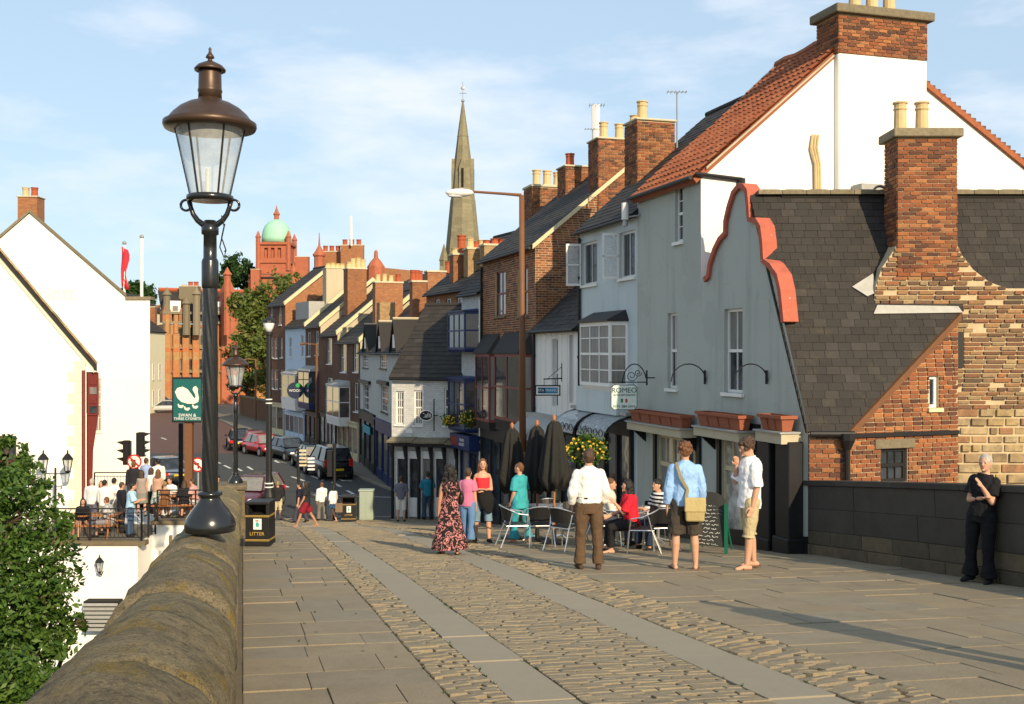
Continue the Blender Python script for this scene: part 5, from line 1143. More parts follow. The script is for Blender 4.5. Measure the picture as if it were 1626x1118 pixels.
mb = MB(); f8, up8, N8, ln8 = slope_fr(fm, .3, zz(440, 172), -4, zz(432, 172)); mb.prism([f8.o + f8.d * a + up8 * b for a, b in ((0, 0), (fm.L, 0), (fm.L, ln8), (0, ln8))], -N8 * .2); mb.build('roof', MT['slate_flat'], t)
chimney(t, 469, 489, 408, 440, 171, mat='red_stone', depth=1.5, sink=2); chimney(t, 398, 412, 428, 445, 171, mat='red_stone', depth=1.5, sink=2)
mb = MB(); mb.lathe(P(466, 440, 171), [(.5, -1), (.5, 1), (.3, 1.6), (.05, 2.2)], 8); mb.build('pinnacle', MT['red_stone'], t)
# striped gothic hall
fg = Fr(XY(260, 140), XY(424, 146)); t = thing('gothic_hall', 'ornate banded brick and stone gothic hall with buttresses and slate roof', 'building', fg.p(6, -4, -7)); ztop = zz(515, 141)
MT['banded'] = m_brickwall('banded_brick', (.46, .16, .06), (.40, .28, .12), (.34, .2, .1), 3.0, .55, soot=.2)
wn = []
for px in (286, 302, 318):
    for y0, y1 in ((520, 548), (570, 605)): wn.append(fg.rect(px - 4, y0, px + 4, y1))
mb = MB(); panel(mb, fg, [(0, -7.3), (fg.L, -7.3), (fg.L, ztop), (0, ztop)], wn, reveal=.3); mb.fbox(fg, 0, fg.L, -9, -.3, -7.3, ztop); mb.build('wall', MT['banded'], t)
for r in wn: window(t, fg, r, 1, 2, 'stone_cap', 'glass', False, inset=.2, fw=.12)
for px in (265, 279, 294, 310, 326, 341, 357, 376, 395):
    u, _ = fg.hit(px, 560); mb = MB(); mb.fbox(fg, u - .45, u + .45, -.2, .6, -7.3, zz(530, 141)); mb.fbox(fg, u - .3, u + .3, -.2, .4, zz(530, 141), zz(500, 141)); bevel(mb.build('buttress', MT['banded'], t), .1, 1)
for py in (497, 512, 552, 590):
    mb = MB(); mb.fbox(fg, -.2, fg.L + .2, -.1, .35, zz(py + 2, 141), zz(py - 2, 141)); mb.build('band_course', MT['stone_cap'], t)
mb = MB(); f8, up8, N8, ln8 = slope_fr(fg, .2, zz(512, 141) + .2, -4.5, zz(460, 143)); mb.prism([f8.o + f8.d * a + up8 * b for a, b in ((-.1, 0), (fg.L + .1, 0), (fg.L + .1, ln8), (-.1, ln8))], -N8 * .2); mb.build('roof', MT['slate_dark'], t)
mb = MB(); mb.tube([fg.p(0, -4.5, zz(459, 143)), fg.p(fg.L, -4.5, zz(459, 143))], .3, 6); mb.build('ridge', MT['pot_red'], t)
for px, w in ((265, 14), (292, 16), (335, 20)):
    u, _ = fg.hit(px, 500); mb = MB(); k = w / FPX * 141 / 2; mb.prism([fg.p(u - k, .25, zz(512, 141)), fg.p(u + k, .25, zz(512, 141)), fg.p(u + k, .25, zz(498, 141)), fg.p(u, .25, zz(474, 141)), fg.p(u - k, .25, zz(498, 141))], -fg.n * 2.5); mb.build('gable', MT['brick_orange'], t)
for px in (278, 348):
    u, _ = fg.hit(px, 480); mb = MB(); mb.fbox(fg, u - .7, u + .7, -1.5, .1, zz(498, 141), zz(478, 141)); o = mb.build('dormer', MT['white_gloss'], t); g = MB(); g.fbox(fg, u - .35, u + .35, .1, .14, zz(494, 141), zz(486, 141)); g.build('pane', MT['glass'], o)
chimney(t, 284, 314, 455, 470, 144, mat='stone_cap', depth=1.5, pots=((300, 447, 'red', .35), (309, 447, 'red', .35), (290, 452, 'cream', .35)), sink=2)
for px, yt in ((265, 456), (312, 455), (361, 424), (296, 470)):
    mb = MB(); a = P(px, 520, 140.3); mb.lathe(a, [(.5, -1), (.45, zz(yt + 14, 140) - a.z), (.65, zz(yt + 12, 140) - a.z), (.3, zz(yt + 6, 140) - a.z), (.05, zz(yt, 140) - a.z)], 8); mb.build('pinnacle', MT['red_stone'] if px == 361 else MT['stone_cap'], t)
mb = MB(); a = fg.p(fg.hit(352, 560)[0], -1, 0); mb.prism([fg.p(fg.hit(350, 560)[0], .7, -7.3), fg.p(fg.hit(380, 560)[0], .7, -7.3), fg.p(fg.hit(380, 560)[0], .7, zz(480, 141)), fg.p(fg.hit(365, 560)[0], .7, zz(445, 141)), fg.p(fg.hit(350, 560)[0], .7, zz(480, 141))], -fg.n * 5); mb.build('porch_gable', MT['red_stone'], t)
# cream houses at the end of the road
for i, (x0, x1, Ya, Yb, ye, lab) in enumerate(((225, 262, 128, 118, 528, 'pale cream cottage with red chimney beyond the white inn'), (205, 262, 165, 150, 498, 'cream gabled house with slate roof behind the pale cottage'))):
    f = Fr(XY(x0, Yb), XY(x1, Ya)); zt = zz(ye, Ya); h = thing('cream_cottage', lab, 'house', f.p(f.L / 2, -3, -7)); mb = MB(); mb.fbox(f, 0, f.L, -7, 0, -7.3, zt); mb.build('wall', MT['cream_wall'], h)
    slates(h, f, .2, zt, -3.5, zt + 2.8, 0, f.L, 'slate', 0, .6, .5); chimney(h, 236 + i * 6, 246 + i * 6, 488 - i * 3, 500, Ya, mat='brick_mid', pots=(), sink=3)
    for k in range(3): window(h, f, (f.L * (.15 + .28 * k), f.L * (.15 + .28 * k) + .9, -3.2, -1.4), 2, 2, inset=-.03); window(h, f, (f.L * (.15 + .28 * k), f.L * (.15 + .28 * k) + .9, -6.2, -4.4), 2, 2, inset=-.03)
# brick boundary wall below the trees
a, b = G(372, 668), G(440, 700); fw2 = Fr((a.x + 2.5, a.y), (b.x + 2.5, b.y + 4)); t = thing('boundary_wall', 'long dark red brick boundary wall below the trees by the far pavement', 'wall', fw2.p(fw2.L / 2, 0, -7)); mb = MB(); mb.fbox(fw2, -10, fw2.L, -.3, 0, -7.3, -4.9); mb.build('wall', MT['brick_far'], t); mb = MB(); mb.fbox(fw2, -10, fw2.L, -.36, .06, -4.9, -4.75); mb.build('coping', MT['stone_cap'], t)
# ------------------------------------------------------------------ trees
def m_leaf(name, cols):
    t = NT(name); at = t.n('ShaderNodeAttribute', attribute_name='rnd'); col = t.ramp(at.outputs['Fac'], [(i / (len(cols) - 1), c) for i, c in enumerate(cols)])
    t.fin(col, 0.5, 0, 0.3); tr = t.n('ShaderNodeBsdfTranslucent'); t.l(col, tr.inputs[0]); m = t.n('ShaderNodeMixShader'); m.inputs[0].default_value = 0.3; t.l(t.b.outputs[0], m.inputs[1]); t.l(tr.outputs[0], m.inputs[2]); t.l(m.outputs[0], t.o.inputs[0]); return t.mat
MT['leaf_near'] = m_leaf('fresh_leaf', [(.022, .06, .010), (.05, .115, .018), (.10, .18, .03), (.038, .09, .014), (.13, .19, .04)])
MT['leaf_far'] = m_leaf('park_leaf', [(.06, .10, .02), (.10, .15, .028), (.15, .17, .035), (.075, .12, .025)])
MT['leaf_dark'] = m_leaf('dark_leaf', [(.02, .055, .012), (.03, .075, .016), (.045, .095, .02)])
MT['leaf_copper'] = m_leaf('copper_leaf', [(.10, .09, .02), (.16, .08, .025), (.09, .12, .02), (.12, .10, .03)])
def leaves(blobs, n, size, mat, name='crown', parent=None, clump=0.22):
    """blobs: (centre, radii); leaf-sized folded faces gathered in clumps near the surface"""
    vol = np.array([b[1][0] * b[1][1] * b[1][2] for b in blobs]) ** .667; pr = vol / vol.sum(); V = np.zeros((n * 4, 3)); rn = np.zeros(n * 4); ncl = max(20, n // 40)
    cl = []
    for _ in range(ncl):
        b = blobs[rng.choice(len(blobs), p=pr)]; d = rng.normal(size=3); d /= np.linalg.norm(d); rr = rng.uniform(.55, 1.02); cl.append((np.array(b[0]) + d * np.array(b[1]) * rr, d, min(b[1]) * clump * rng.uniform(.6, 1.3), rng.random()))
    idx = rng.integers(0, ncl, n)
    for i in range(n):
        c, d, r, tone = cl[idx[i]]; o = rng.normal(size=3) * r * .6; p = c + o; nrm = rng.normal(size=3) + d * .6 + np.array([0, 0, .5]); nrm /= np.linalg.norm(nrm); a = np.cross(nrm, rng.normal(size=3)); a /= np.linalg.norm(a) + 1e-9; b2 = np.cross(nrm, a); s = size * rng.uniform(.45, 1.5)
        V[i * 4] = p - a * s; V[i * 4 + 1] = p + b2 * s * .45 + nrm * s * .1; V[i * 4 + 2] = p + a * s; V[i * 4 + 3] = p - b2 * s * .45 + nrm * s * .1; rn[i * 4:i * 4 + 4] = np.clip(tone * .6 + rng.random() * .4, 0, 1)
    me = bpy.data.meshes.new(name); me.vertices.add(n * 4); me.vertices.foreach_set('co', V.ravel()); me.loops.add(n * 4); me.loops.foreach_set('vertex_index', np.arange(n * 4)); me.polygons.add(n); me.polygons.foreach_set('loop_start', np.arange(0, n * 4, 4)); me.polygons.foreach_set('loop_total', np.full(n, 4))
    me.materials.append(mat); at = me.attributes.new('rnd', 'FLOAT', 'POINT'); at.data.foreach_set('value', rn.astype(np.float32)); me.update(); me.validate()
    return link(name, me, parent)
def tree(name, label, base, blobs, n, size, mat, trunk_r=.3, group=None):
    t = thing(name, label, 'tree', base, group); base = Vector(base); mb = MB(); cs = [Vector(b[0]) for b in blobs]; mid = sum(cs, Vector()) / len(cs); fork = base.lerp(mid, .55); mb.tube([base, base.lerp(fork, .5) + Vector((.1, 0, 0)), fork], [trunk_r, trunk_r * .8, trunk_r * .65], 9)
    for c in cs: mb.tube([fork - Vector((0, 0, .1)), fork.lerp(c, .5) + Vector((0, 0, .3)), c], [trunk_r * .45, trunk_r * .28, trunk_r * .08], 6)
    [mb.tube([c, c + Vector((random.gauss(0, 1), random.gauss(0, 1), random.uniform(-.2, 1))).normalized() * (min(b_[1]) * 1.0)], [trunk_r * .1, trunk_r * .02], 4) for c, b_ in zip(cs, blobs) for _ in range(7)]; mb.build('trunk', MT['bark'], t, smooth=True); leaves(blobs, n, size, mat, 'crown', t); return t
def pb(px, py, Y, rx, ry=None, rz=None): c = P(px, py, Y); k = Y / FPX; return ((c.x, c.y, c.z), (rx * k, (ry or rx) * k, (rz or rx) * k))
Y = 112
tree('street_tree', 'bushy yellow-green tree beside the corner house, in front of the red hall', P(425, 665, Y), [pb(440, 470, Y, 34), pb(405, 500, Y, 30), pb(400, 545, Y - 2, 30), pb(470, 455, Y + 3, 24), pb(410, 590, Y - 1, 22), pb(385, 480, Y, 22), pb(425, 520, Y, 30)], 9000, .24, MT['leaf_far'])
Y = 118
tree('street_tree', 'copper tinged tree over the boundary wall behind the iron lamp', P(392, 660, Y), [pb(385, 560, Y, 28), pb(400, 610, Y, 26), pb(375, 610, Y, 16), pb(412, 555, Y, 22)], 5000, .24, MT['leaf_copper'])
tree('park_tree', 'dark green tree showing behind the gothic hall roof', P(375, 650, 190), [pb(378, 430, 190, 26), pb(362, 450, 190, 16), pb(392, 445, 190, 16)], 3500, .4, MT['leaf_dark'])
tree('park_tree', 'dark green tree beyond the white inn under the flagpoles', P(220, 660, 180), [pb(222, 465, 180, 20), pb(206, 462, 180, 14), pb(238, 478, 180, 12)], 3000, .36, MT['leaf_dark'])
# ------------------------------------------------------------------ the inn and terraces on the left
YN = 38.0; RX = XY(136, YN); fn = Fr((RX[0] - 15.0, YN), RX); zeN = (CY - 570) / FPX * YN; kN = 1.18; hw = 7.6
t = thing('inn', 'near white rendered inn gable with cream quoins and oxblood corner bay', 'inn', fn.p(7, -5, -6)); inn = t
zapN = zeN + kN * hw; wN = fn.rect(-6, 692, 26, 772)
mb = MB(); panel(mb, fn, [(0, -14.2), (15, -14.2), (15, zeN), (15 - hw, zapN), (0, zapN - kN * 7.4)], [wN]); mb.build('gable_wall', MT['pub_white'], t)
bd = Vector((-.42, 1, 0)).normalized(); DN = 9.0
mb = MB(); q0, q1 = fn.p(15, 0, 0), fn.p(15, 0, 0) + bd * DN
mb.poly([q0 + Vector((0, 0, -14.2)), q1 + Vector((0, 0, -14.2)), q1 + Vector((0, 0, zeN)), q0 + Vector((0, 0, zeN))]); r0, r1 = fn.p(0, 0, 0), fn.p(0, 0, 0) + bd * DN; z0_ = Vector((0, 0, zapN - kN * 7.4))
mb.poly([r1 + Vector((0, 0, -14.2)), r0 + Vector((0, 0, -14.2)), r0 + z0_, r1 + z0_]); ap = fn.p(15 - hw, 0, zapN); mb.poly([q1 + Vector((0, 0, -14.2)), r1 + Vector((0, 0, -14.2)), r1 + z0_, ap + bd * DN, q1 + Vector((0, 0, zeN))]); mb.build('side_wall', MT['pub_white'], t)
for (a, b, nm) in ((fn.p(15.45, .12, zeN - kN * .45 + .08), fn.p(15 - hw, .12, zapN + .08), 1), (fn.p(-.3, .12, zapN - kN * 7.7 + .08), fn.p(15 - hw, .12, zapN + .08), -1)):
    mb = MB(); mb.prism([a, b, b + Vector((0, 0, .26)), a + Vector((0, 0, .26))], bd * (DN + .3)); mb.build('roof', MT['pantile'] if False else MT['slate_flat'], t)
    n = 26; it = []
    for k in range(n):
        p, q = a.lerp(b, k / n), a.lerp(b, (k + 1) / n); up = (q - p); it.append(((p + q) / 2 + Vector((0, 0, .285 + random.uniform(0, .02))) + bd * .22, bd * .55, up * 1.02, Vector((0, 0, .07))))
    pieces('verge_tile', t, it, MT['sandstone'], 60, 0.1)
mb = MB(); a, b = fn.p(15.3, .06, zeN - kN * .3 - .14), fn.p(15 - hw, .06, zapN - .14); mb.prism([a, b, b + Vector((0, 0, .20)), a + Vector((0, 0, .20))], -fn.n * .08); mb.build('barge_board', MT['cream_wall'], t)
it = []; z = -6.0; k = 0
while z < zeN - .3:
    w = .62 if k % 2 else .4; it.append((fn.p(15 - w / 2, .0, z + .19), fn.d * w, Vector((0, 0, .36)), fn.n * .05)); z += .38; k += 1
pieces('quoin', t, it, MT['cream_wall'], 40, 0.05)
window(t, fn, wN, 2, 2, 'maroon', 'glass', 'white_gloss')
# oxblood oriel on the street corner
x_ = lambda px, y=YN: (px - CX) / FPX * y
zo = lambda py: (CY - py) / FPX * YN
mb = MB(); mb.prism([(x_(137), YN + .1, zo(660)), (x_(155), YN + .1, zo(660)), (x_(155), YN + .1, zo(592)), (x_(137), YN + .1, zo(592))], bd * 1.7); mb.prism([(x_(137), YN + .12, zo(800)), (x_(144), YN + .12, zo(800)), (x_(146), YN + .12, zo(715)), (x_(154), YN + .12, zo(661)), (x_(137), YN + .12, zo(661))], bd * 1.6); o = mb.build('oriel', MT['oxblood'], t)
for k in range(4): g = MB(); g.box(x_(141), x_(152), YN + .07, YN + .10, zo(600 + k * 15 + 11), zo(600 + k * 15)); g.build('pane', MT['glass'] if k % 2 else MT['oxblood'], o)
mb = MB(); c = Vector((x_(134), YN - .08, 0)); mb.tube([c + Vector((0, 0, zo(588))), c + Vector((0, 0, zo(860)))], .06, 8); mb.build('downpipe', MT['oxblood'], t)
# big white house behind
YB = 50.0; RB = XY(238, YB); fB = Fr((RB[0] - 14, YB), RB); z2 = lambda py: (CY - py) / FPX * YB
ub = lambda px: (px - CX) / FPX * YB - fB.o.x
t = thing('white_hotel', 'broad white gabled building with brick chimney rising behind the near inn', 'building', fB.p(7, -4, -7))
uap, zap = ub(48), z2(338); wB = fB.rect(149, 600, 161, 686)
mb = MB(); panel(mb, fB, [(0, -7.4), (14, -7.4), (14, z2(472)), (ub(202), z2(472)), (uap, zap), (0, zap - (uap) * .86)], [wB]); mb.build('gable_wall', MT['pub_white'], t)
q = fB.p(14, 0, 0); bd2 = Vector((-.42, 1, 0)).normalized() * 10
V = [(14, z2(472)), (ub(202), z2(472)), (uap, zap), (0, zap - uap * .86)]
mb = MB(); mb.poly([q + Vector((0, 0, -7.4)), q + bd2 + Vector((0, 0, -7.4)), q + bd2 + Vector((0, 0, z2(472))), q + Vector((0, 0, z2(472)))]); mb.poly([fB.p(a, 0, b) + bd2 for a, b in reversed([(0, -7.4), (14, -7.4)] + V)]); mb.build('side_wall', MT['pub_white'], t)
for i, (A, B) in enumerate(((V[1], V[2]), (V[3], V[2]))):
    mb = MB(); a, b = fB.p(A[0], .1, A[1]), fB.p(B[0], .1, B[1]); mb.prism([a, b, b + Vector((0, 0, .16)), a + Vector((0, 0, .16))], bd2 * 1.03); mb.build('roof', MT['stone_cap'], t)
mb = MB(); mb.fbox(fB, ub(200), 14.06, -.5, .08, z2(476), z2(471)); mb.build('parapet_coping', MT['stone_cap'], t)
mb = MB(); mb.poly([fB.p(14, 0, z2(472)), fB.p(14, 0, z2(472)) + bd2, fB.p(ub(202), 0, z2(472)) + bd2, fB.p(ub(202), 0, z2(472))]); mb.build('flat_roof', MT['lead'], t)
window(t, fB, wB, 2, 4, 'white_gloss', 'glass_lit')
chimney(t, 28, 59, 313, 340, YB + .5, mat='brick_orange', pots=((35, 296, 'cream', .17), (49, 296, 'red', .17)), depth=.8, sink=1.6, cap=.06)
MT['ghost'] = m_plain('faded_sign_paint', (.80, .78, .58), .85, var=.05)
text_obj(t, 'Marriott', fB.p(ub(119), .01, z2(466)), fB.d, Vector((0, 0, 1)), .92, MT['ghost'], 'faded_lettering', .004, 'RIGHT')
# terraces
FU, FL = -5.70, -6.12; YU, YLw = 36.0, 34.6
xr = -.2576 * YU; xm = x_(219, YLw); xl = -19.5
t = thing('terrace', 'cream walled inn terrace with two levels crowded with drinkers', 'terrace', (-13, 36, -14)); terr = t
mb = MB(); TP = [(xm, YU), (-.2576 * YU, YU), (-.2576 * 41.5, 41.5), (xm, 41.5)]; mb.prism([Vector((a, b, -14.2)) for a, b in TP], (0, 0, 14.2 + FU)); mb.box(xl, xm - .004, YLw, 37.98, -14.2, FL); mb.box(xl + 2, xm - .004, 37.98, 41.5, -14.2, FL); mb.build('terrace_wall', MT['pub_white'], t)
mb = MB(); mb.box(xm - .05, xr, YU - .06, YU + .3, FU - .10, FU + .012); mb.build('edge_slab', MT['joint'], t); mb = MB(); mb.box(xl, xm + .25, YLw - .06, YLw + .3, FL - .13, FL + .012); mb.build('edge_slab', MT['joint'], t)
mb = MB(); mb.box(xl, xm + .02, YLw + .3, 38, FL, FL + .008); mb.prism([Vector((a, b + (.3 if b == YU else 0), FU)) for a, b in TP], (0, 0, .008)); mb.build('floor', MT['path'], t)
def railing(a, b, z, label, h=1.05, n=None):
    a, b = Vector((a[0], a[1], z)), Vector((b[0], b[1], z)); L_ = (b - a).length; d = (b - a) / L_; rt = thing('railing', label, 'railing', a); n = n or max(2, int(L_ / 1.4))
    up = Vector((0, 0, 1))
    for h_ in (h, h - .14, .12): m = MB(); m.tube([a + up * h_, b + up * h_], .024 if h_ == h else .015, 6); m.build('rail', MT['black'], rt)
    for k in range(n + 1): m = MB(); p = a + d * (L_ * k / n); m.tube([p, p + up * h], .03, 6); m.build('post', MT['black'], rt)
    nb = int(L_ / .125); bm_ = MB().tube([Vector((0, 0, .12)), Vector((0, 0, h - .14))], .008, 5).mesh('baluster', MT['black'])
    for k in range(1, nb): o = bpy.data.objects.new('baluster', bm_); COL.objects.link(o); o.parent = rt; o.matrix_basis = Matrix.Translation(d * (L_ * k / nb))
railing((xl + 2.5, YLw + .05), (xm + .1, YLw + .05), FL, 'black iron railing along the lower terrace edge above the wall lantern')
railing((xm + .1, YLw + .05), (xm + .1, YU), FL, 'short black return railing joining the two terrace levels')
railing((xm + .15, YU + .05), (xr - .1, YU + .05), FU, 'black iron railing along the upper terrace behind the seated drinkers')
railing((x_(150, 41.3), 41.3), (x_(300, 41.3), 41.3), FU, 'black iron railing at the back of the terrace by the road')
# things on the terrace front
def wall_lantern(c, label, s=1.0, arm=None, group=None):
    t = thing('wall_lantern', label, 'lantern', c, group); c = Vector(c); m = MB(); m.lathe(c, [(.10 * s, 0), (.17 * s, .38 * s)], 6); m.build('glass', MT['lantern_glass'], t)
    m = MB(); m.lathe(c, [(.20 * s, .38 * s), (.20 * s, .41 * s), (.09 * s, .55 * s), (.03 * s, .6 * s), (.03 * s, .66 * s), (.01 * s, .72 * s)], 6); m.lathe(c, [(.03 * s, -.1 * s), (.11 * s, -.02 * s), (.11 * s, .0)], 6)
    for k in range(6): a = k * math.pi / 3; m.tube([c + Vector((.10 * s * math.cos(a), .10 * s * math.sin(a), 0)), c + Vector((.17 * s * math.cos(a), .17 * s * math.sin(a), .38 * s))], .014 * s, 4)
    m.build('frame', MT['black'], t); m = MB(); m.ell(c + Vector((0, 0, .18 * s)), .06 * s); m.build('bulb', MT['lamp_white'], t); return t
wl_ = wall_lantern(P(158, 907, YLw - .3), 'small black wall lantern on the cream wall below the terrace', .75); m = MB(); c = P(158, 910, YLw - .3); m.tube([c, c + Vector((0, .15, -.1)), c + Vector((0, .32, 0))], .02, 6); m.build('bracket', MT['black'], wl_)
lp = thing('twin_lantern_post', 'black post carrying two lanterns in front of the white inn gable', 'lamp', P(88, 850, 36.9)); c = P(88, 745, 36.9); m = MB(); m.tube([Vector((c.x, c.y, FL)), c + Vector((0, 0, .05))], [.05, .035], 8); m.build('post', MT['black'], lp)
m = MB(); m.tube([c + Vector((-.45, 0, -.12)), c + Vector((-.2, 0, -.16)), c + Vector((.2, 0, -.16)), c + Vector((.45, 0, -.12))], .02, 6); m.build('arm', MT['black'], lp)
for sx_ in (-1, 1):
    cc = c + Vector((sx_ * .42, 0, -.05)); m = MB(); m.lathe(cc, [(.10, 0), (.17, .38)], 6); g = m.build('glass', MT['lantern_glass'], lp); m = MB(); m.lathe(cc, [(.20, .38), (.20, .41), (.09, .55), (.03, .6), (.03, .66), (.01, .72)], 6); m.lathe(cc, [(.03, -.1), (.11, -.02), (.11, .0)], 6)
    for k in range(6): a = k * math.pi / 3; m.tube([cc + Vector((.10 * math.cos(a), .10 * math.sin(a), 0)), cc + Vector((.17 * math.cos(a), .17 * math.sin(a), .38))], .014, 4)
    m.build('lantern_frame', MT['black'], lp)
lv = thing('louvre_unit', 'grey slatted ventilation unit fixed low on the cream terrace wall', 'vent', P(158, 1000, YLw - .5)); a, b = P(131, 1002, YLw - .5), P(186, 956, YLw - .5); m = MB(); m.box(a.x, b.x, a.y + .06, a.y + .5, a.z, b.z); m.build('casing', MT['dark_in'], lv)
for k in range(7): z = a.z + (b.z - a.z) * (k + .5) / 7; m = MB(); m.hexa([(a.x, a.y, z - .07), (b.x, a.y, z - .07), (b.x, a.y + .1, z), (a.x, a.y + .1, z), (a.x, a.y, z - .03), (b.x, a.y, z - .03), (b.x, a.y + .1, z + .04), (a.x, a.y + .1, z + .04)]); m.build('slat', MT['lead'], lv)
m = MB(); rcq = [P(233, 932, YU - .02), P(252, 912, YU - .02)]; m.box(rcq[0].x, rcq[1].x, YU - .08, YU + .02, rcq[0].z, rcq[1].z); m.build('cellar_hatch', MT['maroon'], terr); m = MB(); c = P(271, 850, YU - .06); m.tube([c, P(272, 1000, YU - .06)], .05, 6); m.build('drainpipe', MT['joint'], terr)
m = MB(); a, b = P(228, 940, YU - .03), P(232, 905, YU - .03); m.box(a.x, b.x, YU - .05, YU, a.z, b.z); m.build('vent_pipe', MT['lead'], terr)
# pub sign
YS = 38.5; t = thing('pub_sign', 'green hanging pub sign with white swan and cygnets on brown post', 'sign', (x_(298, YS), YS + .1, FU)); zS = lambda py: (CY - py) / FPX * YS
m = MB(); m.box(x_(292, YS), x_(304, YS), YS + .06, YS + .3, -6.6, zS(668)); m.build('post', MT['timber'], t); m = MB(); m.box(x_(273, YS), x_(322, YS), YS, YS + .08, zS(671), zS(599)); m.build('frame', MT['black'], t)
fS = Fr((x_(273, YS), YS - .006), (x_(322, YS), YS - .006)); m = MB(); m.box(x_(275.5, YS), x_(319.5, YS), YS - .01, YS, zS(668.5), zS(602)); m.build('board', cmat((.008, .10, .095), .6), t)
def flat(pts, dy, name, mat): m = MB(); m.prism([Vector((x_(a, YS), YS - dy, zS(b))) for a, b in reversed(pts)], (0, -.004, 0)); return m.build(name, mat, t)
ivory = cmat((.80, .76, .60), .6)
flat([(278, 622), (282, 616), (290, 614), (298, 618), (304, 626), (309, 633), (311, 630), (309, 624), (306, 619), (307, 615), (311, 613), (314, 616), (314, 622), (316, 632), (315, 638), (309, 641), (298, 641), (288, 638), (282, 632)], .011, 'swan', ivory)
flat([(314, 616), (311, 614), (317, 620)], .0165, 'beak', cmat((.6, .25, .02)))
for cx_, cy_ in ((287, 644), (297, 648), (310, 645)): flat([(cx_ - 5, cy_ - 2), (cx_ - 3, cy_ - 3), (cx_ - 2, cy_), (cx_ + 4, cy_ - 1), (cx_ + 5, cy_ + 1), (cx_ + 2, cy_ + 4), (cx_ - 3, cy_ + 3)], .011, 'cygnet', ivory)
text_obj(t, 'SWAN &', Vector((x_(297.5, YS), YS - .014, zS(659.5))), Vector((1, 0, 0)), Vector((0, 0, 1)), .165, MT['white_gloss']); text_obj(t, 'THREE CYGNETS', Vector((x_(297.5, YS), YS - .014, zS(665))), Vector((1, 0, 0)), Vector((0, 0, 1)), .128, MT['white_gloss'])
# poles and signals
def pole(name, label, cat, px, py0, py1, Y, r, mat, group=None):
    a, b = P(px, py1, Y), P(px, py0, Y); t = thing(name, label, cat, a, group); m = MB(); m.tube([a, b], r, 8); m.build('pole', MT[mat], t); return t, a, b
ft_, a, b = pole('flagpole', 'white flagpole with drooping red flag behind the white hotel', 'flagpole', 197.5, 386, 640, 60, .07, 'white_gloss'); m = MB(); m.ell(b, .12); m.build('finial', MT['steel'], ft_)
m = MB(); V = []; n = 9
for j in range(n):
    for i in range(5): z = b.z - .2 - j * .28; wv = (.12 + .10 * math.sin(j * .9) + (.08 if j == 6 else 0)) * (1 if j < 7 else .8); V.append((b.x - .12 + i * .085 * (1 + .2 * math.sin(j)), b.y - .1 + .1 * math.sin(i * 1.7 + j * .8), z - .05 * i))
m.add(V, [(j * 5 + i, j * 5 + i + 1, j * 5 + i + 6, j * 5 + i + 5) for j in range(n - 1) for i in range(4)]); o = m.build('flag', cmat((.55, .025, .04), .7), ft_, smooth=True); o.modifiers.new('thick', 'SOLIDIFY').thickness = .02
ft_, a, b = pole('flagpole', 'bare white flagpole standing beside the red flag', 'flagpole', 225, 376, 640, 58, .085, 'white_gloss'); m = MB(); m.ell(b, .12); m.build('finial', MT['steel'], ft_)
def traffic_light(px, py, label, side, Y=44.5):
    t, a, b = pole('traffic_light', label, 'traffic light', px, py, 800, Y, .055, 'black', 'traffic lights at the road junction'); m = MB(); c = b + Vector((side * .16, 0, -.5)); m.box(c.x - .13, c.x + .13, c.y - .1, c.y + .1, c.z - .5, c.z + .52); bevel(m.build('housing', MT['black'], t), .02, 1)
    for k in range(3):
        g = MB(); d = c + Vector((side * .13, 0, .36 - k * .34)); g.prism([d + Vector((0, -.12, .14)), d + Vector((side * .26, -.12, .10)), d + Vector((0, -.12, -.02))], (0, .24, 0)); g.build('visor', MT['black'], t)
traffic_light(207, 700, 'traffic signal head with visors turned to the white wall', -1); traffic_light(218, 687, 'taller traffic signal behind the round turn sign', 1)
def turn_sign(px, py, Y, label):
    c = P(px, py, Y); t = thing('turn_sign', label, 'road sign', (c.x, c.y, -6.6), 'round no left turn signs'); m = MB(); m.tube([(c.x, c.y + .06, -6.7), (c.x, c.y + .06, c.z + .2)], .04, 8); m.build('post', MT['steel'], t); X, N_ = Vector((1, 0, 0)), Vector((0, -1, 0))
    m = MB(); disc(m, c, X, N_, .30, .30, .02); m.build('red_ring', MT['lamp_red'], t); m = MB(); disc(m, c + N_ * .021, X, N_, .24, .24, .006); m.build('white_face', MT['white_gloss'], t)
    m = MB(); e = N_ * .029; m.prism([c + e + Vector((u, 0, v)) for u, v in ((.0, -.16), (.06, -.16), (.06, .08), (-.06, .08), (-.06, .14), (-.16, .05), (-.06, -.04), (-.06, .02), (0, .02))][::-1], N_ * .003); m.build('arrow', MT['black'], t)
    m = MB(); a, b = Vector((-.17, 0, .17)), Vector((.17, 0, -.17)); w_ = Vector((.025, 0, .025)); m.prism([c + e * 1.15 + a - w_, c + e * 1.15 + b - w_, c + e * 1.15 + b + w_, c + e * 1.15 + a + w_], N_ * .003); m.build('slash', MT['lamp_red'], t)
turn_sign(213.5, 733, 44, 'round no left turn sign in front of the traffic signals'); turn_sign(314, 738, 44, 'round no left turn sign half hidden behind the big lamp column')
pole('marker_post', 'plain white post beside the traffic signals and silver car', 'post', 232, 697, 790, 46, .06, 'white_gloss'); pole('black_post', 'thick black post standing beside the brown pub sign post', 'post', 287, 672, 790, 41, .09, 'black')
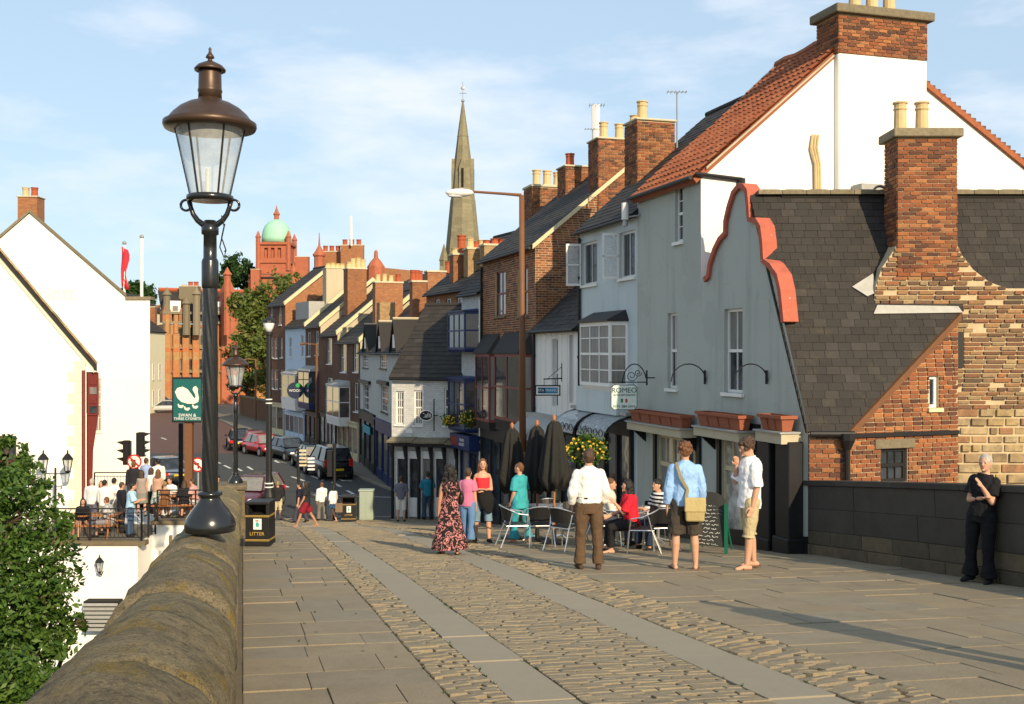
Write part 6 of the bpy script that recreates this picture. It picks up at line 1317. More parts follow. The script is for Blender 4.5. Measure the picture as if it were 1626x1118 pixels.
# near tree below the parapet
tree('riverside_tree', 'leafy green tree growing up beside the parapet below the bridge', (-8.4, 16.5, -14), [pb(10, 830, 16, 75), pb(60, 900, 16, 62), pb(20, 960, 15.5, 80), pb(-60, 800, 17, 90), pb(70, 990, 16.2, 52), pb(35, 770, 16.5, 42), pb(12, 725, 17, 32), pb(-40, 1010, 15, 90), pb(98, 830, 16.2, 26), pb(118, 990, 16.4, 20), pb(60, 1040, 15.5, 45)], 21000, .052, MT['leaf_near'], .22)
tree('riverside_shrub', 'low leafy shrub under the tree at the foot of the parapet', (-7.0, 14, -14), [pb(20, 1090, 13.5, 60), pb(60, 1110, 13.5, 45), pb(-40, 1110, 13.5, 70)], 9000, .04, MT['leaf_near'], .12)
# ------------------------------------------------------------------ street lamps
def iron_lamp(base, k, label, yaw=0.0, tall=1.0, group='old iron street lamps on the parapets'):
    """k: metres per photo pixel of the measured lamp (bell base, fluted shaft, yoke, lantern, copper hood)"""
    t = thing('street_lamp', label, 'lamp', base, group); b = Vector(base); z = lambda py: (845 - py) * k
    m = MB(); m.lathe(b, [(39 * k, 0), (40 * k, z(836)), (37 * k, z(824)), (29 * k, z(812)), (21 * k, z(802)), (16 * k, z(794)), (15 * k, z(790)), (19 * k, z(788)), (19 * k, z(784)), (13 * k, z(781))], 28); m.build('base', MT['black_gloss'], t, smooth=True)
    m = MB(); n = 48; V = []; Fc = []; N = 60
    for i in range(N + 1):
        zz_ = z(783) + (z(456) - z(783)) * i / N
        for j in range(n): a = 2 * math.pi * j / n; r = (11.3 - 1.0 * i / N + 1.7 * abs(math.cos(4 * a + i * .22))) * k; V.append(b + Vector((r * math.cos(a), r * math.sin(a), zz_)))
    for i in range(N):
        for j in range(n): Fc.append((i * n + j, i * n + (j + 1) % n, (i + 1) * n + (j + 1) % n, (i + 1) * n + j))
    m.add(V, Fc); m.build('shaft', MT['black_gloss'], t, smooth=True)
    m = MB(); m.lathe(b, [(12.5 * k, z(460)), (13.2 * k, z(456)), (13.2 * k, z(418)), (12 * k, z(414)), (10.5 * k, z(412)), (10.2 * k, z(376)), (13.5 * k, z(374)), (13.5 * k, z(364)), (11 * k, z(360)), (9 * k, z(352))], 20); m.build('collar', MT['black_gloss'], t, smooth=True)
    for s_ in (-1, 1):
        m = MB(); d = Vector((math.cos(yaw) * s_, math.sin(yaw) * s_, 0)); m.tube([b + d * (x * k) + Vector((0, 0, z(y))) for x, y in ((3, 360), (12, 358), (20, 352), (27, 342), (31, 330), (34, 322))], [5.5 * k, 5 * k, 4.4 * k, 4 * k, 3.6 * k, 3.2 * k], 8)
        c = b + d * (38 * k) + Vector((0, 0, z(328))); m.tube([c + d * (8.5 * k * math.cos(a)) + Vector((0, 0, 8.5 * k * math.sin(a))) for a in np.linspace(0, 2 * math.pi, 15)], 2.2 * k, 6); m.build('yoke', MT['black_gloss'], t, smooth=True)
    m = MB(); m.lathe(b, [(30 * k, z(322)), (36 * k, z(321)), (37 * k, z(317)), (36 * k, z(313)), (31 * k, z(311)), (29 * k, z(312))], 28); m.build('seat_ring', MT['black_gloss'], t, smooth=True)
    nb = 6
    for j in range(nb):
        a0 = 2 * math.pi * (j + .15) / nb; a1 = 2 * math.pi * (j + 1.15) / nb; m = MB(); V = []
        for i in range(7): a = a0 + (a1 - a0) * i / 6; V += [b + Vector((30.5 * k * math.cos(a), 30.5 * k * math.sin(a), z(312))), b + Vector((54 * k * math.cos(a), 54 * k * math.sin(a), z(204)))]
        m.add(V, [(2 * i, 2 * i + 2, 2 * i + 3, 2 * i + 1) for i in range(6)]); m.build('pane', MT['lantern_glass'], t, smooth=True)
        m = MB(); m.tube([V[0], V[1]], 1.7 * k, 6); m.build('glazing_bar', MT['black'], t)
    m = MB(); m.lathe(b, [(52 * k, z(208)), (70 * k, z(208)), (72.5 * k, z(203)), (72 * k, z(197)), (66 * k, z(194)), (58 * k, z(184)), (47 * k, z(174)), (33 * k, z(166)), (20 * k, z(162)), (18 * k, z(158))], 36); m.build('hood', MT['bronze'], t, smooth=True)
    m = MB(); m.lathe(b, [(18.5 * k, z(162)), (18 * k, z(150)), (19 * k, z(148)), (19 * k, z(145)), (18 * k, z(143)), (17.5 * k, z(118)), (17.5 * k, z(112))], 24); m.build('vent', MT['bronze'], t, smooth=True)
    m = MB(); m.lathe(b, [(16 * k, z(112)), (24 * k, z(115)), (24.5 * k, z(112)), (19 * k, z(106)), (9 * k, z(101)), (4 * k, z(99)), (3 * k, z(96)), (7 * k, z(94)), (5.5 * k, z(90)), (2.5 * k, z(86)), (2 * k, z(82)), (2.6 * k, z(80)), (.6 * k, z(77))], 20); m.build('finial', MT['bronze'], t, smooth=True)
    m = MB(); m.tube([b + Vector((-4 * k, 0, z(318))), b + Vector((-3 * k, 0, z(270)))], 4 * k, 8); m.build('mantle', MT['lamp_white'], t)
    m = MB(); m.tube([b + Vector((x * k, -6 * k, z(y))) for x, y in ((20, 345), (24, 362), (20, 380), (27, 400), (24, 412), (17, 395), (22, 372), (25, 358))], 1.1 * k, 5); m.build('cable', MT['black'], t)
    return t
iron_lamp(P(333.5, 843, 7.5), 7.5 / FPX, 'tall black iron lamp with copper hood on the mossy parapet, close beside the footway')
iron_lamp(P(374, 769, 25.0), .62 / 143, 'smaller looking matching iron lamp at the parapet end behind the litter bin')
pillar = dk(-.3, 25.7); c, a_, n_ = dframe(-.3, 25.7); m = MB(); bx = thing('parapet_pier', 'square stone pier ending the parapet under the second iron lamp', 'pier', pillar); f = Fr(dk(-.68, 25.35), dk(.05, 25.35)); m.fbox(f, 0, f.L, -.75, 0, pillar.z - .3, pillar.z + 1.06); bevel(m.build('shaft', MT['coping'], bx), .02, 2); m = MB(); m.fbox(f, -.05, f.L + .05, -.8, .05, pillar.z + 1.06, pillar.z + 1.18); bevel(m.build('cap', MT['coping'], bx), .03, 2)
# slim lamp column by the bin
b = G(427, 852); t = thing('lamp_column', 'slim black lamp column with white bands rising behind the litter bin', 'lamp', b); zt = P(427, 508, b.y).z - b.z
m = MB(); m.lathe(b, [(.14, -.05), (.14, .9), (.11, 1.0), (.10, 1.05), (.085, 1.15), (.07, 1.35), (.06, zt - .35), (.09, zt - .34), (.09, zt - .28), (.05, zt - .26)], 14); m.build('column', MT['black'], t, smooth=False)
m = MB(); m.lathe(b + Vector((0, 0, zt - .28)), [(.05, 0), (.10, .10), (.13, .2), (.13, .24)], 12); m.build('globe', MT['lamp_white'], t, smooth=True); m = MB(); m.lathe(b + Vector((0, 0, zt - .06)), [(.16, 0), (.15, .04), (.06, .1), (.01, .14)], 12); m.build('cap', MT['black'], t)
for py in (635, 641, 768, 774): z = P(427, py, b.y).z; m = MB(); m.lathe((b.x, b.y, z), [(.075 if py < 700 else .10, 0), (.075 if py < 700 else .10, .025)], 14); m.build('band', MT['white_gloss'], t)
# brown modern lamp with arm
Yb = 31.0; b = Vector((P(830, 700, Yb).x, Yb, zg(Yb))); t = thing('lamp_standard', 'tall brown steel street light with long arm in front of the brick house', 'lamp', b); zt = P(828, 310, Yb).z
m = MB(); m.tube([b, b + Vector((0, 0, 2.2))], .13, 12); m.tube([b + Vector((0, 0, 2.2)), b + Vector((-.03, 0, zt - b.z))], [.10, .075], 12); m.build('column', MT['rust'], t, smooth=True)
m = MB(); tp = Vector((b.x - .03, Yb, zt)); m.tube([tp + Vector((0, 0, .0)), tp + Vector((-.5, 0, .04)), P(745, 304, Yb)], [.05, .04, .035], 8); m.build('arm', MT['rust'], t)
m = MB(); h = P(730, 306, Yb); m.ell(h, (.42, .14, .12), 16, 8); m.build('head', MT['white_gloss'], t, smooth=True); m = MB(); m.ell(h + Vector((-.1, 0, -.08)), (.26, .1, .07)); m.build('lens', MT['lamp_white'], t, smooth=True)
for px, y0, y1, Y, lab in ((406, 570, 668, 108, 'thin rusty post rising from the far pavement under the trees'), (503, 545, 660, 76, 'thin brown street light column in front of the terrace')):
    a, b2 = P(px, y1, Y), P(px, y0, Y); t = thing('lamp_standard', lab, 'lamp', a); m = MB(); m.tube([Vector((a.x, a.y, zg(Y))), b2], .09, 8); m.build('column', MT['rust'], t); m = MB(); m.tube([b2 + Vector((0, 0, -.1)), b2 + Vector((-.9, 0, 0))], .04, 6); m.tube([b2 + Vector((-.85, 0, -.02)), b2 + Vector((-1.2, 0, -.1))], [.1, .07], 8); m.build('arm', MT['rust'], t)
# litter bins
def litter_bin(base, w, h, label, gold=True, rz=0.0):
    t = thing('litter_bin', label, 'bin', base, None, rz); d = w; x = w / 2
    m = MB(); m.box(-x, x, -d / 2, d / 2, 0.03, h * .70); m.box(-x * .94, x * .94, -d * .45, -d * .42, h * .70, h * .72); m.box(-x, -x + .06, -d / 2, d / 2, h * .70, h * .93); m.box(x - .06, x, -d / 2, d / 2, h * .70, h * .93); m.box(-x + .06, x - .06, d * .5 - .06, d / 2, h * .70, h * .93); bevel(m.build('body', MT['black'], t, local=True), .015, 2)
    m = MB(); m.box(-x * 1.05, x * 1.05, -d * .54, d * .54, h * .93, h); bevel(m.build('lid', MT['black'], t, local=True), .02, 2); m = MB(); m.box(-x * 1.03, x * 1.03, -d * .53, d * .53, 0, h * .10); bevel(m.build('plinth', MT['black'], t, local=True), .012, 1)
    m = MB(); m.box(-x + .07, x - .07, -d * .3, d * .4, h * .7, h * .705); m.build('liner', MT['dark_in'], t, local=True)
    if gold:
        for z in (.12, .145, .66, .685): m = MB(); m.box(-x - .004, x + .004, -d / 2 - .004, d / 2 + .004, h * z, h * z + .010); m.build('gold_band', MT['gold'], t, local=True)
        m = MB(); m.box(-.07, .09, -d / 2 - .008, -d / 2 - .002, h * .38, h * .62); m.build('poster', MT['white_gloss'], t, local=True); m = MB(); m.ell((.01, -d / 2 - .009, h * .49), (.035, .003, .05)); m.build('poster_mark', cmat((.05, .35, .33)), t, local=True); m = MB(); m.box(-.03, .03, -d / 2 - .010, -d / 2 - .007, h * .56, h * .59); m.build('poster_mark', cmat((.55, .1, .08)), t, local=True)
        o = text_obj(None, 'LITTER', Vector((0, -d / 2 - .006, h * .28)), Vector((1, 0, 0)), Vector((0, 0, 1)), .095, MT['gold']); o.parent = t
    return t
b = G(407, 868); litter_bin(b + Vector((.02, .25, 0)), .46, .86, 'black litter bin with gold bands and poster beside the parapet', True, -.05)
b = G(554, 828); litter_bin(b, .56, 1.0, 'plain black litter bin at the foot of the bridge by the green cabinet', True, .1)
b = G(581, 826); t = thing('utility_cabinet', 'pale green street cabinet behind the small litter bin', 'cabinet', b); m = MB(); k = b.y / FPX; m.box(b.x - 11 * k, b.x + 11 * k, b.y, b.y + .4, b.z, b.z + 46 * k); bevel(m.build('body', cmat((.30, .36, .30), .6), t), .02, 1); m = MB(); m.box(b.x - 12 * k, b.x + 12 * k, b.y - .03, b.y + .43, b.z + 46 * k, b.z + 48 * k); m.build('lid', cmat((.34, .40, .34), .6), t)
for i in range(2): m = MB(); m.box(b.x - 10 * k + i * 10.3 * k, b.x - .6 * k + i * 10.3 * k, b.y - .012, b.y, b.z + .08, b.z + 44 * k); m.build('door', cmat((.30, .36, .30), .6), t)
for px, pt, lab in ((474, 712, 'black signal post with pale louvred heads beside the crossing walkers'), (531, 708, 'black signal pole beside the parked black car')):
    b = G(px, 826); t = thing('signal_pole', lab, 'pole', b); m = MB(); m.tube([b, Vector((b.x, b.y, P(px, pt, b.y).z))], .06, 8); m.build('pole', MT['black'], t); m = MB(); z = P(px, pt, b.y).z
    if px == 474:
        for i in range(5): g = MB(); g.box(b.x + .05, b.x + .32, b.y - .12, b.y + .12, z - .12 - i * .14, z - .05 - i * .14); g.build('louvre', MT['cement'], t)
        for i in range(4): g = MB(); g.box(b.x + .36, b.x + .62, b.y - .05, b.y + .12, z - .42 - i * .14, z - .36 - i * .14); g.build('louvre', MT['white_gloss'], t)
    else: m.box(b.x - .3, b.x - .05, b.y + .1, b.y + .35, z - 1.2, z - .2); m.box(b.x - .06, b.x + .06, b.y - .1, b.y + .1, z - .02, z + .1); m.build('signal_head', MT['black'], t)
b = G(540, 757); t = thing('bollard', 'stout grey stone bollard by the kerb behind the black car', 'bollard', b); m = MB(); m.lathe(b, [(.26, 0), (.25, 1.5), (.2, 1.6), (.05, 1.64)], 12); m.build('shaft', MT['cement'], t); 
# ------------------------------------------------------------------ cars
def car(px, py, yaw, col, label, kind='hatch', metal=.3, plate='plate_w', scale=1.0):
    g = G(px, py); t = thing('parked_car', label, 'car', g, 'cars along the street', yaw)
    Lc, W, H = dict(hatch=(3.8, 1.66, 1.42), saloon=(4.4, 1.72, 1.40), suv=(4.5, 1.80, 1.78), estate=(4.6, 1.72, 1.45))[kind]; w = W / 2; zb = .22; belt = .88 if kind != 'suv' else 1.05; hood = belt - .08
    paint = 'paint_%.2f_%.2f_%.2f' % col
    if paint not in MT: MT[paint] = m_plain(paint, col, .22, metal, .6, var=.05); MT[paint].node_tree.nodes['Principled BSDF'].inputs['Coat Weight'].default_value = .6
    x0, x1 = -Lc / 2, Lc / 2
    st = [(x0, .45, belt - .18, .80), (x0 + .12, .30, belt - .04, .92), (x0 + .5, zb, belt, .99), (-.3, zb, belt, 1), (.45, zb, belt, 1), (.80, zb, hood + .04, .99), (x1 - .45, zb, hood - .06, .97), (x1 - .12, .30, hood - .22, .90), (x1, .42, hood - .34, .78)]
    m = MB(); V = []; Fc = []
    for (x, zl, zt, ws) in st:
        ww = w * ws; zm = (zl + zt) / 2
        V += [(x, -ww * .88, zl), (x, -ww * .98, zl + .12), (x, -ww, zm), (x, -ww * .95, zt - .06), (x, -ww * .84, zt), (x, ww * .84, zt), (x, ww * .95, zt - .06), (x, ww, zm), (x, ww * .98, zl + .12), (x, ww * .88, zl)]
    n = 10
    for i in range(len(st) - 1):
        for k in range(n): Fc.append((i * n + k, i * n + (k + 1) % n, (i + 1) * n + (k + 1) % n, (i + 1) * n + k))
    Fc += [tuple(range(n - 1, -1, -1)), tuple(range((len(st) - 1) * n, len(st) * n))]; m.add(V, Fc); o = m.build('body', MT[paint], t, smooth=True, local=True); sb = o.modifiers.new('sub', 'SUBSURF'); sb.levels = 1; sb.render_levels = 1
    ra, rb = dict(hatch=(x0 + .18, x0 + .55), saloon=(x0 + .75, x0 + 1.35), suv=(x0 + .10, x0 + .30), estate=(x0 + .15, x0 + .45))[kind]; fa, fb = .92, .25
    m = MB(); q = [(ra, -w * .86, belt - .02), (fa, -w * .86, belt - .02), (fa, w * .86, belt - .02), (ra, w * .86, belt - .02), (rb, -w * .66, H - .05), (fb, -w * .66, H - .05), (fb, w * .66, H - .05), (rb, w * .66, H - .05)]; m.hexa(q); m.build('window', MT['car_glass'], t, local=True)
    m = MB(); r_ = [Vector(v) for v in q[4:]]; z1 = Vector((0, 0, .05)); m.hexa([r_[0] - Vector((.06, .02, 0)), r_[1] - Vector((-.06, .02, 0)), r_[2] + Vector((.06, .02, 0)), r_[3] + Vector((-.06, .02, 0)), r_[0] + z1 + Vector((.1, .1, .01)), r_[1] + z1 + Vector((-.12, .1, .01)), r_[2] + z1 - Vector((.12, .1, -.01)), r_[3] + z1 + Vector((.1, -.1, .01))]); bevel(m.build('roof', MT[paint], t, local=True), .03, 2)
    for a, b in ((0, 4), (1, 5), (2, 6), (3, 7)): g_ = MB(); g_.tube([q[a], q[b]], .045, 6); g_.build('pillar', MT[paint], t, local=True)
    for s_ in (-1, 1): g_ = MB(); xm = (rb + fb) / 2; g_.tube([(xm, s_ * w * .87, belt), (xm, s_ * w * .67, H - .05)], .04, 6); g_.build('pillar', MT['black'], t, local=True); g_ = MB(); g_.ell((.72, s_ * (w + .06), belt + .06), (.07, .1, .07)); g_.build('mirror', MT[paint], t, local=True)
    rad = .30 if kind != 'suv' else .36
    for x in (x0 + .68, x1 - .72):
        for s_ in (-1, 1):
            m = MB(); prof = [(rad * .62, -.09), (rad * .95, -.10), (rad, -.06), (rad, .06), (rad * .95, .10), (rad * .62, .09)]; m.lathe((0, 0, 0), prof, 18); m.v = [(x + a, s_ * (w - .07) + c, rad + b_) for a, b_, c in m.v]; wh = m.build('wheel', MT['rubber'], t, local=True); m = MB(); m.lathe((0, 0, 0), [(rad * .64, -.102), (rad * .5, -.085), (rad * .2, -.095), (rad * .2, .095), (rad * .5, .085), (rad * .64, .102)], 12); m.v = [(x + a, s_ * (w - .07) + c, rad + b_) for a, b_, c in m.v]; m.build('rim', MT['alu'], wh, local=True)
            m = MB(); m.lathe((0, 0, 0), [(rad * 1.18, -.02), (rad * 1.18, .03)], 18); m.v = [(x + a, s_ * (w - .03) + c * s_, rad + .02 + b_) for a, b_, c in m.v]; m.build('wheel_arch', MT['black'], t, local=True)
    for s_ in (-1, 1):
        m = MB(); m.ell((x1 - .14, s_ * w * .66, hood - .26), (.10, .17, .09)); m.build('headlight', MT['lamp_white'], t, smooth=True, local=True); m = MB(); m.box(x0 - .01, x0 + .10, s_ * w * .76 - .12, s_ * w * .76 + .1, belt - .32, belt - .10 if kind != 'suv' else belt + .1); bevel(m.build('taillight', MT['lamp_red'], t, local=True), .02, 1)
    m = MB(); m.box(x0 - .045, x0 + .02, -.26, .26, .52, .63); m.build('number_plate', MT['plate_y'], t, local=True); m = MB(); m.box(x1 - .02, x1 + .035, -.26, .26, .36, .47); m.build('number_plate', MT['plate_w'], t, local=True)
    for x, sg in ((x0, -1), (x1, 1)): m = MB(); m.box(min(x, x + sg * .03) - .03, max(x, x + sg * .03) + .03, -w * .8, w * .8, .32, .46); bevel(m.build('bumper', MT['black'], t, local=True), .02, 1)
    return t
away = math.atan2(1, -.42)          # heading up the street
car(261, 766, away + .25, (.30, .33, .36), 'silver car seen from behind with yellow plate beside the white hotel', 'saloon', .8)
car(404, 806, away + 2.6, (.10, .012, .022), 'maroon hatchback just behind the parapet end and litter bin', 'hatch')
car(380, 712, away - .1, (.015, .025, .06), 'dark blue estate parked first in the line by the wall', 'estate', .4)
car(404, 716, away + 3.14, (.22, .015, .02), 'dark red car parked between the blue estate and bright red car', 'hatch')
car(418, 722, away + 3.4, (.48, .012, .02), 'bright red small car parked across the line of cars', 'hatch')
car(460, 729, away + 3.14 + .2, (.025, .03, .034), 'dark grey car facing down the street next to the bright red car', 'hatch', .5)
car(492, 742, away, (.03, .07, .10), 'teal blue car parked between the dark grey car and black car', 'hatch', .5)
car(520, 756, away + .05, (.008, .009, .01), 'black off-road car parked last in line with red rear lights', 'suv', .2)
car(262, 655, away + 1.3, (.55, .56, .56), 'white car parked far off by the cream cottage', 'saloon'); car(252, 644, away + 1.2, (.08, .13, .22), 'blue car parked beyond the far white car', 'saloon', .5); car(246, 634, away + 1.2, (.25, .22, .22), 'grey car furthest along by the cream cottages', 'hatch', .5)
# ------------------------------------------------------------------ people
def m_cloth(name, c, var=.12, wr=.5):
    t = NT(name); f = t.noise(5, 4); col = t.mix(f, sc(c, 1 - var), sc(c, 1 + var)); h = t.noise(9, 5, .6, stretch=(1, 1, .55)); t.bump(h, wr, .05); return t.fin(col, .85, 0, .2)
def m_hair(name, c): t = NT(name); f = t.noise(30, 4, stretch=(1, 1, .25)); col = t.mix(f, sc(c, .45), sc(c, 1.7)); t.bump(t.noise(55, 4, stretch=(1, 1, .3)), .9, .02); return t.fin(col, .55, 0, .4)
MT['skin'] = m_plain('skin', (.52, .29, .19), .55, var=.10, scale=7); MT['skin_tan'] = m_plain('tanned_skin', (.40, .20, .12), .55, var=.1, scale=7); MT['lip'] = m_plain('lips', (.38, .10, .09), .5); MT['eye'] = m_plain('dark_eye', (.03, .02, .018), .3)
for k_, c_ in (('brown', (.055, .030, .016)), ('black', (.012, .010, .009)), ('ginger', (.13, .055, .022)), ('grey', (.38, .34, .29)), ('fair', (.26, .17, .08))): MT['hair_' + k_] = m_hair('hair_' + k_, c_)
def pattern(name, base, fig, scale=7.0, thr=.52, dist=2.5):
    t = NT(name); n = t.n('ShaderNodeTexNoise'); n.inputs['Scale'].default_value = scale; n.inputs['Detail'].default_value = 2; n.inputs['Distortion'].default_value = dist; t.l(t.pos(), n.inputs['Vector']); k = t.ramp(n.outputs['Fac'], [(thr, (0, 0, 0)), (thr + .03, (1, 1, 1)), (thr + .09, (1, 1, 1)), (thr + .12, (0, 0, 0))]); t.bump(t.noise(9, 4, stretch=(1, 1, .4)), .5, .05); return t.fin(t.mix(k, base, fig), .8, 0, .2)
MT['swirl'] = pattern('swirl_print', (.012, .010, .011), (.50, .20, .20), 9)
MT['leafprint'] = pattern('leaf_print', (.55, .58, .50), (.02, .16, .14), 10)
def stripes(name, a, b, s=26.0): t = NT(name); w = t.n('ShaderNodeTexWave', bands_direction='Z'); w.inputs['Scale'].default_value = s / 6.28 * 2; t.l(t.pos(), w.inputs['Vector']); return t.fin(t.mix(t.ramp(w.outputs['Fac'], [(.45, (0, 0, 0)), (.55, (1, 1, 1))]), a, b), .8, 0, .2)
MT['stripe'] = stripes('striped_cloth', (.012, .012, .016), (.7, .7, .68), 14); MT['check'] = pattern('check_cloth', (.42, .42, .42), (.12, .12, .13), 14, .5, 0)
def cl(c):
    k = 'cloth_%.3f_%.3f_%.3f' % c
    if k not in MT: MT[k] = m_cloth(k, c)
    return MT[k]
FOLD = bpy.data.textures.new('folds', 'CLOUDS'); FOLD.noise_scale = .085; FOLD.noise_depth = 1
def rem(o, vox, it=3, fold=0.0):
    m = o.modifiers.new('remesh', 'REMESH'); m.mode = 'VOXEL'; m.voxel_size = vox; m.use_smooth_shade = True
    if fold and vox < .013: d = o.modifiers.new('folds', 'DISPLACE'); d.texture = FOLD; d.strength = fold; d.mid_level = .5; d.texture_coords = 'LOCAL'
    if it: s = o.modifiers.new('smooth', 'SMOOTH'); s.iterations = it; s.factor = .5
    return o
def limb(m, pts, rs, n=10):
    m.tube(pts, rs, n)
    for p, r in zip(pts, rs): m.ell(p, r, 10, 6)
def loft(m, rings, n=14):
    """rings: (centre, half width, half depth, x axis, y axis)"""
    V = []
    for c, a, b, ax, ay in rings: V += [c + ax * (a * math.cos(2 * math.pi * k / n)) + ay * (b * math.sin(2 * math.pi * k / n)) for k in range(n)]
    Fc = [(i * n + k, i * n + (k + 1) % n, (i + 1) * n + (k + 1) % n, (i + 1) * n + k) for i in range(len(rings) - 1) for k in range(n)]; Fc += [tuple(range(n - 1, -1, -1)), tuple(range((len(rings) - 1) * n, len(rings) * n))]; m.add(V, Fc)
VX, VY, VZ = Vector((1, 0, 0)), Vector((0, 1, 0)), Vector((0, 0, 1))
DOWN = ((.12, .02, -1), (.04, .14, -1))
def person(loc, H, rz, label, legs=((0, .05, 0), (0, .05, 0)), lean=0.0, side=0.0, armL=DOWN, armR=DOWN, head=(0, 0), top=None, bottom=None, hair=('short', 'brown'), shoes=(.02, .018, .016), fem=False, vox=.012, skin='skin', group=None, seat=None, fat=1.0, extra=None):
    """local frame: faces +Y, its left is -X. arms: (upper dir, fore dir) with x outward; legs: (flex, abduct, knee)"""
    t = thing('person', label, 'person', loc, group or 'people on the bridge and terrace', rz); k = H / 1.75; J = {}
    hipw = .095 * k * (1.03 if fem else 1); hz = 0; feet = []
    for s_, (fl, ab, kn) in zip((-1, 1), legs):
        h = Vector((s_ * hipw, 0, 0)); th = Vector((s_ * math.sin(ab), math.sin(fl) * math.cos(ab), -math.cos(fl) * math.cos(ab))); g = fl - kn; sh = Vector((s_ * math.sin(ab) * .6, math.sin(g), -math.cos(g))).normalized(); kne = h + th * (.43 * k); an = kne + sh * (.41 * k); feet.append((h, kne, an, g))
    hz = -min(f[2].z for f in feet) + .075 * k
    if seat: hz = max(hz, seat)
    O = Vector((0, 0, hz)); feet = [(h + O, kn + O, an + O, g) for h, kn, an, g in feet]
    s = Vector((math.sin(side), math.sin(lean), math.cos(lean))).normalized(); ax = (VX - s * VX.dot(s)).normalized(); ay = s.cross(ax) * 1; ay = ay if ay.y > 0 else -ay
    nb = O + s * (.555 * k); shw = (.142 if fem else .166) * k; sz = O + s * (.468 * k)
    hy, hp = head; hd = Vector((0, math.sin(lean * .4 + hp), math.cos(lean * .4 + hp))).normalized(); hc = nb + hd * (.152 * k) + ay * (.02 * k); rot = Matrix.Rotation(hy, 3, 'Z') @ Matrix.Rotation(-hp, 3, 'X'); hl = lambda x, y, z: hc + rot @ Vector((x * k, y * k, z * k))
    body = MB(); w = lambda x: x * k
    hipW, waistW, chW = ((.165, .125, .145) if fem else (.155, .145, .172)); hipW *= fat; waistW *= fat; dep = fat
    def torso(m, e, z0=-.10, z1=1.0, flare=0.0):
        prof = [(-.10, hipW * .92, .105), (0.0, hipW, .115), (.12, (hipW + waistW) / 2, .108), (.22, waistW, .10), (.34, (waistW + chW) / 2, .112), (.44, chW, .118), (.49, chW * .97, .105), (.52, chW * .80, .09), (.545, chW * .55, .075), (.565, .065, .065)]
        rg = []
        for z, a, b in prof:
            if z < z0 - 1e-6 or z > z1: continue
            fl_ = flare * max(0, .2 - z); rg.append((O + s * w(z), w(a) + e + fl_, w(b) * dep + e + fl_, ax, ay))
        loft(m, rg)
    torso(body, 0)
    limb(body, [nb - s * w(.03), nb + hd * w(.07)], [w(.056), w(.052)])
    body.ell(hc, (w(.074), w(.094), w(.112)), 16, 12, rot); body.ell(hl(0, .022, -.055), (w(.056), w(.068), w(.062)), 12, 8, rot); body.ell(hl(0, .098, -.012), (w(.013), w(.018), w(.026)), 8, 6, rot); body.ell(hl(0, .09, -.088), (w(.022), w(.016), w(.016)), 8, 6, rot)
    for sg in (-1, 1): body.ell(hl(sg * .078, -.005, -.005), (w(.011), w(.022), w(.034)), 8, 6, rot)
    arms = []
    for sg, (ud, fd) in zip((-1, 1), (armL, armR)):
        S = sz + ax * (sg * shw); u = (ax * (sg * ud[0]) + ay * ud[1] + s * ud[2]).normalized(); f = (ax * (sg * fd[0]) + ay * fd[1] + s * fd[2]).normalized(); E = S + u * w(.285); Wr = E + f * w(.245); arms.append((S, E, Wr, u, f, sg))
        limb(body, [S - ax * (sg * w(.02)), S + u * w(.1), E], [w(.05), w(.047), w(.039)]); limb(body, [E, E + f * w(.08), Wr], [w(.041), w(.041), w(.027)])
        side_ = f.cross(ay).normalized() if abs(f.dot(ay)) < .9 else ax; nrm = side_.cross(f).normalized(); R_ = Matrix((side_, nrm, f)).transposed(); body.ell(Wr + f * w(.05), (w(.02), w(.038), w(.055)), 10, 6, R_)
        for q in range(4):
            o_ = nrm * w((q - 1.5) * .019); a0 = Wr + f * w(.085) + o_; ln = w((.062, .072, .068, .052)[q]); cu_ = side_ * (-sg * .0) + ay * .25; a1 = a0 + (f * .9 + cu_).normalized() * (ln * .55); a2 = a1 + (f * .6 + cu_ * 2.4).normalized() * (ln * .5); limb(body, [a0 - f * w(.02), a1, a2], [w(.0095), w(.009), w(.0075)], 6)
        a0 = Wr + f * w(.03) + nrm * w(.03); a1 = a0 + (f * .6 + nrm * .7).normalized() * w(.04); limb(body, [a0, a1, a1 + (f * .9 + nrm * .2).normalized() * w(.03)], [w(.013), w(.011), w(.009)], 6)
    for sg, (h, kn, an, g) in zip((-1, 1), feet):
        limb(body, [h, h.lerp(kn, .5), kn], [w(.085) * fat, w(.074) * fat, w(.054)], 12); limb(body, [kn, kn.lerp(an, .3) - VY * w(.012) * math.cos(g), an], [w(.052), w(.057), w(.036)], 12)
        fd = Vector((sg * .18, math.cos(min(0, g) * .5), -math.sin(max(0, -g)) * .6)).normalized(); up_ = VZ; toe = an + fd * w(.15) - VZ * w(.05); limb(body, [an - VZ * w(.04) - fd * w(.045), an - VZ * w(.032) + fd * w(.05), toe], [w(.034), w(.036), w(.026)], 8)
    rem(body.build('body', MT[skin], t, local=True), vox, 2)
    # face
    e = MB()
    for sg in (-1, 1): e.ell(hl(sg * .03, .0885, .008), (w(.010), w(.006), w(.006)), 8, 6, rot)
    e.build('eyes', MT['eye'], t, local=True, smooth=True)
    e = MB(); e.ell(hl(0, .094, -.055), (w(.022), w(.006), w(.008)), 8, 6, rot); e.build('mouth', MT['lip'], t, local=True, smooth=True)
    e = MB(); [e.ell(hl(sg * .03, .089, .028), (w(.017), w(.006), w(.004)), 8, 4, rot) for sg in (-1, 1)]; e.build('brows', MT['hair_' + hair[1]], t, local=True, smooth=True)
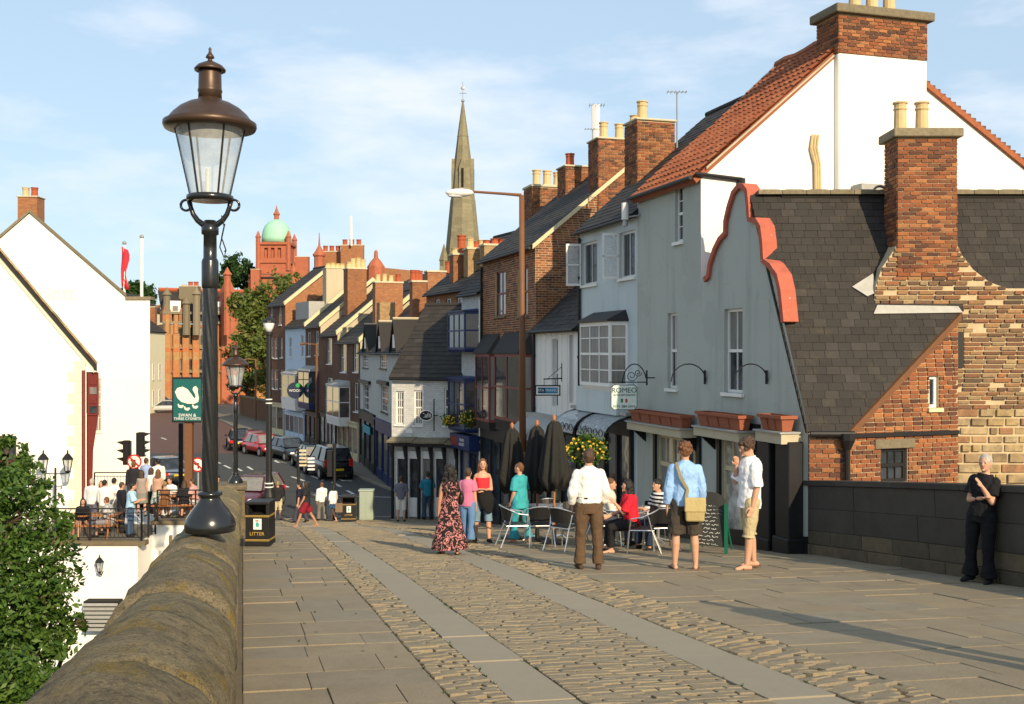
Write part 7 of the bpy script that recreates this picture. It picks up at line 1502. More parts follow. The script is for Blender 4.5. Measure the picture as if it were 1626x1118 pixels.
    # hair
    if hair[0] != 'none':
        m = MB(); m.ell(hl(0, -.018, .022), (w(.083), w(.098), w(.108)), 14, 10, rot)
        if hair[0] == 'short': m.ell(hl(0, -.045, -.03), (w(.074), w(.06), w(.06)), 10, 8, rot)
        rr = random.Random(int(abs(loc[0] * 100)) + 3)
        if hair[0] in ('curly', 'longcurly'):
            for _ in range(70):
                a = rr.uniform(0, 6.28); z_ = rr.uniform(-.35, 1); rd = math.sqrt(max(0, 1 - z_ * z_)); d = Vector((rd * math.cos(a), rd * math.sin(a), z_))
                if d.y > .55 and d.z < .35: continue
                m.ell(hl(d.x * .088, d.y * .10 - .015, d.z * .105 + .025), w(rr.uniform(.018, .032)), 6, 5)
        if hair[0] in ('long', 'longcurly', 'bob'):
            ln = {'long': .34, 'longcurly': .40, 'bob': .16}[hair[0]]; wd = .095 if hair[0] == 'long' else .085
            for i in range(6): f_ = i / 5; c = hl(0, -.05, 0) - s * w(ln * f_) - ay * w(.02); m.ell(c, (w(wd + (.05 * f_ if hair[0] == 'longcurly' else 0)), w(.06), w(.07)), 12, 8)
            for sg in (-1, 1):
                for i in range(4): m.ell(hl(sg * .078, .0 - .01 * i, -.03) - s * w(ln * .22 * i), (w(.026), w(.045), w(.055)), 8, 6)
            if hair[0] == 'longcurly':
                for _ in range(150): f_ = rr.random(); a = rr.uniform(0, 6.28); c = hl(0, -.05, 0) - s * w(ln * f_ * 1.05) - ay * w(.02); m.ell(c + ax * (w(.11 + .06 * f_) * math.cos(a)) + ay * (w(.085) * math.sin(a)), w(rr.uniform(.015, .028)), 6, 5)
        if hair[0] == 'bun': m.ell(hl(0, -.1, .05), w(.045), 10, 8)
        rem(m.build('hair', MT['hair_' + hair[1]], t, local=True), max(vox * .85, .009), 1, .03)
    # clothes
    def sleeve(m, S, E, Wr, u, f, ln, e):
        if ln <= 0: return
        if ln <= 1: m.tube([S - u * w(.03), S + u * w(.02), S + u * w(.285 * ln)], [w(.050) + e, w(.056) + e, w(.058) + e * 1.6], 12); m.ell(S, w(.050) + e)
        else: e2 = E + f * w(.245 * (ln - 1)); limb(m, [S, S.lerp(E, .5), E], [w(.050) + e, w(.053) + e, w(.048) + e], 10); m.tube([E, E.lerp(e2, .6), e2], [w(.048) + e, w(.046) + e, w(.040) + e], 12)
    e = max(.015, vox * 1.1)
    if bottom:
        kind, colr, ln = bottom[:3]; m = MB(); mt = colr if not isinstance(colr, tuple) else cl(colr); fl_ = bottom[3] if len(bottom) > 3 else .01
        if kind in ('trousers', 'shorts'):
            torso(m, e * .8, -.10, .16)
            for (h, kn, an, g) in feet:
                if ln <= 1: p = h.lerp(kn, ln); limb(m, [h, h.lerp(p, .4)], [w(.092) * fat + e, w(.086) * fat + e]); m.tube([h.lerp(p, .3), p], [w(.088) * fat + e, w(.075) * fat + e + fl_], 14)
                else: p = kn.lerp(an, ln - 1); limb(m, [h, h.lerp(kn, .5), kn], [w(.09) * fat + e, w(.08) * fat + e, w(.062) + e], 14); m.tube([kn, kn.lerp(p, .5), p], [w(.062) + e, w(.060) + e, w(.052) + e + fl_], 14)
        else:      # skirt or the lower part of a dress
            rg = []; mid = lambda f_: (feet[0][0].lerp(feet[0][1], f_) + feet[1][0].lerp(feet[1][1], f_)) / 2 if f_ <= 1 else (feet[0][1].lerp(feet[0][2], f_ - 1) + feet[1][1].lerp(feet[1][2], f_ - 1)) / 2
            sp = lambda f_: ((feet[0][0].lerp(feet[0][1], f_) - feet[1][0].lerp(feet[1][1], f_)) if f_ <= 1 else (feet[0][1].lerp(feet[0][2], f_ - 1) - feet[1][1].lerp(feet[1][2], f_ - 1))).length / 2
            rg.append((O + s * w(.18), w(waistW) + e, w(.1) + e, ax, ay)); n_ = 7
            for i in range(n_ + 1): f_ = ln * i / n_; rg.append((mid(f_), max(w(hipW), sp(f_) + w(.06)) + e + fl_ * f_, w(.115) + e + fl_ * f_ * .8, ax, ay))
            loft(m, rg, 20)
        rem(m.build({'trousers': 'trousers', 'shorts': 'shorts'}.get(kind, 'skirt'), mt, t, local=True), vox, 2, .022)
    if top:
        kind, colr, sl = top[:3]; m = MB(); mt = colr if not isinstance(colr, tuple) else cl(colr); hem = top[3] if len(top) > 3 else -.06; e2 = e * 1.45
        if kind == 'strapless':
            torso(m, e2, .0, .47); rem(m.build('top', mt, t, local=True), vox, 2)
        else:
            rg_hem = O + s * w(hem); prof = [(hem, hipW * .98, .118), (.05, hipW * .97, .116), (.16, (hipW + waistW) / 2 * .99, .11), (.26, waistW * 1.02, .106), (.36, (waistW + chW) / 2, .115), (.44, chW, .12), (.49, chW * 1.0, .108), (.52, chW * .82, .094), (.547, chW * .56, .078), (.565, .068, .068)]
            if kind == 'tank': prof = prof[:-2]
            loft(m, [(O + s * w(z), w(a) + e2, w(b) * dep + e2, ax, ay) for z, a, b in prof])
            for (S, E, Wr, u, f, sg) in arms: sleeve(m, S, E, Wr, u, f, sl, e2)
            if kind == 'shirt': m.tube([nb - s * w(.02), nb + hd * w(.035)], [w(.066) + e * .4, w(.062) + e * .4], 12)
            rem(m.build('shirt', mt, t, local=True), vox, 2, .028)
    if bottom and bottom[0] == 'trousers' and fem is False and H > 1.6 and vox < .015:
        m = MB(); loft(m, [(O + s * w(z), w(waistW + .012) + e * 1.2, w(.112) * dep + e * 1.2, ax, ay) for z in (.115, .14)], 20); m.build('belt', cl((.03, .018, .012)), t, local=True)
    if shoes:
        for sg, (h, kn, an, g) in zip((-1, 1), feet):
            m = MB(); fd = Vector((sg * .18, 1, -math.sin(max(0, -g)) * .6)).normalized()
            if len(shoes) == 4: m.hexa([an + fd * w(a) + VX * w(b) - VZ * w(c) for c in (.075, .058) for a, b in ((-.085, -.035), (-.085, .035), (.19, .045), (.19, -.045))]); m.tube([an + fd * w(.05) - VX * w(.042) - VZ * w(.06), an + fd * w(.09) - VZ * w(.012), an + fd * w(.05) + VX * w(.042) - VZ * w(.06)], w(.009), 6); m.build('sandal', cl(shoes[:3]), t, local=True)
            else: limb(m, [an - VZ * w(.035) - fd * w(.055), an - VZ * w(.025) + fd * w(.03), an - VZ * w(.042) + fd * w(.11), an - VZ * w(.05) + fd * w(.165)], [w(.042), w(.046), w(.038), w(.028)], 10); rem(m.build('shoe', cl(shoes), t, local=True), vox, 2)
    t['_j'] = 0; del t['_j']
    return t, dict(O=O, s=s, ax=ax, ay=ay, arms=arms, k=k, hc=hc, feet=feet, shw=shw, nb=nb)
def at(px, py, top=None): g = G(px, py); H = (py - top) / FPX * g.y if top else 1.7; return g, H
PI = math.pi; near = 'people standing on the bridge'
# foreground figures
g, H = at(935, 904, 712); pw, J = person(g, H, .12, 'man in white shirt and brown trousers seen from behind', ((.04, .05, .02), (-.02, .06, .02)), 0, 0, ((.30, -.02, -1), (-.12, .55, -.8)), ((.34, -.08, -1), (-.15, .55, -.75)), (0, .0), ('shirt', (.78, .76, .72), 1.75, .06), ('trousers', (.10, .062, .036), 1.96, .022), ('short', 'brown'), (.07, .045, .03), vox=.010, group=near, fat=1.06)
g, H = at(1088, 904, 702); p2, J2 = person(g, H, -.06, 'man in pale blue shirt and dark shorts carrying a canvas bag, back turned', ((.0, .07, .0), (.02, .07, .03)), 0, 0, ((.22, -.04, -1), (.05, .22, -1)), ((.22, -.04, -1), (-.05, .35, -1)), (0, 0), ('shirt', (.27, .45, .74), 1.85, -.03), ('shorts', (.052, .043, .034), .98, .03), ('curly', 'ginger'), (.16, .09, .07, 1), vox=.010, group=near, fat=1.05)
g, H = at(1190, 903, 694); p3, J3 = person(g, H, PI / 2 + .12, 'curly haired man in white polo shirt and khaki shorts, hand at mouth', ((.10, .03, .02), (-.10, .03, .04)), -.04, 0, ((.10, -.10, -1), (.02, .22, -1)), ((.05, .45, -.8), (-.42, .12, .95)), (0, .28), ('shirt', (.80, .80, .82), .95, -.10), ('shorts', (.44, .37, .22), 1.12, .035), ('curly', 'brown'), (.12, .07, .04, 1), vox=.010, group=near, fat=1.1)
g, H = at(1556, 925, 722); p4, J4 = person(g + Vector((.02, 0, 0)), H * 1.01, PI * .72, 'woman in black top and flared black trousers leaning on the dark parapet', ((.10, .04, .10), (.0, .10, .02)), -.10, -.06, ((.10, .30, -.9), (-.40, .45, .75)), ((.1, .15, -1), (-.9, .35, .2)), (.15, .02), ('tee', (.010, .010, .012), .7, -.02), ('trousers', (.010, .010, .012), 1.97, .045), ('short', 'grey'), (.02, .02, .02), True, .010, group=near)
g, H = at(714, 880, 738); p5, J5 = person(g, H, .25, 'woman with long dark curls in a long black and pink patterned dress', ((.06, .05, .05), (-.08, .05, .05)), 0, 0, ((.16, -.02, -1), (.12, .05, -1)), ((.2, .0, -1), (-.1, .5, -.9)), (0, 0), ('tank', MT['swirl'], 0), ('skirt', MT['swirl'], 1.92, .075), ('longcurly', 'black'), (.02, .016, .014, 1), True, .012, 'skin_tan', near)
g, H = at(743, 862, 742); p6, J6 = person(g, H, -.35, 'person in pink top and blue jeans half hidden behind the patterned dress', ((.12, .03, .1), (-.1, .03, .05)), 0, 0, DOWN, DOWN, (0, 0), ('tee', (.50, .16, .27), .6), ('trousers', (.10, .20, .36), 1.96, .03), ('short', 'brown'), vox=.013, group=near, fem=True)
g, H = at(766, 861, 727); p7, J7 = person(g, H, PI + .15, 'young woman in red strapless top and denim shorts facing the camera', ((.12, .05, .1), (-.08, .06, .03)), .02, 0, ((.14, .05, -1), (-.75, .62, -.05)), ((.14, .05, -1), (-.85, .55, .05)), (.0, .0), ('strapless', (.60, .035, .045), 0), ('shorts', (.16, .25, .34), 1.08, .022), ('long', 'ginger'), (.03, .015, .015), True, .010, group=near)
m = MB(); m.tube([J7['nb'] + J7['ax'] * .05 + J7['ay'] * .05, J7['nb'] + J7['ax'] * .08 + J7['ay'] * .09 - VZ * .14], .007, 5); m.tube([J7['nb'] - J7['ax'] * .05 + J7['ay'] * .05, J7['nb'] - J7['ax'] * .08 + J7['ay'] * .09 - VZ * .14], .007, 5); m.build('straps', cl((.7, .6, .5)), p7, local=True)
g, H = at(826, 862, 734); p8, J8 = person(g, H, .75, 'short haired woman in teal tunic and trousers turned to the cafe tables', ((.12, .05, .12), (-.12, .05, .1)), .03, 0, ((.15, .0, -1), (-.05, .45, -.85)), ((.18, .05, -1), (-.2, .85, -.25)), (.35, 0), ('tee', (.045, .34, .38), .85, -.16), ('trousers', (.035, .27, .33), 1.93, .05), ('short', 'ginger'), (.25, .17, .10, 1), True, .012, group=near, fat=1.08)
# dark cardigan over the red top woman's arm
m = MB(); c = J7['O'] + J7['ay'] * .17; loft(m, [(c + VZ * .20 + J7['ax'] * -.02, .13, .04, J7['ax'], J7['ay']), (c + VZ * .02 + J7['ax'] * -.06, .17, .06, J7['ax'], J7['ay']), (c - VZ * .16 + J7['ax'] * -.08, .13, .05, J7['ax'], J7['ay']), (c - VZ * .28 + J7['ax'] * -.12, .05, .03, J7['ax'], J7['ay'])], 14)
jk = thing('jacket', 'black cardigan hanging over the arm of the woman in red', 'jacket', p7.location, None, p7.rotation_euler[2]); rem(m.build('cloth', cl((.012, .011, .012)), jk, local=True), .012, 3)
# canvas shoulder bag
bg_ = thing('shoulder_bag', 'olive canvas shoulder bag on the back of the man in pale blue', 'bag', p2.location, None, p2.rotation_euler[2]); O, ax, ay = J2['O'], J2['ax'], J2['ay']; m = MB(); c = O + ax * .12 - ay * .20 + VZ * -.04; m.hexa([c + ax * a + ay * b + VZ * z_ for z_, q in ((-.20, .9), (.14, 1)) for a, b in ((-.15 * q, -.06), (.15 * q, -.06), (.15 * q, .06), (-.15 * q, .06))]); bevel(m.build('pouch', cl((.36, .29, .13)), bg_, local=True), .025, 2)
m = MB(); m.hexa([c + ax * a + ay * b + VZ * z_ for z_ in (-.06, .15) for a, b in ((-.155, -.075), (.155, -.075), (.155, .0), (-.155, .0))]); bevel(m.build('flap', cl((.42, .34, .16)), bg_, local=True), .02, 2)
m = MB(); sp = J2['nb'] - ax * .13 * 1.0 - VZ * .04; pts = [c - ax * .13 + VZ * .12, O + ax * .02 - ay * .165 + VZ * .22, O - ax * .08 - ay * .18 + VZ * .38, sp - ay * .12, sp + VZ * .045, sp + ay * .12 - VZ * .06]; 
for a, b in zip(pts, pts[1:]): d = (b - a).normalized(); w_ = d.cross(ay).normalized() * .022; m.add([a - w_, a + w_, b + w_, b - w_, a - w_ - ay * .012, a + w_ - ay * .012, b + w_ - ay * .012, b - w_ - ay * .012], [(0, 1, 2, 3), (7, 6, 5, 4), (0, 4, 5, 1), (1, 5, 6, 2), (2, 6, 7, 3), (3, 7, 4, 0)])
m.build('strap', cl((.25, .21, .11)), bg_, local=True)
hb = thing('handbag', 'black handbag on the shoulder of the woman in patterned dress', 'bag', p5.location, None, p5.rotation_euler[2]); O, ax, ay = J5['O'], J5['ax'], J5['ay']; m = MB(); m.ell(O + ax * .2 + ay * .02 + VZ * .16, (.06, .11, .13)); rem(m.build('pouch', MT['black'], hb, local=True), .012, 2); m = MB(); m.tube([O + ax * .2 - ay * .08 + VZ * .22, J5['nb'] + ax * .13, O + ax * .2 + ay * .1 + VZ * .22], .012, 6); m.build('strap', MT['black'], hb, local=True)
# people at the foot of the bridge
mid_ = 'people walking at the foot of the bridge'
V2 = .02
def mp(px, py, hy, rz, label, **kw): g, H = at(px, py, hy); return person(g, H, rz, label, vox=V2, group=mid_, **kw)
mp(637, 828, 756, .1, 'man in grey tee shirt and white shorts by the cafe posts', legs=((.05, .04, .1), (-.05, .04, 0)), top=('tee', (.13, .14, .18), .8), bottom=('shorts', (.66, .64, .58), 1.05, .03), hair=('short', 'brown'))
mp(679, 825, 748, .3, 'man in bright teal tee shirt and jeans beside the cafe windows', legs=((.1, .04, .1), (-.05, .04, 0)), armL=((.2, .3, -.9), (-.2, .8, .3)), top=('tee', (.02, .19, .28), .85), bottom=('trousers', (.04, .08, .13), 1.97, .02), hair=('short', 'brown'))
mp(511, 827, 765, .5, 'man in white shirt and grey trousers walking with woman in white', legs=((.2, .03, .15), (-.15, .03, .1)), top=('shirt', (.74, .73, .70), 1.8), bottom=('trousers', (.17, .16, .14), 1.97, .02), hair=('short', 'ginger'))
mp(529, 828, 769, .9, 'woman in white blouse and blue skirt walking arm in arm with a man', legs=((-.35, .03, .15), (.30, .03, .05)), top=('shirt', (.76, .72, .70), 1.3), bottom=('skirt', (.03, .08, .16), .65, .05), hair=('bob', 'black'), fem=True, shoes=(.3, .22, .15, 1))
mp(486, 837, 760, PI / 2 + .1, 'striding walker in black vest and dark red shorts crossing left', legs=((.45, .03, .1), (-.40, .03, .12)), armL=((.1, .25, -1), (0, .5, -.9)), armR=((.1, -.3, -1), (0, -.1, -1)), top=('tee', (.02, .022, .025), .55), bottom=('shorts', (.20, .012, .025), .8, .03), hair=('bob', 'black'), skin='skin_tan', shoes=(.4, .25, .15, 1))
mp(476, 830, 765, PI / 2, 'dark clothed walker partly hidden behind the black signal post', legs=((.3, .03, .1), (-.3, .03, .12)), top=('tee', (.015, .015, .03), .8), bottom=('trousers', (.05, .05, .07), 1.97, .02), hair=('short', 'black'))
mp(441, 826, 764, .1, 'man in black shirt and beige shorts standing by the lamp column', armL=((.2, .2, -.9), (-.7, .6, .1)), armR=((.2, .2, -.9), (-.7, .6, .1)), top=('tee', (.02, .02, .024), 1.2), bottom=('shorts', (.48, .41, .27), 1.05, .03), hair=('short', 'fair'))
g = G(533, 829); hb = thing('handbag', 'brown tote bag carried by the woman in white blouse', 'bag', g + Vector((.12, -.1, .45))); m = MB(); m.hexa([g + Vector((.02 + a, -.12 + b, z_)) for z_, q in ((.38, 1), (.72, .85)) for a, b in ((-.02, -.05), (.26, -.05), (.26, .05), (-.02, .05))]); bevel(m.build('pouch', cl((.20, .14, .09)), hb), .02, 2); m = MB(); m.tube([g + Vector((.03, -.12, .7)), g + Vector((.12, -.12, .95)), g + Vector((.24, -.12, .7))], .012, 5); m.build('handle', cl((.12, .08, .05)), hb)
# drinkers on the terrace
g_ = Vector((4.25, 8.05, 0)); g_.z = zg(g_.y); person(g_, 1.78, .3, 'bystander in grey shirt and jeans on the wide flagstones', top=('shirt', (.3, .3, .32), 1.5), bottom=('trousers', (.05, .08, .14), 1.97, .02), vox=.02, group=near)
V3 = .024; drink = 'drinkers on the inn terrace'; STAND = ((.03, .05, .02), (-.03, .05, .03)); SIT = ((1.45, .12, 1.45), (1.45, .12, 1.4)); HOLD = ((.15, .35, -.9), (-.3, .85, .35))
def tp(px, Y, floor, rz, label, H=1.75, **kw): return person(Vector((x_(px, Y), Y, floor + .012)), H, rz, label, vox=V3, group=drink, **kw)
tp(166, 36.6, FL, -.3, 'man in white shirt and beige trousers leaning to the terrace group', legs=STAND, armR=HOLD, top=('shirt', (.78, .77, .74), 1.6), bottom=('trousers', (.42, .38, .30), 1.97, .02), hair=('short', 'black'))
tp(181, 37.2, FL, -.2, 'man in white shirt with dark hair behind the man in black', legs=STAND, armL=HOLD, top=('shirt', (.78, .77, .74), 1.6), bottom=('trousers', (.46, .42, .34), 1.97, .02), hair=('short', 'black'))
tp(193, 36.2, FL, -.9, 'man in black jumper beside the man in light blue tee', 1.72, legs=STAND, top=('tee', (.015, .015, .022), 1.9), bottom=('trousers', (.03, .03, .04), 1.97, .02), hair=('short', 'brown'))
tp(207, 35.5, FL, -1.2, 'man in light blue tee shirt and jeans at the terrace corner', 1.78, legs=STAND, armL=HOLD, armR=HOLD, top=('tee', (.36, .56, .74), .85), bottom=('trousers', (.05, .09, .16), 1.97, .02), hair=('short', 'black'), lean=.1)
tp(146, 37.0, FL, 0, 'grey haired man in pale shirt at the oxblood oriel', 1.75, legs=STAND, top=('shirt', (.6, .6, .62), 1.4), bottom=('trousers', (.10, .10, .14), 1.97), hair=('short', 'grey'))
tp(161, 37.4, FL, PI, 'woman in pink top facing out between the white shirted men', 1.62, legs=STAND, top=('tee', (.6, .25, .25), .3), bottom=('trousers', (.05, .05, .1), 1.97), hair=('long', 'ginger'), fem=True)
tp(131, 35.3, FL, PI + .5, 'seated woman in black with long dark hair on the lower terrace bench', 1.68, legs=SIT, armL=HOLD, top=('tee', (.012, .012, .014), 1.4), bottom=('skirt', (.012, .012, .014), .6, .02), hair=('long', 'black'), fem=True, lean=.15, seat=.5)
tp(176, 35.4, FL, PI / 2 - .2, 'seated person in grey check shirt on the lower terrace bench', 1.72, legs=SIT, top=('shirt', MT['check'], 1.2), bottom=('shorts', (.3, .3, .32), 1.0), hair=('short', 'ginger'), lean=.25, seat=.5)
tp(212, 38.6, FU, .2, 'man in dark jacket at the back of the upper terrace', 1.75, legs=STAND, top=('shirt', (.02, .02, .026), 1.9), bottom=('trousers', (.05, .05, .06), 1.97), hair=('short', 'ginger'))
tp(232, 39.6, FU, -.4, 'man in blue shirt with brown hair behind the upper terrace rail', 1.78, legs=STAND, armR=HOLD, top=('shirt', (.30, .40, .66), 1.5), bottom=('trousers', (.05, .06, .09), 1.97), hair=('short', 'brown'))
tp(251, 39.2, FU, .7, 'man in bright white shirt on the upper terrace below the silver car', 1.8, legs=STAND, armL=HOLD, top=('shirt', (.78, .77, .74), 1.5), bottom=('trousers', (.3, .27, .2), 1.97), hair=('short', 'black'))
tp(225, 37.0, FU, .1, 'long haired woman in grey skirt at the upper terrace rail', 1.62, legs=STAND, top=('tank', (.30, .25, .22), 0), bottom=('skirt', (.20, .20, .18), .95, .03), hair=('long', 'brown'), fem=True)
tp(240, 37.6, FU, -.5, 'woman in white top and black trousers between the two skirts', 1.64, legs=STAND, armR=HOLD, top=('tee', (.72, .68, .66), .5), bottom=('trousers', (.02, .02, .02), 1.97), hair=('bob', 'brown'), fem=True)
tp(251, 36.9, FU, .1, 'long haired woman in green leaf print skirt at the upper rail', 1.66, legs=STAND, top=('strapless', (.45, .28, .2), 0), bottom=('skirt', MT['leafprint'], 1.0, .07), hair=('long', 'ginger'), fem=True)
tp(273, 37.4, FU, PI - .3, 'sunlit seated man in white with his arms on the terrace table', 1.72, legs=SIT, armL=HOLD, armR=HOLD, top=('tee', (.74, .74, .74), .6), bottom=('shorts', (.3, .3, .34), 1.0), hair=('short', 'brown'), lean=.2, seat=.5)
tp(292, 36.7, FU, .2, 'seated woman in black top and black and white skirt, back to the rail', 1.66, legs=SIT, top=('tee', (.014, .014, .016), .9), bottom=('skirt', MT['check'], .8, .05), hair=('bob', 'brown'), fem=True, lean=.3, seat=.5)
tp(262, 36.6, FU, .5, 'bare armed woman in brown sundress seated at the terrace table', 1.62, legs=SIT, top=('tank', (.20, .09, .04), 0), bottom=('skirt', (.20, .09, .04), .8, .04), hair=('bun', 'fair'), fem=True, seat=.5)
tp(310, 37.0, FU, PI / 2, 'man in pink tee shirt seated beside the big lamp column', 1.7, legs=SIT, armL=HOLD, top=('tee', (.55, .30, .28), .7), bottom=('shorts', (.5, .5, .48), 1.0), hair=('short', 'brown'), lean=.15, seat=.5)
tp(346, 38.0, FU, PI - .4, 'person in dark top and sunglasses seated behind the lamp column', 1.7, legs=SIT, armR=HOLD, top=('tee', (.02, .02, .024), .7), bottom=('shorts', (.1, .1, .1), 1.0), hair=('short', 'black'), seat=.5)
# ------------------------------------------------------------------ cafe furniture on the bridge
def chair_mesh(loc, rz, label):
    t = thing('cafe_chair', label, 'chair', loc, 'aluminium chairs of the pavement cafe', rz); r = .0125
    m = MB(); m.box(-.21, .21, -.21, .21, .435, .45); bevel(m.build('seat', MT['black'], t, local=True), .006, 1)
    m = MB(); V = []
    for i in range(9): a = -1.15 + 2.3 * i / 8; V += [(.25 * math.sin(a), -.02 - .22 * math.cos(a), .52), (.27 * math.sin(a), -.05 - .25 * math.cos(a), .80)]
    m.add(V, [(2 * i, 2 * i + 2, 2 * i + 3, 2 * i + 1) for i in range(8)]); o = m.build('backrest', MT['black'], t, local=True); o.modifiers.new('thick', 'SOLIDIFY').thickness = .012
    m = MB(); m.tube([(-.26, .20, .64), (-.27, .0, .67)] + [(.28 * math.sin(a), -.05 - .26 * math.cos(a), .70 + .11 * math.cos(a)) for a in np.linspace(-1.5, 1.5, 11)] + [(.27, .0, .67), (.26, .20, .64)], r, 7); m.build('arm_rail', MT['alu'], t, local=True)
    for sx_ in (-1, 1):
        m = MB(); m.tube([(sx_ * .26, .20, .64), (sx_ * .24, .23, .44), (sx_ * .27, .27, 0)], r, 7); m.build('leg', MT['alu'], t, local=True); m = MB(); m.tube([(sx_ * .25, -.10, .68), (sx_ * .22, -.16, .44), (sx_ * .25, -.34, 0)], r, 7); m.build('leg', MT['alu'], t, local=True)
    m = MB(); m.tube([(-.22, .22, .43), (.22, .22, .43), (.21, -.2, .43), (-.21, -.2, .43), (-.22, .22, .43)], r, 6); m.build('seat_frame', MT['alu'], t, local=True); return t
def table(loc, label, r=.34):
    t = thing('cafe_table', label, 'table', loc, 'round metal cafe tables'); c = Vector(loc); m = MB(); m.lathe(c, [(r, .70), (r + .012, .715), (r, .73)], 28); m.build('top', MT['alu'], t); m = MB(); m.tube([c + VZ * .05, c + VZ * .71], .035, 10); m.build('stem', MT['alu'], t)
    for k in range(4): a = k * PI / 2 + .4; m = MB(); m.tube([c + VZ * .10, c + Vector((.32 * math.cos(a), .32 * math.sin(a), .02))], .018, 6); m.build('foot', MT['alu'], t)
    return t
def gl(px, py): return G(px, py)
ch0 = chair_mesh(gl(818, 868), -PI / 2 + .2, 'aluminium chair with bare frame left of the first cafe table, by the teal woman')
for px, py, rz, lab in ((858, 868, .1, 'aluminium chair with its black back to the bridge, under the parasols'), (897, 873, -.7, 'aluminium chair angled behind the man in white shirt'), (905, 862, 2.6, 'aluminium chair pushed in under the second table'), (872, 852, PI, 'aluminium chair on the house side of the first table'), (1020, 878, PI / 2 - .1, 'aluminium chair the seated woman in red sits on'), (1050, 873, .2, 'aluminium chair of the striped jumper sitter'), (958, 868, -PI / 2 + .3, 'aluminium chair of the white shirted diner behind the table'), (1040, 858, PI - .3, 'empty aluminium chair near the shop window')):
    clone(ch0, gl(px, py), rz, lab)
table(gl(852, 858), 'round metal table between the parasol poles'); table(gl(893, 856), 'round metal table beside the second parasol pole'); table(gl(982, 866), 'round metal table between the two seated diners'); table(gl(1045, 862), 'round metal table in front of the shop window', .32)
# seated diners
g = gl(1004, 876); person(g, 1.68, PI / 2 + .05, 'dark haired woman in red blouse sitting at a cafe table, hand to chin', SIT, .12, 0, ((.1, .55, -.8), (-.25, .55, .8)), ((.1, .5, -.8), (-.3, .9, -.2)), (0, 0), ('tee', (.58, .018, .035), .9, -.12), ('trousers', (.015, .014, .015), 1.9), ('long', 'black'), (.03, .02, .02, 1), True, .012, group='diners at the cafe tables', seat=.5, fat=1.1)
g = gl(964, 866); person(g, 1.7, -PI / 2 - .2, 'person in cream shirt sitting across from the woman in red', SIT, .1, 0, HOLD, HOLD, (0, 0), ('shirt', (.62, .58, .50), 1.3), ('trousers', (.05, .06, .09), 1.9), ('short', 'ginger'), vox=.014, group='diners at the cafe tables', seat=.5)
g = gl(1051, 871); person(g, 1.7, PI / 2 + .5, 'diner in black and white striped jumper behind the blue shirted man', SIT, .15, 0, HOLD, HOLD, (0, 0), ('tee', MT['stripe'], 1.6), ('trousers', (.02, .03, .06), 1.9), ('short', 'black'), vox=.014, group='diners at the cafe tables', seat=.5)
# closed parasols
def parasol(px, py, top, label):
    g = gl(px, py); H = (py - top) / FPX * g.y; t = thing('closed_parasol', label, 'parasol', g, 'closed dark parasols of the cafe'); m = MB(); m.tube([g, g + VZ * (H - .06)], .024, 10); m.build('pole', MT['wood'], t)
    m = MB(); m.lathe(g + VZ * (H - .08), [(.05, -.06), (.055, -.02), (.03, .0), (.045, .04), (.03, .075), (.008, .10)], 10); m.build('finial', MT['wood'], t, smooth=True)
    n = 48; V = []; Fc = []; prof = [(H - .08, .035), (H - .2, .13), (H - .45, .17), (H - .9, .23), (H - 1.25, .27), (H - 1.38, .25)]; rr = random.Random(px)
    for i, (z, r) in enumerate(prof):
        for j in range(n): a = 2 * PI * j / n; f = 1 + .22 * math.cos(8 * a + i * .25) * min(1, i * .5) + .05 * math.sin(3 * a + px); dz = (.10 * math.cos(8 * a + 1.0) - .06 * math.sin(2 * a + px)) if i >= 4 else 0; V.append(g + Vector((r * f * math.cos(a), r * f * math.sin(a), z + dz)))
    for i in range(len(prof) - 1):
        for j in range(n): Fc.append((i * n + j, i * n + (j + 1) % n, (i + 1) * n + (j + 1) % n, (i + 1) * n + j))
    Fc.append(tuple(range((len(prof) - 1) * n, len(prof) * n))); m = MB(); m.add(V, Fc); m.build('canopy', cl((.022, .022, .020)), t, smooth=True)
    m = MB(); m.lathe(g, [(.24, 0), (.24, .05), (.05, .08), (.04, .3), (.025, .3)], 16); m.build('base', MT['black'], t)
parasol(813, 856, 672, 'closed dark parasol beside the brown street light'); parasol(853, 860, 668, 'closed dark parasol standing in the middle of the three'); parasol(880, 864, 660, 'closed dark parasol next to the flower basket by the pale blue house')
# chalk board
g = gl(1128, 880); k = g.y / FPX; t = thing('chalk_board', 'arched green framed chalk menu board standing on the paving', 'board', g); fr = Fr((g.x - 24 * k, g.y + .25), (g.x + 22 * k, g.y - .02)); zt = 80 * k
m = MB(); pts = [fr.p(0, 0, g.z + .12), fr.p(fr.L, 0, g.z + .12), fr.p(fr.L, -.1, g.z + zt)] + [fr.p(fr.L / 2 + fr.L / 2 * math.cos(a), -.1, g.z + zt + .18 * math.sin(a)) for a in np.linspace(.3, PI - .3, 7)] + [fr.p(0, -.1, g.z + zt)]; m.prism(pts, -fr.n * .03); m.build('slate', cmat((.035, .037, .034), .8), t)
for u in (-.04, fr.L): m = MB(); m.fbox(fr, u, u + .045, -.06, .02, g.z, g.z + zt); m.build('side_rail', cmat((.01, .12, .07), .5), t)
for u in (0, fr.L - .03): m = MB(); m.tube([fr.p(u, -.08, g.z + zt * .9), fr.p(u, -.55, g.z)], .018, 6); m.build('leg', cmat((.01, .12, .07), .5), t)
rr = random.Random(5); m = MB()
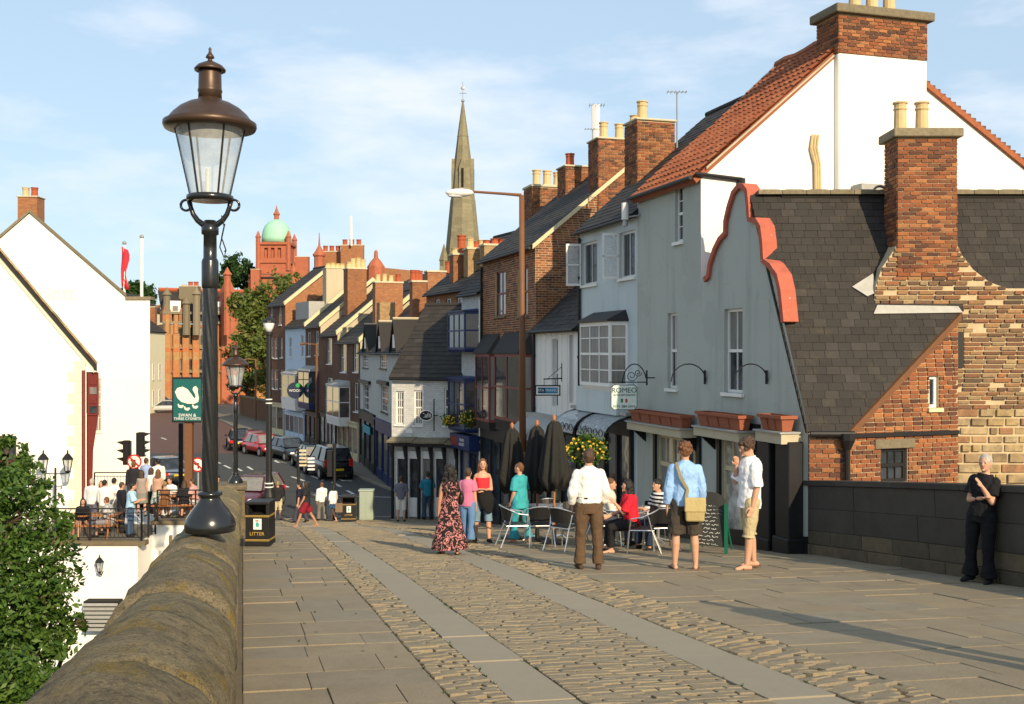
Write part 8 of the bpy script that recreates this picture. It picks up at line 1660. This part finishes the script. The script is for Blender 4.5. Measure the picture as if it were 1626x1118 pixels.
for r in range(11):
    z = g.z + zt * (.93 - r * .075); u = fr.L * rr.uniform(.12, .25); lean_ = lambda z_: -.1 * (z_ - g.z) / zt + .012; n_ = rr.randint(3, 6)
    for w_ in range(n_):
        ln = rr.uniform(.05, .13)
        if u + ln > fr.L - .06: break
        pts = [fr.p(u + ln * i / 7, lean_(z), z + rr.uniform(-.018, .018)) for i in range(8)]; m.tube(pts, .0045, 4); u += ln + .03
stuff(m.build('chalk_writing', MT['white_gloss'], t))
# hanging signs and basket brackets on the right
t = thing('restaurant_sign', 'cream hanging restaurant sign reading ROMEO on scrolled iron bracket', 'sign', fullf.p(.1, .5, -.8)); ys = 24.6; c = P(991, 631, ys); w_, h_ = 21 * ys / FPX, 20 * ys / FPX; e = .06
pts = [(-w_ + e, -h_), (w_ - e, -h_), (w_, -h_ + e), (w_, h_ - e), (w_ - e, h_), (-w_ + e, h_), (-w_, h_ - e), (-w_, -h_ + e)]; m = MB(); m.prism([c + Vector((a, 0, b)) for a, b in pts][::-1], (0, .03, 0)); m.build('border', MT['black'], t); m = MB(); m.prism([c + Vector((a * .95, -.001, b * .95)) for a, b in pts][::-1], (0, -.006, 0)); m.build('board', cmat((.62, .72, .66), .6), t)
q = lambda dz, s_, txt, mt: text_obj(t, txt, c + Vector((0, -.012, dz)), VX, VZ, s_, mt, sx=1.0)
dk_ = cmat((.01, .06, .06)); q(h_ * .55, .165, 'ROMEO', dk_); q(h_ * .18, .055, 'HOTEL RISTORANTE', dk_); q(-h_ * .72, .085, '0191 384 2416', dk_)
for i, cc_ in enumerate(((.01, .2, .08), (.7, .7, .68), (.5, .03, .03))): m = MB(); m.box(c.x - .075 + i * .05, c.x - .025 + i * .05, c.y - .012, c.y - .008, c.z - .12, c.z - .03); m.build('flag_band', cmat(cc_), t)
m = MB(); a0 = P(1027, 600, ys); m.tube([Vector((c.x - w_ - .05, ys, c.z + h_ + .06)), Vector((a0.x, ys, c.z + h_ + .06))], .014, 6)
m.tube([P(988 + 39 * (1 - math.cos(a)) / 2, 612 - 34 * math.sin(a), ys) for a in np.linspace(.1, PI - .35, 14)], .014, 6)
for cx_, cy_, r0 in ((1003, 597, 9), (1013, 592, 6)): m.tube([P(cx_ + r0 * (1 - i / 22) * math.cos(i * .55), cy_ + r0 * (1 - i / 22) * math.sin(i * .55), ys) for i in range(18)], .009, 5)
m.tube([P(1027, 588, ys), P(1027, 612, ys)], .022, 6); m.tube([P(1027, 600, ys), Vector((P(1027, 600, ys).x + .2, ys + .05, P(1027, 600, ys).z))], .014, 5)
for dx in (-w_ * .7, w_ * .7): m.tube([c + Vector((dx, 0, h_)), c + Vector((dx, 0, h_ + .06))], .006, 5)
m.build('bracket', MT['black'], t)
for x0, x1, lab in ((1066, 1121, 'arched iron basket bracket beside the narrow sash window'), (1166, 1219, 'arched iron basket bracket over the short sunny planter')):
    u, z = fullf.hit(x1, 600); t = thing('wall_bracket', lab, 'bracket', fullf.p(u, 0, z), 'iron basket brackets on the grey wall'); y1 = fullf.p(u, 0, 0).y; m = MB(); m.tube([P(x1 - 2, 588, y1 - .03), P(x1 - 2, 610, y1 - .03)], .025, 6); m.build('plate', MT['black'], t); m = MB(); m.tube([P(x0 + (x1 - x0) * (1 - math.cos(a)) / 2, 606 - 28 * math.sin(a), y1 - .05 - .5 * (1 - (1 - math.cos(a)) / 2)) for a in np.linspace(.0, PI - .05, 16)], .013, 6); m.build('arm', MT['black'], t)
t = thing('travel_sign', 'small black and white hanging travel shop sign reading STA TRAVEL', 'sign', fsx.p(.3, .6, -1.2)); ys = 30.0; c = P(869.5, 620, ys); kx = ys / FPX; m = MB(); m.box(c.x - 20 * kx, c.x + 20.5 * kx, ys, ys + .08, c.z - 8.5 * kx, c.z + 8.5 * kx); m.build('frame', MT['black'], t); m = MB(); m.box(c.x - 18 * kx, c.x + 18.5 * kx, ys - .006, ys, c.z - 6.5 * kx, c.z + 6.5 * kx); m.build('board', MT['white_gloss'], t); m = MB(); m.box(c.x - 15.5 * kx, c.x + 16 * kx, ys - .011, ys - .006, c.z - 4.5 * kx, c.z + 4.5 * kx); m.build('panel', cmat((.01, .06, .14)), t); m = MB(); m.box(c.x - 3 * kx, c.x + 15 * kx, ys - .014, ys - .011, c.z - 4 * kx, c.z + 4 * kx); m.build('panel', cmat((.03, .22, .42)), t); text_obj(t, 'STA TRAVEL', c + Vector((.0, -.016, 0)), VX, VZ, .098, MT['white_gloss'])
m = MB(); p0 = P(863, 602, ys); p1 = P(893, 601, ys); m.tube([p0, p1], .02, 6); m.tube([P(892, 577, ys), P(892, 606, ys)], .016, 6); m.tube([P(870, 601, ys), P(891, 583, ys)], .008, 5); m.tube([P(864, 602, ys), P(864, 612, ys)], .008, 5); m.tube([P(882, 601, ys), P(882, 612, ys)], .008, 5); m.build('bracket', MT['black'], t)
# flower baskets
MT['bloom'] = m_plain('yellow_bloom', (.62, .42, .04), .6, var=.3, scale=20); MT['bloom_w'] = m_plain('pale_bloom', (.7, .62, .5), .6)
def basket(px, py, Y, rpx, label, n=900):
    c = P(px, py, Y); r = rpx * Y / FPX; t = thing('flower_basket', label, 'flower basket', c, 'hanging baskets of yellow flowers'); m = MB(); m.lathe(c, [(.04, -r * .75), (r * .4, -r * .6), (r * .62, -r * .2), (r * .64, 0)], 12); m.build('basket', MT['earth'], t); leaves([((c.x, c.y, c.z), (r, r, r * .62))], n, .05, MT['leaf_near'], 'foliage', t, .5)
    m = MB(); rr = random.Random(px)
    for _ in range(90): a, b = rr.uniform(0, 6.28), rr.uniform(-.7, 1); q_ = math.sqrt(1 - b * b); s_ = rr.uniform(.9, 1.08); m.ell(c + Vector((r * s_ * q_ * math.cos(a), r * s_ * q_ * math.sin(a), r * .62 * s_ * b)), rr.uniform(.018, .04), 5, 4)
    stuff(m.build('blossoms', MT['bloom'], t)); m = MB()
    for a in (0, 2.1, 4.2): m.tube([c + Vector((r * .6 * math.cos(a), r * .6 * math.sin(a), 0)), c + VZ * (r * 1.25)], .006, 4)
    m.build('chains', MT['black'], t)
basket(930, 714, 24.0, 31, 'flower basket with yellow blooms beside the parasols and pale blue house', 1600); basket(748, 664, 39.6, 19, 'flower basket with yellow blooms under the lower navy bay window'); basket(716, 668, 41.0, 13, 'flower basket at the right hand cafe window', 600)
# pigeon-sized weeds in the joints
m = MB(); pts = []
for _ in range(260):
    l = random.choice([random.uniform(.1, 1.3), 1.36, 1.755, 2.2, 2.2, 3.44, 3.95, 4.6]); s_ = random.uniform(6, 26); p = dk(l + random.uniform(-.01, .01), s_, 0.0)
    for _ in range(7): a = random.uniform(0, 6.28); h = random.uniform(.008, .028); m.add([p + Vector((.006 * math.cos(a + 1.5), .006 * math.sin(a + 1.5), -.01)), p - Vector((.006 * math.cos(a + 1.5), .006 * math.sin(a + 1.5), .01)), p + Vector((.02 * math.cos(a), .02 * math.sin(a), h))], [(0, 1, 2)])
stuff(tag(m.build('moss', MT['leaf_near']), 'small green tufts of moss growing in the paving joints', 'moss'))
# picnic tables on the terrace
def picnic(px, Y, fl, rz, label):
    t = thing('picnic_table', label, 'table', Vector((x_(px, Y), Y, fl + .012)), 'wooden picnic tables on the terrace', rz)
    for i in range(5): m = MB(); m.box(-.75, .75, -.36 + i * .148, -.36 + i * .148 + .138, .70, .74); m.build('plank', MT['wood'], t, local=True)
    for y in (-.68, .48): m = MB(); m.box(-.75, .75, y, y + .2, .42, .46); m.build('bench', MT['wood'], t, local=True)
    for x in (-.55, .55):
        for s_ in (-1, 1): m = MB(); m.tube([(x, s_ * .25, .70), (x, s_ * .62, 0)], .035, 6); m.build('leg', MT['wood'], t, local=True)
picnic(152, 35.5, FL, .05, 'wooden picnic table on the lower terrace between the seated pair'); picnic(282, 37.2, FU, .1, 'wooden picnic table on the upper terrace among seated drinkers')
